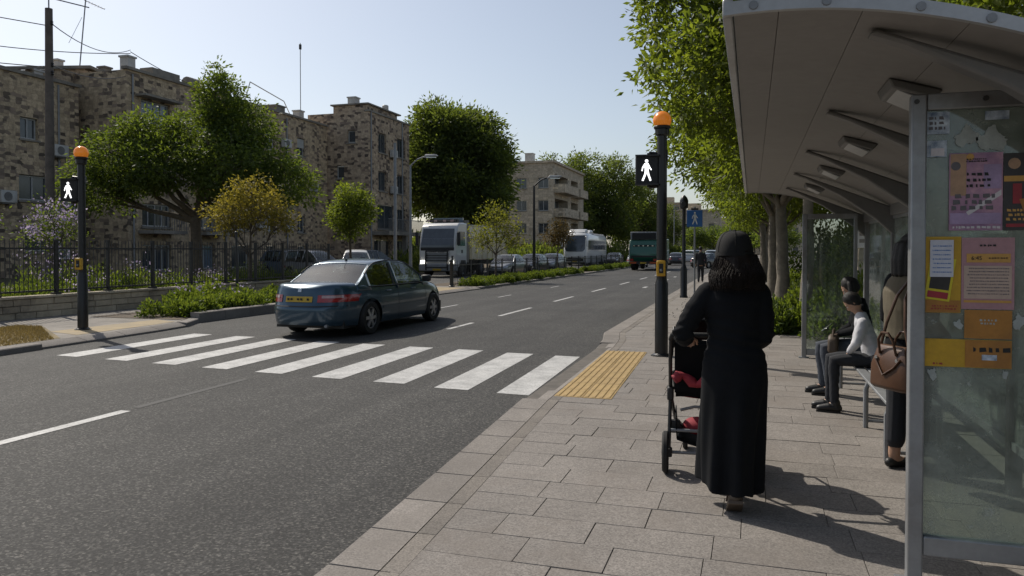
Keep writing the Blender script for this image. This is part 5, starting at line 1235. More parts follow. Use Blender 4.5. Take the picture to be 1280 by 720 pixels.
def signal(loc_, rz, label, H=3.38, s=1.0):
    r = empty('crossing_signal', loc_, rz, label, 'traffic signal', 'zebra beacons with pedestrian signals')
    MB().lathe([(.13, 0), (.13, .02), (.098, .04), (.095, 1.08), (.08, 1.12), (.08, 1.14)], 20).build('pole_base', MAT['black_metal'], r)
    MB().lathe([(.075, 1.1), (.075, 1.75), (.072, H - .18), (.072, H - .12), (.10, H - .10), (.105, H - .02), (.09, H)], 20).build('pole', MAT['black_metal'], r)
    MB().ball((0, 0, H + .115), .135, 22, 14).build('amber_globe', MAT['amber_globe'], r, 80)
    MB().lathe([(.12, H - .01), (.125, H + .02), (.11, H + .035)], 20).build('globe_collar', MAT['black_metal'], r)
    # pedestrian head on a bracket left of the pole, facing the viewer (-y)
    hx, hz = -.22, H - .62
    hd = MB().box(hx - .17, hx + .17, -.06, .12, hz - .22, hz + .22).build('signal_head', MAT['dark_plastic'], r, bevel=.03, seg=3)
    MB().box(hx - .145, hx + .145, -.066, -.058, hz - .195, hz + .195).build('lens', MAT['ink'], hd, 0)
    walker(r, -.072, -.067, hx - .01, hz - .01, .33, 'walk_white', hd)
    for a, b, c, d in ((-.17, .17, .2, .225), (-.17, .17, -.225, -.2)): MB().box(hx + a, hx + b, -.10, -.055, hz + c, hz + d).build('visor', MAT['dark_plastic'], hd, 0)
    for z in (hz + .26, hz - .25): MB().tube([(hx + .03, .03, z), (0, .02, z - (.02 if z > hz else -.02))], .025, 8).tube([(hx + .03, .03, z), (hx + .03, .03, hz + (.2 if z > hz else -.2))], .03, 8).build('bracket', MAT['black_metal'], r)
    bx = MB().box(-.075, .055, -.155, -.07, 1.19, 1.42).build('push_button_box', MAT['button_yellow'], r, bevel=.015)
    MB().box(-.04, .022, -.16, -.15, 1.235, 1.375).build('button_panel', MAT['dark_plastic'], bx, 0)
    MB().ball((-.01, -.163, 1.28), .02, 10, 6).build('button', MAT['galvanised'], bx)
    MB().box(.07, .085, -.03, .03, 2.9, 3.05).build('cap_plate', MAT['black_metal'], r)
    MB().lathe([(.155, 0), (.155, .012)], 20).build('base_plate', MAT['iron'], r)
    return r
signal((-1.28, 11.44, .1), .12, 'zebra beacon with white walking signal beside the yellow tactile paving, right of the road')
signal((-12.66, 11.8, .1), .35, 'zebra beacon with white walking signal on the far side, in front of the garden railings')
# slim signal post further on with the blue sign
p = empty('signal_post', (-2.16, 25.8, .1), 0, 'slim black signal post further along the kerb, beside the blue sign', 'post')
MB().lathe([(.13, 0), (.13, .05), (.11, .08), (.11, .95), (.07, 1.08), (.062, 1.1), (.055, 2.9), (.06, 2.95)], 16).build('pole', MAT['black_metal'], p)
hd = MB().lathe([(.05, 2.92), (.13, 2.98), (.14, 3.22), (.10, 3.32), (.03, 3.40)], 16).build('signal_head', MAT['black_metal'], p)
MB().lathe([(.08, -.15), (.085, -.135)], 16, (0, 0, 3.1), 'y').build('lens', MAT['dark_plastic'], hd)
sg = empty('crossing_sign', (-1.86, 26.5, .1), 0, 'square blue sign with a white walking figure on a thin pole', 'sign')
MB().tube([(0, 0, 0), (0, 0, 3.05)], .03, 8).build('pole', MAT['galvanised'], sg)
pl = MB().box(-.26, .26, -.055, -.035, 2.37, 2.93).build('sign_plate', MAT['sign_blue'], sg, bevel=.01)
MB().box(-.12, .12, -.03, .03, 2.94, 3.0).build('sign_cap', MAT['black_metal'], sg)
walker(sg, -.062, -.056, 0, 2.65, .44, 'sign_white', pl)
MB().tube([(-.3, -.045, 2.82), (.0, -.035, 2.82)], .012, 6).build('clamp', MAT['galvanised'], sg)
# utility pole with wires
up = empty('utility_pole', (-24.35, 21.3, .3), 0, 'tall timber utility pole with wires, left of the far beacon', 'pole')
MB().tube([(0, 0, 0), (.05, 0, 5), (.08, 0, 10.1)], [.17, .15, .125], 12).build('pole', MAT['wood_pole'], up)
MB().tube([(.08, 0, 10), (.08, 0, 11.8)], .025, 6).tube([(-1.0, -.6, 10.75), (1.3, .6, 10.2)], .022, 6).build('crossarm', MAT['galvanised'], up)
for z in (9.5, 8.0, 7.7): MB().lathe([(.03, 0), (.055, .03), (.03, .08), (.055, .11), (.02, .16)], 8, (.22, 0, z)).tube([(.05, 0, z), (.22, 0, z)], .02, 5).build('insulator', MAT['dark_plastic'], up)
def wire(p, q, sag, name, label, r=.018):
    p, q = Vector(p), Vector(q); pts = [p.lerp(q, t) - Vector((0, 0, sag * 4 * t * (1 - t))) for t in np.linspace(0, 1, 14)]
    tag(MB().tube(pts, r, 5).build(name, MAT['wire']), label, 'cable')
wire((-24.15, 21.3, 9.85), (-33.3, 34.4, 12.9), .5, 'overhead_cable', 'upper thin wire sloping from the utility pole to the roof chimney')
wire((-24.15, 21.3, 8.35), (-33.4, 34.6, 11.6), .35, 'overhead_cable', 'lower thin wire sloping from the utility pole to the roof edge')
wire((-24.35, 21.3, 9.8), (-34, 8, 11.2), .25, 'overhead_cable', 'upper thin wire from the utility pole out of the left edge')
wire((-24.35, 21.3, 8.3), (-34, 8, 8.6), .25, 'overhead_cable', 'lower thin wire from the utility pole out of the left edge')
wire((-36.2, 25.0, 11.5), (-33.3, 34.4, 12.7), .25, 'roof_cable', 'cable slung along the roof of the leftmost block', .022)
wire((-33.3, 34.4, 12.8), (-33.2, 43, 11.7), .25, 'roof_cable', 'cable running from the roof chimney down the long block', .022)
an = empty('roof_antenna', (-36.2, 33.7, 11.9), 0, 'tall thin television antenna leaning on the leftmost roof', 'antenna')
MB().tube([(0, 0, 0), (.2, .35, 4.6)], .035, 6).build('mast', MAT['galvanised'], an)
mb = MB().tube([(.16, .2, 3.9), (.3, 1.5, 3.75)], .02, 5)
for i in range(6): mb.tube([(.0 + .02 * i, .4 + i * .2, 3.87 - i * .02), (.34 + .02 * i, .4 + i * .2, 3.87 - i * .02)], .01, 4)
mb.tube([(.1, .1, 2.9), (-.1, -.6, 1.3)], .014, 4); mb.build('elements', MAT['galvanised'], an)
# street lamps and columns by the truck
def lamp(loc_, rz, H_, arm, label, m='galvanised', head=True):
    r = empty('street_lamp', loc_, rz, label, 'street lamp', 'street lamps of the opposite road')
    MB().tube([(0, 0, 0), (0, 0, H_ * .5), (0, 0, H_)], [.11, .085, .06], 10).build('pole', MAT[m], r)
    MB().lathe([(.16, 0), (.16, .5), (.12, .55)], 10).build('pole_base', MAT[m], r)
    if head:
        MB().tube([(0, 0, H_ - .05), (arm * .5, 0, H_ + .35), (arm, 0, H_ + .5)], .045, 8).build('arm', MAT[m], r)
        hd = MB().prism([(arm - .1, H_ + .42), (arm + .1, H_ + .62), (arm + .75, H_ + .60), (arm + .85, H_ + .5)], -.14, .14).build('lamp_head', MAT['tank_white'], r, bevel=.03)
        MB().box(arm + .1, arm + .7, -.1, .1, H_ + .40, H_ + .44).build('diffuser', MAT['chrome'], hd, 0)
    return r
lamp((-20.4, 43.5, 0), 0, 7.0, 1.0, 'grey street lamp with a curved arm rising behind the truck cab')
c1 = empty('service_pole', (-22.0, 44.6, 0), 0, 'tall plain grey pole left of the truck lamp', 'pole')
MB().tube([(0, 0, 0), (0, 0, 8.6)], [.12, .09], 10).build('pole', MAT['galvanised'], c1); MB().lathe([(.17, 0), (.17, .06)], 10).build('base_plate', MAT['galvanised'], c1)
r = lamp((-12.9, 45.4, .09), R(10), 5.6, .9, 'black median street lamp in front of the pale block', 'black_metal')
for x, y, h, lab in ((-17.5, 150, 12, 'far pole left of the beacon pole'), (-15.2, 158, 11, 'second far pole left of the beacon pole'), (-3.2, 120, 7, 'far thin lamp pole above the walkers'), (1.5, 130, 10, 'far lamp pole at the left edge of the avenue crowns')):
    q = empty('distant_pole', (x, y, 0), 0, 'thin ' + lab, 'pole', 'far poles along the road')
    MB().tube([(0, 0, 0), (0, 0, h)], [.12, .07], 8).build('pole', MAT['galvanised'], q); MB().bar((-.05, 0, h - .3), (.9, 0, h - .1), .12).build('arm', MAT['galvanised'], q)
# stake in the planted bed
st = empty('garden_stake', (-14.1, 18.4, .1), 0, 'thin dark stake standing in the kerbside bed behind the blue car', 'stake')
MB().tube([(0, 0, 0), (.02, 0, 1.0), (0, 0, 2.05)], [.045, .04, .035], 7).build('stake_shaft', MAT['iron'], st); MB().ball((0, 0, 2.07), .05, 8, 6).build('stake_cap', MAT['iron'], st)
# bollards and signs on the median end
bo = empty('median_post', (-12.3, 30.3, .09), 0, 'sturdy dark end post where the median fence begins', 'post')
MB().lathe([(.11, 0), (.11, .05), (.07, .08), (.07, 1.05), (.085, 1.07), (.085, 1.12), (.05, 1.18)], 12).build('post_shaft', MAT['iron'], bo)
# low wall, pillar and notice behind the shelter
pw = empty('stone_pillar', (2.35, 17.2, .05), 0, 'yellowish stone pillar seen through the far shelter glass', 'pillar')
rp = random.Random(2)
for i in range(13):
    a = .01 + i * .235
    for k in range(2):
        d = rp.uniform(-.012, .012); s_ = .27 + d
        x0, x1 = ((-s_, rp.uniform(-.05, .05)) if k == 0 else (.055, s_))
        if k == 1: x0 = .055
        else: x1 = .045
        MB().cbox(x0, x1, -.28 + d, .28, a, a + .228, .01).build('stone', MAT['stone_pale'], pw, 30)
MB().cbox(-.34, .34, -.34, .34, 3.07, 3.2, .03).build('cap_stone', MAT['stone_pale'], pw, 30)
nb = empty('stop_sign_board', (1.72, 13.2, .09), 0, 'white timetable board on a post behind the far shelter glass', 'sign')
MB().tube([(0, 0, 0), (0, 0, 2.3)], .03, 8).build('post', MAT['galvanised'], nb)
bd = MB().box(-.13, .13, -.06, -.035, 1.62, 2.28).build('board', MAT['sign_white'], nb, bevel=.01)
for i in range(5): MB().box(-.10, .10, -.064, -.0605, 1.7 + i * .11, 1.76 + i * .11).build('timetable_row', MAT['sign_blue'] if i == 4 else MAT['concrete'], bd, 0)
stone_mat('boundary_stone', (.40, .35, .26), (.33, .28, .2), (.2, .17, .12), .2, .45, .22)
bw = empty('boundary_wall', (3.6, -2, .05), 0, 'low pale stone wall behind the shelter', 'wall')
rp = random.Random(6)
for c in range(4):
    y = -rp.uniform(0, .4)
    while y < 60:
        L = rp.uniform(.45, .8) if y < 16 else 4.0; d = rp.uniform(0, .02)
        MB().cbox(-.02 - d, .3, max(0, y) + .005, y + L - .005, c * .2 + .004, c * .2 + .196, .008).build('stone', MAT['stone_pale'], bw, 30); y += L
MB().cbox(-.06, .34, 0, 62, .8, .87, .015).build('coping', MAT['stone_pale'], bw, 30)
struct(sheet('planted_verge', .62, 3.55, 14.2, 70, .085, 'garden_earth')); struct(sheet('rear_verge', 3.95, 30, -8, 120, .085, 'garden_earth'))
# ------------------------------------------------------------------ bus shelter
pm('roof_panel', (.27, .255, .243), .55, .08, 1.5, .05, 60, dirt=(.21, .2, .188)); pm('rib_paint', (.17, .165, .16), .5, .1, 2, .05)
pm('poster_purple', (.30, .16, .34), .5, .35, 9, 0, tint=(.42, .24, .30)); pm('poster_tan', (.42, .26, .16), .5, .2, 14, 0)
pm('poster_dark', (.025, .02, .02), .4, .6, 9, 0); pm('poster_yellow', (.52, .31, .02), .6, .15, 6, .05, dirt=(.36, .20, .03)); pm('poster_orange', (.38, .17, .03), .6, .2, 7, .05, dirt=(.26, .12, .03))
pm('poster_pink', (.42, .23, .25), .5, .12, 6, 0); pm('poster_cream', (.50, .37, .30), .5, .08, 9, 0); pm('poster_gold', (.55, .30, .07), .5, .08, 9, 0); pm('note_paper', (.55, .56, .62), .6, .05, 5, .03)
pm('sticker_blue', (.14, .22, .38), .5, .5, 18, 0, tint=(.45, .5, .55)); pm('torn_paper', (.36, .39, .37), .8, .25, 12, .1); pm('card_yellow', (.62, .52, .02), .5, .08, 6, 0); pm('print_red', (.30, .02, .03), .5, .2, 12, 0); pm('print_grey', (.12, .11, .12), .6, .2, 10, 0); pm('print_lilac', (.36, .26, .42), .5, .2, 10, 0); pm('print_white', (.6, .56, .58), .5, .1, 10, 0)
S = empty('bus_shelter', (0, 0, .1), 0, 'grey bus shelter with a curved roof, glass walls and postered end panel', 'bus shelter')
def rz_(x): return 2.562 - .20 * (x - .05) ** 2
XS = [-.08, .12, .42, .74, 1.08, 1.42, 1.80]; Y0, Y1 = 3.32, 13.7
bnd = [(-.08, .10), (.10, .42), (.42, .80), (.80, 1.22), (1.22, 1.80)]
for a, b in bnd:
    xs = np.linspace(a + .0014, b - .0014, 6); mb = MB()
    mb.loft([[(x, y, rz_(x)) for x in xs] + [(x, y, rz_(x) + .05) for x in reversed(xs)] for y in (Y0 + .02, Y1 - .02)]); mb.build('roof_panel', MAT['roof_panel'], S, 30)
for yy in (Y0 - .015, Y1 - .02):
    xs = np.linspace(-.12, 1.84, 24)
    e = MB().loft([[(x, y, rz_(x) - .008) for x in xs] + [(x, y, rz_(x) + .046) for x in reversed(xs)] for y in (yy, yy + .03)]).build('roof_end_trim', MAT['pale_metal'], S, 30)
    for x in (.0, .28, .62, .86, 1.2): MB().lathe([(.004, -.004), (.018, -.004), (.02, .006), (.004, .006)], 10, (x, yy - .003, rz_(x) + .019), 'y').build('bolt', MAT['galvanised'], e)
MB().box(-.125, -.083, Y0 + .02, Y1 - .02, rz_(-.08) - .012, rz_(-.08) + .07).build('front_gutter', MAT['pale_metal'], S, bevel=.008)
MB().box(-.17, .34, Y0 - .07, Y0 - .02, 2.655, 2.9).build('roof_sign_box', MAT['iron'], S, bevel=.01)
MB().box(-.15, .32, Y0 - .074, Y0 - .0705, 2.665, 2.74).build('sign_strip', MAT['poster_orange'], S, 0)
for y in (3.62, 5.6, 7.75, 9.95, 12.2):
    pts = [(1.62, rz_(1.62) - .005), (.50, rz_(.50) - .004), (.47, rz_(.47) - .03), (.62, rz_(.62) - .06), (1.0, rz_(1.0) - .15), (1.40, rz_(1.4) - .26), (1.62, rz_(1.62) - .34)]
    MB().prism(pts, y - .05, y + .05).build('roof_rib', MAT['rib_paint'], S, bevel=.02, seg=3)
for y in (4.63, 6.75, 8.9, 11.2):
    l0 = MB().prism([(.68, rz_(.68) - .002), (.70, rz_(.7) - .05), (.90, rz_(.9) - .06), (.94, rz_(.94) - .002)], y - .2, y + .2).build('lamp_housing', MAT['rib_paint'], S, bevel=.01)
    MB().prism([(.715, rz_(.7) - .051), (.73, rz_(.7) - .062), (.87, rz_(.9) - .072), (.885, rz_(.9) - .061)], y - .17, y + .17).build('lamp_diffuser', MAT['pale_metal'], l0, bevel=.008)
MB().box(1.55, 1.66, Y0 + .3, Y1 - .4, 1.98, 2.12).build('rear_beam', MAT['rib_paint'], S, bevel=.01)
for y in (5.6, 7.75, 9.95, 12.15): MB().box(1.57, 1.65, y - .04, y + .04, 0, 1.98).build('rear_post', MAT['rib_paint'], S, bevel=.008)
for a, b in ((4.0, 5.55), (5.65, 7.7), (7.8, 9.9), (10.0, 11.85)):
    MB().box(1.595, 1.607, a, b, .35, 1.95).build('rear_glass', MAT['shelter_glass_old'], S, 0)
    for z in (.30, 1.945): MB().box(1.58, 1.622, a, b, z, z + .05).build('glass_rail', MAT['grey_metal'], S, 0)
def end_panel(y, x1, ztop, gm, zb=.27):
    MB().box(.70, .765, y - .035, y + .035, 0, ztop).build('post', MAT['grey_metal'], S, bevel=.008)
    MB().box(x1 - .05, x1, y - .03, y + .03, 0, ztop).build('post', MAT['grey_metal'], S, bevel=.008)
    MB().box(.766, x1 - .051, y - .03, y + .03, ztop - .075, ztop).build('top_rail', MAT['grey_metal'], S, bevel=.006)
    MB().box(.766, x1 - .051, y - .03, y + .03, zb - .06, zb + .03).build('bottom_rail', MAT['grey_metal'], S, bevel=.006)
    MB().box(.766, x1 - .051, y - .005, y + .005, zb + .031, ztop - .076).build('glass_pane', MAT[gm], S, 0)
    MB().box(.66, .80, y - .07, y + .07, 0, .012).build('foot_plate', MAT['galvanised'], S, 0)
end_panel(3.95, 1.56, 2.29, 'shelter_glass_old', .21); end_panel(11.88, 1.44, 2.1, 'shelter_glass', .10)
for x in (.72, 1.0): MB().lathe([(.003, -.004), (.012, -.004), (.012, .004), (.003, .004)], 8, (x, 3.913, 2.255), 'y').build('bolt', MAT['iron'], S)
# posters on the near panel: each its own sheet of paper stuck on the glass (z given from the road)
YP = 3.940
def sheet_(name, x0, x1, z0, z1, m, parent=None, lay=0, label=None, tilt=0, cat='poster'):
    y = YP - .0016 * lay; cx, cz = (x0 + x1) / 2, (z0 + z1) / 2
    w, h = (x1 - x0) / 2, (z1 - z0) / 2; c, s = math.cos(tilt), math.sin(tilt)
    pts = [(cx + a * c - b * s, cz + a * s + b * c) for a, b in ((-w, -h), (w, -h), (w, h), (-w, h))]
    o = MB().prism(pts, y - .0011, y).build(name, MAT[m], parent, 0)
    if label: tag(o, label, cat, 'posters stuck on the shelter panel')
    return o
def scribble(parent, x0, x1, z0, z1, lay, m, rows, seed, fill=.7):
    """printed lines of small type, unreadable at this size"""
    r = random.Random(seed); mb = MB(); y = YP - .0016 * lay
    for i in range(rows):
        zc = z1 - (i + .5) * (z1 - z0) / rows; h = (z1 - z0) / rows * fill / 2; x = x0 + r.uniform(0, .1) * (x1 - x0)
        while x < x1 - h:
            w = r.uniform(.8, 2.6) * h; mb.prism([(x, zc - h * r.uniform(.5, 1)), (x + w, zc - h * r.uniform(.5, 1)), (x + w * r.uniform(.8, 1), zc + h * r.uniform(.5, 1)), (x, zc + h * r.uniform(.6, 1))], y - .0006, y); x += w + h * r.uniform(.4, 1.6)
    return mb.build('print', MAT[m], parent, 0)
A = sheet_('poster', .861, 1.076, 1.761, 2.114, 'poster_purple', None, 1, 'purple event poster in the upper part of the shelter panel')
sheet_('print_block', .866, .93, 1.92, 2.11, 'poster_tan', A, 2); sheet_('print_block', 1.0, 1.07, 1.95, 2.06, 'print_lilac', A, 2); sheet_('print_block', .866, 1.07, 1.79, 1.84, 'print_lilac', A, 2)
scribble(A, .93, 1.03, 1.95, 2.03, 3, 'ink', 3, 4, .6); scribble(A, .925, 1.01, 2.07, 2.09, 3, 'ink', 2, 5); scribble(A, .87, 1.06, 1.85, 1.93, 3, 'print_grey', 3, 6, .9); scribble(A, .87, 1.06, 1.765, 1.785, 3, 'print_white', 1, 7)
MB().prism([(.94, 1.83), (1.07, 1.92), (1.07, 1.945), (.93, 1.845)], YP - .0052, YP - .0046).build('print_block', MAT['print_white'], A, 0)
MB().prism(disc(.887, 2.055, .02, 14), YP - .0052, YP - .0046).build('print_block', MAT['print_grey'], A, 0); MB().prism(disc(.945, 2.095, .016, 12), YP - .0052, YP - .0046).build('print_block', MAT['poster_gold'], A, 0)
A = sheet_('poster', 1.079, 1.24, 1.760, 2.107, 'poster_dark', None, 1, 'black food poster at the right edge of the shelter panel')
sheet_('print_block', 1.08, 1.24, 1.98, 2.005, 'poster_gold', A, 2); scribble(A, 1.09, 1.22, 1.80, 1.86, 2, 'poster_gold', 3, 8); sheet_('print_block', 1.09, 1.23, 1.775, 1.79, 'print_red', A, 2); sheet_('print_block', 1.115, 1.15, 1.88, 1.97, 'print_red', A, 2)
MB().prism([(1.14, 1.90), (1.22, 1.91), (1.215, 1.85), (1.16, 1.84)], YP - .005, YP - .004).build('print_block', MAT['poster_orange'], A, 0); MB().prism(disc(1.12, 2.06, .025, 12), YP - .005, YP - .004).build('print_block', MAT['poster_tan'], A, 0)
A = sheet_('poster', .768, .913, 1.383, 1.733, 'poster_yellow', None, 1, 'mustard yellow poster behind the white note on the shelter panel'); sheet_('print_block', .77, .91, 1.385, 1.44, 'poster_orange', A, 2); scribble(A, .79, .9, 1.395, 1.42, 3, 'print_red', 2, 9)
A = sheet_('poster', .915, 1.126, 1.402, 1.728, 'poster_pink', None, 1, 'pink schedule poster with text lines beside the mustard poster')
sheet_('print_block', .925, 1.115, 1.45, 1.60, 'poster_cream', A, 2); sheet_('print_block', .935, 1.11, 1.615, 1.655, 'poster_gold', A, 2); scribble(A, .935, 1.105, 1.465, 1.595, 3, 'print_grey', 9, 10, .4); scribble(A, .985, 1.05, 1.685, 1.70, 3, 'ink', 1, 11)
sheet_('print_block', .925, 1.115, 1.432, 1.443, 'poster_gold', A, 2); text_obj('6:45', .026, MAT['ink'], A, (.975, YP - .006, 1.634), (R(90), 0, 0), .0003); scribble(A, 1.02, 1.10, 1.63, 1.64, 4, 'ink', 1, 12)
A = sheet_('note', .785, .881, 1.548, 1.718, 'note_paper', None, 5, 'white handwritten note taped over the mustard poster', .0, 'note'); scribble(A, .795, .872, 1.56, 1.70, 6, 'sign_blue', 7, 13, .3)
A = sheet_('flyer', .775, .88, 1.44, 1.637, 'card_yellow', None, 3, 'small tilted yellow-framed flyer under the white note', -.14, 'flyer'); sheet_('print_block', .79, .872, 1.49, 1.62, 'poster_dark', A, 4, None, -.14); sheet_('print_block', .775, .86, 1.45, 1.48, 'print_red', A, 4, None, -.14)
A = sheet_('poster', .929, 1.119, 1.268, 1.398, 'poster_orange', None, 1, 'worn brown-orange poster below the pink schedule poster'); scribble(A, .99, 1.06, 1.33, 1.36, 2, 'torn_paper', 2, 14)
A = sheet_('poster_strip', .768, 1.119, 1.134, 1.262, 'poster_yellow', None, 1, 'long yellow-orange poster strip lowest on the shelter panel'); sheet_('print_block', .933, 1.118, 1.136, 1.26, 'poster_orange', A, 2); scribble(A, .95, 1.11, 1.20, 1.235, 3, 'ink', 1, 15); sheet_('print_block', 1.0, 1.06, 1.17, 1.195, 'sticker_blue', A, 3); scribble(A, .80, .84, 1.14, 1.155, 3, 'print_red', 1, 16)
A = sheet_('sticker', .768, .86, 2.205, 2.305, 'sticker_blue', None, 1, 'torn blue and white sticker in the upper left corner of the panel', cat='sticker'); scribble(A, .772, .85, 2.22, 2.29, 2, 'print_grey', 3, 17)
A = sheet_('sticker', .768, .85, 2.10, 2.175, 'sticker_blue', None, 1, 'blue sticker remnant below the torn corner sticker', cat='sticker'); sheet_('print_block', .785, .84, 2.105, 2.14, 'print_white', A, 2)
sheet_('sticker', 1.003, 1.098, 2.26, 2.30, 'sticker_blue', None, 1, 'small pale blue sticker under the top rail of the panel', cat='sticker')
def torn(cx, cz, r, seed, label):
    rr = random.Random(seed); pts = [(cx + r * (.75 + .25 * math.sin(a * 2 + seed) + rr.uniform(-.12, .12)) * math.cos(a), cz + r * 1.2 * (.75 + .25 * math.cos(a * 3 + seed) + rr.uniform(-.12, .12)) * math.sin(a)) for a in np.linspace(0, 2 * math.pi, 40)[:-1]]
    o = MB().prism(pts, YP - .0012, YP - .0002).build('torn_paper', MAT['torn_paper'], None, 0); tag(o, label, 'paper scrap', 'torn paper left on the shelter panel')
torn(.932, 2.19, .05, 1, 'torn white scrap above the purple poster'); torn(1.03, 2.17, .06, 2, 'larger torn scrap above the purple poster, right of another'); torn(.905, 1.33, .022, 3, 'small torn scrap left of the worn orange poster'); torn(.80, 1.10, .028, 4, 'white torn scrap just below the yellow strip at its left end'); torn(1.095, 1.11, .02, 5, 'white torn scrap just below the yellow strip at its right end'); torn(1.15, 1.35, .035, 6, 'torn scrap right of the worn orange poster')
# bench
bn = empty('bench', (1.12, 8.35, .1), 0, 'grey metal bench inside the shelter', 'bench')
for i in range(4): MB().box(-.17 + i * .095, -.09 + i * .095, -2.2, 2.2, .425, .45).build('slat', MAT['galvanised'], bn, bevel=.006)
for y in (-1.0, 1.0, -2.1, 2.1):
    MB().tube([(-.15, y, 0), (-.15, y, .34), (-.13, y, .40), (-.08, y, .412), (.20, y, .412)], .022, 8).build('leg', MAT['galvanised'], bn); MB().tube([(.2, y, .412), (.2, y, 0)], .022, 8).build('leg', MAT['galvanised'], bn)
    MB().tube([(-.15, y, .06), (.2, y, .06)], .014, 6).build('brace', MAT['galvanised'], bn)
# ------------------------------------------------------------------ people
pm('skin', (.42, .25, .17), .55, .1, 9, .1, 150, .001); pm('cloth_black', (.0075, .0085, .0105), .9, .3, 6, .25, 240, .002, spec=.2); pm('cloth_cap', (.006, .006, .0065), .92, .25, 8, .3, 260, .002)
pm('hair_dark', (.014, .009, .0065), .6, .5, 20, .6, 70, .006, spec=.2); pm('hair_black', (.008, .0065, .006), .65, .4, 20, .6, 70, .006)
pm('shirt_white', (.60, .60, .63), .8, .06, 6, .2, 200, .002); pm('vest_tan', (.12, .10, .065), .85, .12, 7, .25, 200, .002); pm('denim', (.060, .070, .090), .85, .2, 8, .2, 220, .002); pm('trouser_dark', (.020, .022, .028), .85, .2, 8, .2, 220, .002)
pm('shoe_brown', (.085, .06, .04), .6, .2, 12, .15); pm('shoe_black', (.010, .010, .010), .45, .2, 12, .1); pm('leather_tan', (.09, .041, .02), .42, .18, 7, .15, 120); pm('fabric_red', (.32, .03, .045), .8, .15, 9, .2, 200); pm('jacket_far', (.02, .02, .024), .85, .2); pm('eye_white', (.6, .58, .55), .2, .05); pm('phone', (.02, .02, .025), .15, .1, 5, 0)

def remeshed(mb, name, vox, mats, parent, smooth_it=4, deform=None):
    me = bpy.data.meshes.new(name + '_src'); me.from_pydata(mb.v, [], mb.f); me.update()
    bm = bmesh.new(); bm.from_mesh(me); bmesh.ops.recalc_face_normals(bm, faces=bm.faces); bm.to_mesh(me); bm.free()
    t = bpy.data.objects.new('tmp', me); COL.objects.link(t)
    r = t.modifiers.new('r', 'REMESH'); r.mode = 'VOXEL'; r.voxel_size = vox; r.use_smooth_shade = True
    s = t.modifiers.new('s', 'SMOOTH'); s.iterations = smooth_it; s.factor = .5
    dg = bpy.context.evaluated_depsgraph_get(); out = bpy.data.meshes.new_from_object(t.evaluated_get(dg)); bpy.data.objects.remove(t); bpy.data.meshes.remove(me)
    if deform:
        n = len(out.vertices); co = np.empty(n * 3, 'f'); out.vertices.foreach_get('co', co); co = deform(co.reshape(-1, 3)); out.vertices.foreach_set('co', co.astype('f').ravel()); out.update()
    out.materials.clear(); out.name = name
    return new_obj(name, out, mats, parent, 180)

def chain(mb, pts, rs, n=12, flat=1.0):
    """closed tapered limb through the joints with round ends"""
    P = [Vector(p) for p in pts]; path = []; rad = []
    d0 = (P[0] - P[1]).normalized() * rs[0]; d1 = (P[-1] - P[-2]).normalized() * rs[-1]
    path.append(P[0] + d0 * .95); rad.append(rs[0] * .25); path.append(P[0] + d0 * .6); rad.append(rs[0] * .78)
    for i in range(len(P)):
        path.append(P[i]); rad.append(rs[i])
        if i + 1 < len(P):
            for t in (.33, .67): path.append(P[i].lerp(P[i + 1], t)); rad.append(rs[i] + (rs[i + 1] - rs[i]) * t)
    path.append(P[-1] + d1 * .6); rad.append(rs[-1] * .78); path.append(P[-1] + d1 * .95); rad.append(rs[-1] * .25)
    mb.tube(path, rad, n, True, 0, flat); return mb

def oval(mb, rings, n=24):
    """stack of ellipses (cx,cy,z,rx,ry)"""
    mb.loft([[(cx + rx * math.cos(2 * math.pi * k / n), cy + ry * math.sin(2 * math.pi * k / n), z) for k in range(n)] for cx, cy, z, rx, ry in rings]); return mb

def hand(mb, w, d, nrm, curl=.5, s=1.0, mirror=1):
    """five-fingered hand: w wrist, d towards fingers, nrm the palm side"""
    w = Vector(w); d = Vector(d).normalized(); nrm = Vector(nrm); nrm = (nrm - d * nrm.dot(d)).normalized(); a = d.cross(nrm) * mirror
    for k in range(4): chain(mb, [w + a * (k - 1.5) * .012 * s + d * .01 * s, w + a * (k - 1.5) * .020 * s + d * .085 * s], [.014 * s, .0125 * s], 8)
    for k, L in enumerate((.062, .074, .070, .054)):
        p = w + a * (k - 1.5) * .0205 * s + d * .088 * s; c1, c2, c3 = curl * .8, curl * 1.7, curl * 2.4; q = [p]
        for c, f in ((c1, .45), (c2, .32), (c3, .23)): p = p + (d * math.cos(c) + nrm * math.sin(c)) * L * f * s; q.append(p)
        chain(mb, q, [.0095 * s, .009 * s, .0085 * s, .0075 * s], 8)
    p = w - a * .026 * s + d * .03 * s; q = p - a * .026 * s + d * .03 * s + nrm * .012 * s; chain(mb, [p, q, q + d * .032 * s + nrm * (.012 + .02 * curl) * s], [.013 * s, .0105 * s, .009 * s], 8)

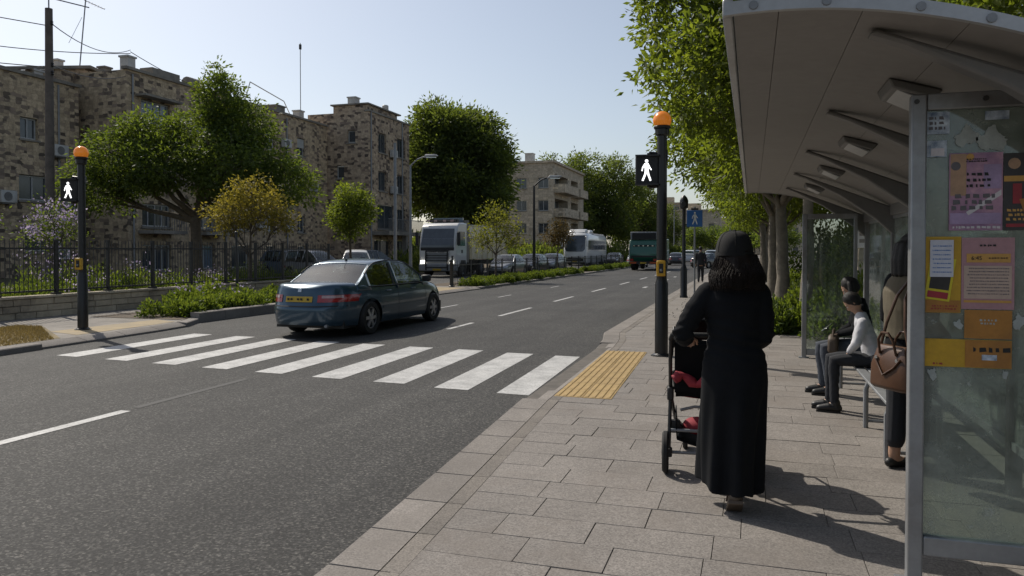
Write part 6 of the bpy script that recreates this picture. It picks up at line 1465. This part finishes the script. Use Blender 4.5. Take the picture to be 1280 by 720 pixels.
def head(mb, c, f, up=(0, 0, 1), s=1.0):
    """skull, jaw, nose, ears; c centre of the head, f where the face looks"""
    c = Vector(c); f = Vector(f).normalized(); up = Vector(up); up = (up - f * up.dot(f)).normalized(); r = f.cross(up)
    M = lambda x, y, z: c + r * x * s + f * y * s + up * z * s
    n = 18; m = 12; vs = []
    for j in range(m + 1):
        t = math.pi * max(.01, min(.99, j / m)); z = -math.cos(t); q = math.sin(t)
        for k in range(n):
            a = 2 * math.pi * k / n; x, y = math.cos(a) * q, math.sin(a) * q
            w = .074 * (1 - .22 * max(0, -z) ** 1.2); dpt = .094 * (1 - (.10 * max(0, -z) if y > 0 else .25 * max(0, -z)))
            vs.append(M(x * w, y * dpt + (.008 * max(0, -z)), z * .118))
    mb.add(vs, [(j * n + k, j * n + (k + 1) % n, (j + 1) * n + (k + 1) % n, (j + 1) * n + k) for j in range(m) for k in range(n)] + [tuple(range(n - 1, -1, -1)), tuple(range(m * n, (m + 1) * n))])
    chain(mb, [M(0, .085, .015), M(0, .105, -.022)], [.009 * s, .014 * s], 8)                 # nose
    chain(mb, [M(-.022, .082, -.056), M(0, .092, -.056), M(.022, .082, -.056)], [.008 * s, .010 * s, .008 * s], 8)   # lips
    chain(mb, [M(-.04, .08, .028), M(.04, .08, .028)], [.010 * s, .010 * s], 8)               # brow
    chain(mb, [M(-.012, .082, -.092), M(.012, .082, -.092)], [.016 * s, .016 * s], 8)         # chin
    for k in (-1, 1): chain(mb, [M(k * .074, -.005, .02), M(k * .076, -.008, -.022)], [.015 * s, .010 * s], 8)
    return M

def hair_shell(mb, c, f, up, k):
    rt = f.cross(up); o = c - f * .020 * k + up * .024 * k; n, m = 20, 12; vs = []
    for j in range(m + 1):
        t = math.pi * max(.01, min(.99, j / m)); z = -math.cos(t); q = math.sin(t)
        for i in range(n):
            a = 2 * math.pi * i / n; w = 1 + .035 * math.sin(7 * a + 3 * z) + .02 * math.sin(11 * a - 5 * z)
            vs.append(o + (rt * math.cos(a) * q * .086 + f * math.sin(a) * q * .096 + up * z * .112) * k * w)
    mb.add(vs, [(j * n + i, j * n + (i + 1) % n, (j + 1) * n + (i + 1) % n, (j + 1) * n + i) for j in range(m) for i in range(n)] + [tuple(range(n - 1, -1, -1)), tuple(range(m * n, (m + 1) * n))])

def person(loc_, rz, label, group=None): return empty('person', loc_, rz, label, 'person', group)
def eyes(M, parent, s=1.0):
    for k in (-1, 1): MB().ball(M(k * .031, .079, .008), .0105 * s, 10, 6).build('eye', MAT['eye_white'], parent)

# ---- the woman with the pushchair, seen from behind (local +y is forward)
W = person((-.10, 4.80, .1), R(5), 'woman in a long black dress and black cap pushing a pushchair')
mb = MB()
chain(mb, [(-.085, .02, .86), (-.085, .22, .48), (-.075, .30, .09)], [.085, .06, .042]); chain(mb, [(-.075, .30, .06), (-.075, .42, .03)], [.04, .03])
chain(mb, [(.085, 0, .86), (.07, .06, .47), (.0, -.11, .14)], [.085, .058, .042]); chain(mb, [(.0, -.11, .12), (.0, -.05, .05)], [.04, .03])
oval(mb, [(0, 0, .78, .12, .10), (0, 0, .88, .165, .12), (0, 0, 1.03, .135, .10), (0, .01, 1.2, .16, .115), (0, 0, 1.32, .15, .085), (0, 0, 1.38, .06, .06)])
chain(mb, [(0, 0, 1.36), (0, .02, 1.48)], [.052, .05])
hl, hr = (-.27, .40, .98), (.15, .42, .98)
chain(mb, [(-.165, 0, 1.32), (-.30, .0, 1.06), hl], [.05, .04, .028]); chain(mb, [(.15, 0, 1.32), (.175, .0, 1.06), hr], [.05, .04, .028])
hand(mb, hl, (.1, 1, -.05), (0, 0, -1), .9, 1, 1); hand(mb, hr, (-.1, 1, -.05), (0, 0, -1), .9, 1, -1)
M = head(mb, (0, .035, 1.545), (-.05, 1, -.05)); body = remeshed(mb, 'body', .007, MAT['skin'], W, 4); eyes(M, W)
mb = MB(); n = 64; rings = []
prof = [(.125, -.022, .03, .178, .20, .050), (.135, -.022, .03, .178, .20, .050), (.25, -.02, .04, .180, .20, .046), (.42, -.015, .04, .184, .195, .038), (.60, -.008, .03, .188, .185, .024), (.78, .0, .015, .196, .165, .006), (.90, 0, .01, .188, .15, .004), (1.0, 0, .01, .160, .13, .003), (1.06, 0, .01, .156, .125, .003), (1.16, 0, .01, .172, .128, .002), (1.26, 0, .0, .186, .12, 0), (1.33, 0, 0, .170, .095, 0), (1.375, 0, .005, .12, .075, 0), (1.41, 0, .012, .075, .066, 0), (1.45, 0, .018, .062, .060, 0)]
for z, cx, cy, rx, ry, A in prof:
    ring = []
    for k in range(n):
        a = 2 * math.pi * k / n
        fo = A * (.5 * math.sin(5 * a + 1.0 + z * 1.2) + .35 * math.sin(9 * a + 2.3 - z) + .25 * math.sin(3 * a - .5))
        zz_ = z + (.03 * math.cos(a + .3) * (-1) + .018 * math.sin(4 * a)) * max(0, 1 - (z - .125) / .3) * .8
        ring.append((cx + (rx + fo) * math.cos(a), cy + (ry + fo) * math.sin(a), zz_))
    rings.append(ring)
mb.loft(rings)
chain(mb, [(-.155, 0, 1.315), (-.235, -.02, 1.20), (-.305, -.01, 1.06), (-.295, .18, 1.005), (-.272, .37, .985)], [.066, .066, .060, .052, .040], 16)
chain(mb, [(.145, 0, 1.315), (.165, -.01, 1.20), (.175, .0, 1.06), (.17, .2, 1.0), (.152, .39, .985)], [.066, .064, .058, .052, .040], 16)
def crease(co):
    z = co[:, 2]; a = np.arctan2(co[:, 1], co[:, 0]); r = np.hypot(co[:, 0], co[:, 1]) + 1e-6
    w = np.exp(-((z - 1.02) / .12) ** 2) * .006 * np.sin(z * 95 + a * 2.2) + np.exp(-((z - 1.2) / .08) ** 2) * .004 * np.sin(z * 70 - a * 3.5 + co[:, 0] * 30)
    arm = np.exp(-((z - 1.06) / .09) ** 2) * (np.abs(co[:, 0]) > .2) * .006 * np.sin(z * 120 + co[:, 1] * 60)
    co[:, 0] += co[:, 0] / r * (w + arm); co[:, 1] += co[:, 1] / r * (w + arm); return co
remeshed(mb, 'dress', .0075, MAT['cloth_black'], W, 2, crease)
# hair: a wavy bob falling from under the cap
mb = MB(); n = 40; rings = []
for z, rx, ry, cy, A in ((1.345, .130, .060, -.055, .014), (1.36, .142, .075, -.05, .016), (1.40, .150, .098, -.035, .014), (1.45, .140, .115, -.01, .011), (1.50, .118, .118, .012, .007), (1.545, .098, .116, .025, .004), (1.60, .09, .108, .03, 0), (1.65, .06, .07, .03, 0)):
    rings.append([(.012 + (rx + A * (math.sin(7 * 2 * math.pi * k / n + z * 9) + .3 * math.sin(13 * 2 * math.pi * k / n - z * 14)) * .6) * math.cos(2 * math.pi * k / n), min(.055, cy + (ry + A * math.sin(9 * 2 * math.pi * k / n + z * 11) * .6) * math.sin(2 * math.pi * k / n)), z + .014 * math.sin(5 * 2 * math.pi * k / n) * (1 if z < 1.4 else 0)) for k in range(n)])
mb.loft(rings); hair = remeshed(mb, 'hair', .006, MAT['hair_dark'], W, 1)
# single strands over the bob
rs_ = random.Random(3); st = MB()
for i in range(700):
    a = rs_.uniform(math.pi * .92, math.pi * 2.08); r0 = .108; tw = rs_.uniform(-.15, .15)
    p = []
    L = rs_.uniform(.8, 1.12)
    for t in np.linspace(0, L, 7):
        z = 1.545 - .20 * t; rr_ = interp([(1.30, .150), (1.36, .152), (1.42, .158), (1.5, .124), (1.56, .104)], z) + .004 + .007 * math.sin(t * 7 + i); b = a + tw * t + .07 * math.sin(t * 6 + i * 1.7)
        p.append((.012 + rr_ * math.cos(b), (.02 - .055 * t) + rr_ * .80 * math.sin(b), z))
    st.tube(p, [.0015] * 6 + [.0005], 4, False)
st.build('hair_strands', MAT['hair_dark'], hair, 60)
# baseball cap: crown of panels, brim forward, button and strap
cc = Vector((0, .035, 1.565)); mb = MB(); n = 36; rings = []
for t in np.linspace(0, 1, 12):
    a = t * math.pi / 2; rr_ = math.cos(a) ** .62; z = .150 * math.sin(a) ** .95
    rings.append([(cc.x + (.112 * rr_) * math.cos(2 * math.pi * k / n) * (1 - .01 * abs(math.sin(3 * 2 * math.pi * k / n))), cc.y + (.128 * rr_) * math.sin(2 * math.pi * k / n), cc.z - .025 + z + .004 * math.sin(2 * math.pi * k / n)) for k in range(n)])
mb.loft(rings); cap = mb.build('cap', MAT['cloth_cap'], W, 60)
MB().ball((cc.x, cc.y, cc.z + .126), .009, 10, 6, 0, (1, 1, .6)).build('cap_button', MAT['cloth_cap'], cap)
MB().grid(lambda u, v: (cc.x + (2 * u - 1) * .095 * (1 - .25 * v), cc.y + .09 + .10 * v * math.sqrt(max(0, 1 - (2 * u - 1) ** 2 * .8)), cc.z - .022 - .03 * (2 * u - 1) ** 2 - .012 * v), 14, 6).build('cap_brim', MAT['cloth_cap'], cap)
for k in range(6):
    a = k * math.pi / 3 + .5; MB().tube([(cc.x + .1130 * math.cos(t) ** .62 * math.cos(a), cc.y + .129 * math.cos(t) ** .62 * math.sin(a), cc.z - .025 + .151 * math.sin(t) ** .95) for t in np.linspace(0.02, 1.5, 10)], .0016, 4).build('cap_seam', MAT['cloth_cap'], cap)
MB().loft([[(cc.x + (.1125 + d) * math.cos(a), cc.y + (.1285 + d) * math.sin(a), cc.z - .027 + z) for z, d in ((0, 0), (0, .003), (.022, .002), (.022, -.001))] for a in np.linspace(0, 2 * math.pi, 37)]).build('cap_band', MAT['cloth_cap'], cap)
# shoes
for nm, (ax, ay, az, tl) in (('shoe', (.0, -.15, .06, -.55)), ('shoe', (-.075, .31, .0, .0))):
    mb = MB(); c, s = math.cos(tl), math.sin(tl)
    T = lambda y, z: (ay + y * c - z * s, az + y * s + z * c)
    for (y0, z0, r0, y1, z1, r1, f) in ((-.03, .04, .040, .02, .045, .042, 1), (.02, .045, .042, .12, .03, .040, 1), (.12, .03, .040, .185, .024, .030, 1), (-.02, .06, .038, -.01, .10, .042, 1)):
        a, b = T(y0, z0), T(y1, z1); chain(mb, [(ax, *a), (ax, *b)], [r0, r1], 12)
    sh_ = remeshed(mb, nm, .006, MAT['shoe_brown'], W, 3)
    so = MB(); q = [(-.042, -.06), (.042, -.06), (.046, .06), (.046, .13), (.03, .20), (-.03, .20), (-.046, .13), (-.046, .06)]
    so.loft([[(ax + x, *T(y, z)) for x, y in q] for z in (-.006, .018)]); so.build('sole', MAT['shoe_brown'], sh_, bevel=.004)
    for j in range(2): so2 = MB().tube([(ax + .044 * math.cos(a), *T(.03 + j * .05, .045 + .043 * math.sin(a))) for a in np.linspace(0, math.pi, 9)], .006, 6).build('strap', MAT['leather_tan'], sh_)

# ---- pushchair in front of her
ST = empty('pushchair', (-.285, 5.44, .1), R(5), 'black pushchair with red lining in front of the woman', 'pushchair')
for sd in (-1, 1):
    wh = empty('wheel', (sd * .31, .02, .145)); wh.parent = ST
    MB().lathe([(.098, -.022), (.13, -.024), (.145, -.012), (.145, .012), (.13, .024), (.098, .022)], 28, (0, 0, 0), 'x', closed=True).build('tyre', MAT['rubber'], wh)
    rm = MB().lathe([(.085, -.012), (.10, -.016), (.10, .016), (.085, .012)], 28, (0, 0, 0), 'x', closed=True).lathe([(.005, -.028), (.026, -.028), (.026, .028), (.005, .028)], 14, (0, 0, 0), 'x')
    for k in range(5): rm.bar((0, .02 * math.cos(k * 1.2566), .02 * math.sin(k * 1.2566)), (0, .09 * math.cos(k * 1.2566), .09 * math.sin(k * 1.2566)), .02, .014)
    rm.build('rim', MAT['dark_plastic'], wh)
    wf = empty('wheel', (sd * .16, .72, .095)); wf.parent = ST
    MB().lathe([(.06, -.02), (.088, -.02), (.095, -.01), (.095, .01), (.088, .02), (.06, .02)], 24, (0, 0, 0), 'x', closed=True).build('tyre', MAT['rubber'], wf); MB().lathe([(.01, -.022), (.06, -.018), (.06, .018), (.01, .022)], 20, (0, 0, 0), 'x').build('rim', MAT['galvanised'], wf)
    MB().tube([(sd * .27, -.13, .96), (sd * .275, -.03, .80), (sd * .275, .10, .55), (sd * .24, .42, .30), (sd * .17, .70, .17), (sd * .16, .72, .10)], .0145, 10).build('frame_side', MAT['black_metal'], ST)
    MB().tube([(sd * .275, .10, .55), (sd * .28, .06, .34), (sd * .285, .02, .155)], .0145, 10).build('rear_leg', MAT['black_metal'], ST)
    MB().box(*sorted((sd * .25, sd * .30)), .05, .15, .50, .60).build('fold_joint', MAT['dark_plastic'], ST, bevel=.015)
    MB().tube([(sd * .265, -.06, .84), (sd * .262, -.02, .92), (sd * .25, .10, 1.02)], .012, 8).build('hood_arm', MAT['dark_plastic'], ST)
    MB().tube([(sd * .25, .12, .58), (sd * .27, .3, .66), (sd * .2, .48, .67), (0, .5, .67)], .013, 8).build('bumper_bar', MAT['rubber'], ST)
    MB().box(sd * .29 - .03, sd * .29 + .03, -.02, .06, .115, .175).build('brake_housing', MAT['dark_plastic'], ST, bevel=.01)
    MB().box(*sorted((sd * .20, sd * .29)), .06, .12, .27, .36).build('suspension', MAT['dark_plastic'], ST, bevel=.012)
MB().tube([(-.27, -.13, .96), (-.26, -.18, .995), (-.2, -.2, 1.0), (.2, -.2, 1.0), (.26, -.18, .995), (.27, -.13, .96)], .019, 12).build('handlebar', MAT['rubber'], ST)
MB().tube([(-.31, .02, .145), (.31, .02, .145)], .012, 8).build('axle', MAT['galvanised'], ST); MB().tube([(-.27, .03, .30), (.27, .03, .30)], .012, 8).build('cross_tube', MAT['galvanised'], ST)
def cloth_sheet(fn, nu, nv, name, m, th=.012):
    o = MB().grid(fn, nu, nv).build(name, MAT[m], ST, 80, fix=False); s = o.modifiers.new('s', 'SOLIDIFY'); s.thickness = th; s.offset = 0; return o
cloth_sheet(lambda u, v: ((2 * u - 1) * .235, .05 + .10 * v - .03 * math.sin(math.pi * u), .52 + .42 * (1 - v) + .008 * math.sin(9 * u)), 12, 8, 'seat_back', 'cloth_black', .03)
cloth_sheet(lambda u, v: ((2 * u - 1) * .225, .15 + .34 * v, .53 - .03 * math.sin(math.pi * v) + .02 * (2 * u - 1) ** 2), 10, 8, 'seat_cushion', 'fabric_red', .04)
def hood(u, v):
    a = math.pi * u; b = -.45 + 1.75 * v
    x = -.27 * math.cos(a); rr_ = .30 * math.sin(a) ** .7
    return (x, .12 + rr_ * math.sin(b) * 1.05 + .012 * math.sin(v * 15), .80 + rr_ * math.cos(b) * .98 + .02)
cloth_sheet(hood, 20, 12, 'hood', 'cloth_black', .012)
cloth_sheet(lambda u, v: ((2 * u - 1) * .245, -.01 + .08 * v + .02 * math.sin(math.pi * v), .92 - .36 * v + .006 * math.sin(13 * u)), 12, 8, 'rear_apron', 'cloth_black', .012)
MB().tube([(-.25 + .5 * t, -.02 + .02 * math.sin(t * 9), .665 + .03 * math.sin(t * 14)) for t in np.linspace(0, 1, 16)], [.032 + .01 * math.sin(i * 2.1) for i in range(16)], 10).build('red_blanket', MAT['fabric_red'], ST)
cloth_sheet(lambda u, v: ((2 * u - 1) * .225, .02 + .5 * v, .24 - .05 * math.sin(math.pi * u) - .02 * math.sin(math.pi * v)), 10, 8, 'basket', 'cloth_black', .012)
for sd in (-1, 1): cloth_sheet(lambda u, v: (sd * (.225 + .01 * v), .02 + .5 * u, .24 + .14 * v), 8, 4, 'basket_side', 'cloth_black', .008)
MB().ball((-.07, .2, .30), .09, 14, 9, 0, (1.3, 1.1, .7)).build('red_bag', MAT['fabric_red'], ST); MB().tube([(-.2, .0, .45), (-.1, .03, .47), (.1, .02, .47), (.2, .0, .45)], .011, 8).build('rear_strap', MAT['galvanised'], ST)

ST.scale = (.94, 1, 1)
# ---- seated figures (local +y is where they face)
def seated(loc_, rz, label, s, top, topm, legm, hairm, lean, hands, hair_long, shoe='shoe_black', facedir=(0, .75, -.65), spread=.085, knee_y=.40, foot_y=.38, sleeve_long=True):
    r = person(loc_, rz, label, 'people waiting at the bus stop'); k = s
    V = lambda x, y, z: (x * k, y * k, z * k)
    seat = .47 / k                                   # hip height in body units
    hip = seat + .09; ch = (lean * .30, hip + .36); sh = (lean * .40, hip + .46); nk = (lean * .46, hip + .53); hc = (lean * .46 + .09, hip + .655)
    mb = MB(); oval(mb, [tuple(a * k for a in q) for q in ((0, -.02, seat + .02, .15, .13), (0, 0, hip + .03, .15, .11), (0, lean * .12, hip + .16, .13, .095), (0, ch[0], ch[1] - .08, .145, .10), (0, sh[0], sh[1] - .03, .135, .075), (0, nk[0], nk[1], .05, .05))])
    chain(mb, [V(0, nk[0] - .01, nk[1] - .03), V(0, hc[0] - .03, hc[1] - .08)], [.048 * k, .045 * k])
    M = head(mb, V(0, hc[0], hc[1]), facedir, (0, .65, .75), k * .98)
    L = {}
    kz = seat + .05
    for sd in (-1, 1):
        H, K, A = V(sd * .085, .02, hip - .02), V(sd * spread, knee_y + (.02 * sd), kz), V(sd * (spread + .005), foot_y + .03 * sd, .09 / k)
        chain(mb, [H, K, A], [.078 * k, .055 * k, .036 * k]); L[sd] = (H, K, A); chain(mb, [A, (A[0], A[1] + .12 * k, .045)], [.032 * k, .026 * k])
        S_, E, Wr = V(sd * .155, sh[0], sh[1] - .03), V(sd * .20, sh[0] + .06, sh[1] - .27), V(*hands[sd])
        chain(mb, [S_, E, Wr], [.045 * k, .037 * k, .025 * k]); hand(mb, Wr, Vector(Wr) - Vector(E) + Vector((0, .0, -.02)), (-sd * .3, 0, -1), .7, k * .9, sd); L['a%d' % sd] = (S_, E, Wr)
    remeshed(mb, 'body', .007, MAT['skin'], r, 3); eyes(M, r, k)
    mb = MB(); oval(mb, [tuple(a * k for a in q) for q in ((0, -.02, seat + .02, .168, .145), (0, 0, hip + .03, .166, .128), (0, lean * .12, hip + .16, .148, .115), (0, ch[0], ch[1] - .08, .162, .118), (0, sh[0], sh[1] - .03, .155, .09), (0, nk[0] - .005, nk[1] - .01, .075, .066), (0, nk[0], nk[1] + .015, .064, .06))])
    for sd in (-1, 1):
        S_, E, Wr = [Vector(q) for q in L['a%d' % sd]]; chain(mb, [S_, S_.lerp(E, .5), E, E.lerp(Wr, .5), E.lerp(Wr, .93)], [.062 * k, .060 * k, .054 * k, .048 * k, .040 * k])
    def wr(co):
        n_ = .003 * np.sin(co[:, 2] * 60 + co[:, 0] * 25) * np.sin(co[:, 1] * 40 + co[:, 2] * 31); co[:, 0] += n_; co[:, 1] += n_; return co
    remeshed(mb, top, .007, MAT[topm], r, 7, wr)
    mb = MB(); chain(mb, [V(-.08, -.02, hip - .02), V(.08, -.02, hip - .02)], [.12 * k, .12 * k])
    for sd in (-1, 1):
        H, K, A = [Vector(q) for q in L[sd]]; chain(mb, [H, H.lerp(K, .5), K, K.lerp(A, .5), K.lerp(A, .97)], [.092 * k, .082 * k, .070 * k, .058 * k, .052 * k])
    remeshed(mb, 'trousers', .007, MAT[legm], r, 2, wr)
    for sd in (-1, 1):
        A = L[sd][2]; mb = MB(); chain(mb, [(A[0], A[1] - .03, .045), (A[0], A[1] + .06 * k, .05), (A[0], A[1] + .17 * k, .035)], [.043, .044, .032]); chain(mb, [(A[0], A[1] - .015, .06), (A[0], A[1] - .01, .10)], [.042, .044])
        so = remeshed(mb, 'shoe', .006, MAT[shoe], r, 2); MB().loft([[(A[0] + x, A[1] + y * k, z) for x, y in ((-.04, -.07), (.04, -.07), (.046, .1), (.03, .205), (-.03, .205), (-.046, .1))] for z in (.002, .02)]).build('sole', MAT['rubber'], so)
    mb = MB(); c = Vector(V(0, hc[0], hc[1])); f = Vector(facedir).normalized(); up = Vector((0, .65, .75)); up = (up - f * up.dot(f)).normalized(); rt = f.cross(up)
    hair_shell(mb, c, f, up, k)
    if hair_long:
        for t in np.linspace(-1, 1, 9):
            p = c + rt * t * .078 * k - f * (.03 + .045 * (1 - t * t)) * k + up * .05 * k; chain(mb, [p, p + Vector((0, -.01, -.12)) * k + rt * t * .01, p + Vector((0, .0, -.27)) * k + rt * t * .012], [.033 * k, .034 * k, .020 * k], 8)
    remeshed(mb, 'hair', .007, MAT[hairm], r, 1)
    return r
FX = R(90)          # facing the road, towards -x
WS = seated((1.16, 8.92, .1), FX, 'seated dark-haired woman in black looking at a phone in the shelter', .93, 'jacket', 'cloth_black', 'denim', 'hair_black', .14, {-1: (-.05, .27, .72), 1: (.06, .29, .70)}, True, knee_y=.45, foot_y=.40)
BY = seated((1.12, 7.98, .1), R(84), 'seated boy in a white shirt with his head bowed on the bench', .80, 'shirt', 'shirt_white', 'trouser_dark', 'hair_black', .32, {-1: (-.10, .27, .745), 1: (.12, .23, .745)}, False, facedir=(0, .62, -.78), knee_y=.46, foot_y=.46, spread=.10)
ph = MB().box(-.035, .035, -.004, .004, -.07, .07).build('mobile_phone', MAT['phone'], None, bevel=.004); tag(ph, 'dark phone in the hands of the seated woman', 'phone'); ph.location = (.78, 8.92, .83); ph.rotation_euler = (R(50), 0, R(90))
lb = empty('shoulder_bag', (.84, 8.80, .60), R(80), 'dark brown bag on the lap of the seated woman', 'bag')
MB().prism([(-.15, -.02), (.15, -.02), (.13, .13), (.07, .17), (-.07, .17), (-.13, .13)], -.05, .05).build('bag_body', MAT['shoe_brown'], lb, bevel=.03, seg=3); MB().tube([(-.1, 0, .14), (-.05, 0, .22), (.05, 0, .22), (.1, 0, .14)], .01, 6).build('strap', MAT['shoe_brown'], lb)
# ---- standing figure (faces the shelter's back wall), seen from the side and behind
PS = person((1.07, 6.0, .1), R(-62), 'standing person in a tan vest over black, partly hidden by the shelter post', 'people waiting at the bus stop')
mb = MB(); LG = {}
for sd in (-1, 1):
    q = [(sd * .085, 0, .86), (sd * .085, .02 * sd, .47), (sd * .08, .03 * sd - .02, .09)]; chain(mb, q, [.085, .058, .04]); chain(mb, [(q[2][0], q[2][1], .06), (q[2][0], q[2][1] + .12, .03)], [.037, .028]); LG[sd] = q
oval(mb, [(0, 0, .78, .13, .11), (0, 0, .9, .165, .12), (0, 0, 1.05, .14, .10), (0, .01, 1.22, .16, .115), (0, 0, 1.34, .15, .085), (0, 0, 1.40, .06, .06)]); chain(mb, [(0, 0, 1.38), (0, .02, 1.5)], [.052, .05])
for sd in (-1, 1): chain(mb, [(sd * .17, 0, 1.35), (sd * .225, -.01, 1.08), (sd * .19, .17, .93)], [.05, .04, .027]); hand(mb, (sd * .19, .17, .93), (-sd * .2, 1, -.3), (-sd, 0, -.2), .8, 1, sd)
M = head(mb, (0, .035, 1.56), (.2, 1, -.25)); remeshed(mb, 'body', .008, MAT['skin'], PS, 3); eyes(M, PS)
mb = MB(); oval(mb, [(0, 0, .80, .175, .14), (0, 0, .92, .178, .14), (0, 0, 1.05, .155, .12), (0, .01, 1.22, .172, .13), (0, 0, 1.34, .162, .1), (0, 0, 1.42, .07, .068)])
for sd in (-1, 1): chain(mb, [(sd * .165, 0, 1.35), (sd * .215, -.005, 1.2), (sd * .225, -.01, 1.08), (sd * .20, .12, .97)], [.062, .058, .052, .042])
remeshed(mb, 'shirt', .008, MAT['cloth_black'], PS, 2)
mb = MB(); oval(mb, [(0, 0, .95, .186, .150), (0, 0, 1.02, .182, .148), (0, -.005, 1.15, .188, .152), (0, -.01, 1.28, .190, .142), (0, -.005, 1.36, .168, .112), (0, 0, 1.415, .10, .085), (0, 0, 1.44, .08, .075)]); remeshed(mb, 'vest', .008, MAT['vest_tan'], PS, 2, lambda co: co + .003 * np.sin(co[:, [2]] * 23 + co[:, [0]] * 30 + 2 * np.sin(co[:, [1]] * 20)))
mb = MB(); chain(mb, [(-.08, 0, .88), (.08, 0, .88)], [.12, .12])
for sd in (-1, 1): chain(mb, [LG[sd][0], LG[sd][1], Vector(LG[sd][1]).lerp(Vector(LG[sd][2]), .72)], [.10, .078, .066])
remeshed(mb, 'trousers', .008, MAT['trouser_dark'], PS, 2)
for sd in (-1, 1):
    A = LG[sd][2]; mb = MB(); chain(mb, [(A[0], A[1] - .035, .04), (A[0], A[1] + .06, .038), (A[0], A[1] + .16, .03)], [.038, .038, .028]); remeshed(mb, 'shoe', .006, MAT['shoe_black'], PS, 2)
mb = MB()
hair_shell(mb, Vector((0, .035, 1.56)), Vector((.2, 1, -.25)).normalized(), Vector((0, .25, 1)).normalized(), 1.0)
for a in np.linspace(math.pi * .95, math.pi * 2.05, 9):
    for z in (0,): chain(mb, [(.07 * math.cos(a) * (1 - z * 6 * .1), .012 + .08 * math.sin(a) * .8 - .02, 1.60 + z * .6), (.08 * math.cos(a), min(.03, -.01 + .085 * math.sin(a)), 1.50), (.085 * math.cos(a), min(0, -.02 + .085 * math.sin(a)), 1.40)], [.035, .032, .02], 8)
remeshed(mb, 'hair', .008, MAT['hair_black'], PS, 1)
HB = empty('handbag', (.93, 5.72, .72), R(-60), 'large tan leather handbag hanging from the standing person', 'bag')
MB().loft([[(x * w, y * d, z) for x, y in ((-1, -.7), (-.8, -1), (.8, -1), (1, -.7), (1, .7), (.8, 1), (-.8, 1), (-1, .7))] for z, w, d in ((.0, .15, .055), (.02, .18, .07), (.16, .175, .065), (.27, .14, .04), (.30, .125, .02))]).build('bag_body', MAT['leather_tan'], HB, 50, bevel=.008)
for y in (-.05, .05): MB().tube([(-.08, y, .24), (-.07, y * 1.4, .34), (-.03, y * 1.5, .39), (.03, y * 1.5, .39), (.07, y * 1.4, .34), (.08, y, .24)], .009, 8).build('handle', MAT['leather_tan'], HB)
MB().tube([(-.14, 0, .27), (-.10, .02, .45), (-.06, .07, .64), (-.03, .14, .745), (-.02, .19, .755), (.0, .14, .742), (.04, .05, .62), (.10, .0, .43), (.14, .0, .27)], .010, 8).build('shoulder_strap', MAT['leather_tan'], HB)
MB().tube([(-.1, -.068, .20), (-.02, -.075, .10), (.08, -.072, .16), (.13, -.06, .22)], .007, 6).build('front_strap', MAT['leather_tan'], HB)
for x in (-.1, .1): MB().lathe([(.004, -.004), (.014, -.004), (.014, .004), (.004, .004)], 10, (x, -.063, .21), 'y').build('buckle', MAT['chrome'], HB)
# ---- distant walkers
def walker_person(loc_, rz, label, top, legs, s=1.0, bag=False):
    r = person(loc_, rz, label, 'distant walkers'); mb = MB(); v = .014
    for sd in (-1, 1): chain(mb, [(sd * .08, 0, .88), (sd * .085, .10 * sd + .04, .48), (sd * .08, .20 * sd - .06, .09)], [.085, .058, .042]); chain(mb, [(sd * .08, .2 * sd - .06, .06), (sd * .08, .2 * sd + .05, .03)], [.04, .03])
    oval(mb, [(0, 0, .8, .14, .11), (0, 0, .92, .16, .12), (0, 0, 1.1, .145, .105), (0, .01, 1.28, .17, .115), (0, 0, 1.40, .16, .085), (0, 0, 1.46, .06, .06)]); chain(mb, [(0, 0, 1.44), (0, .02, 1.56)], [.055, .05])
    for sd in (-1, 1): chain(mb, [(sd * .18, 0, 1.4), (sd * .25, -.05 * sd, 1.13), (sd * .25, -.12 * sd + .1, .90)], [.05, .04, .028]); hand(mb, (sd * .25, -.12 * sd + .1, .90), (0, .25, -1), (-sd, 0, 0), .4, 1.05, sd)
    M = head(mb, (0, .035, 1.63), (0, 1, 0)); remeshed(mb, 'body', v, MAT['skin'], r, 2)
    mb = MB(); oval(mb, [(0, 0, .84, .185, .145), (0, 0, 1.0, .18, .14), (0, 0, 1.15, .17, .13), (0, .01, 1.3, .19, .14), (0, 0, 1.41, .175, .105), (0, 0, 1.49, .075, .07)])
    for sd in (-1, 1): chain(mb, [(sd * .18, 0, 1.4), (sd * .25, -.05 * sd, 1.13), (sd * .25, -.11 * sd + .09, .94)], [.068, .058, .044])
    remeshed(mb, 'jacket', v, MAT[top], r, 2)
    mb = MB(); chain(mb, [(-.08, 0, .9), (.08, 0, .9)], [.115, .115])
    for sd in (-1, 1): chain(mb, [(sd * .08, 0, .88), (sd * .085, .10 * sd + .04, .48), (sd * .08, .20 * sd - .06, .10)], [.10, .075, .058])
    remeshed(mb, 'trousers', v, MAT[legs], r, 2)
    MB().ball((0, .015, 1.665), .10, 14, 9, 0, (.86, .98, 1)).build('hair', MAT['hair_black'], r)
    for sd in (-1, 1): MB().ball((sd * .08, .2 * sd, .05), .05, 10, 7, 0, (.85, 2.4, .9)).build('shoe', MAT['shoe_black'], r)
    r.scale = (s, s, s); return r
walker_person((-2.42, 38.6, .1), 0, 'man in dark clothes walking away along the far kerb', 'jacket_far', 'trouser_dark', 1.0)
walker_person((-1.75, 47.5, .1), R(12), 'second walker in grey, farther away beside the man in dark clothes', 'denim', 'trouser_dark', .97)
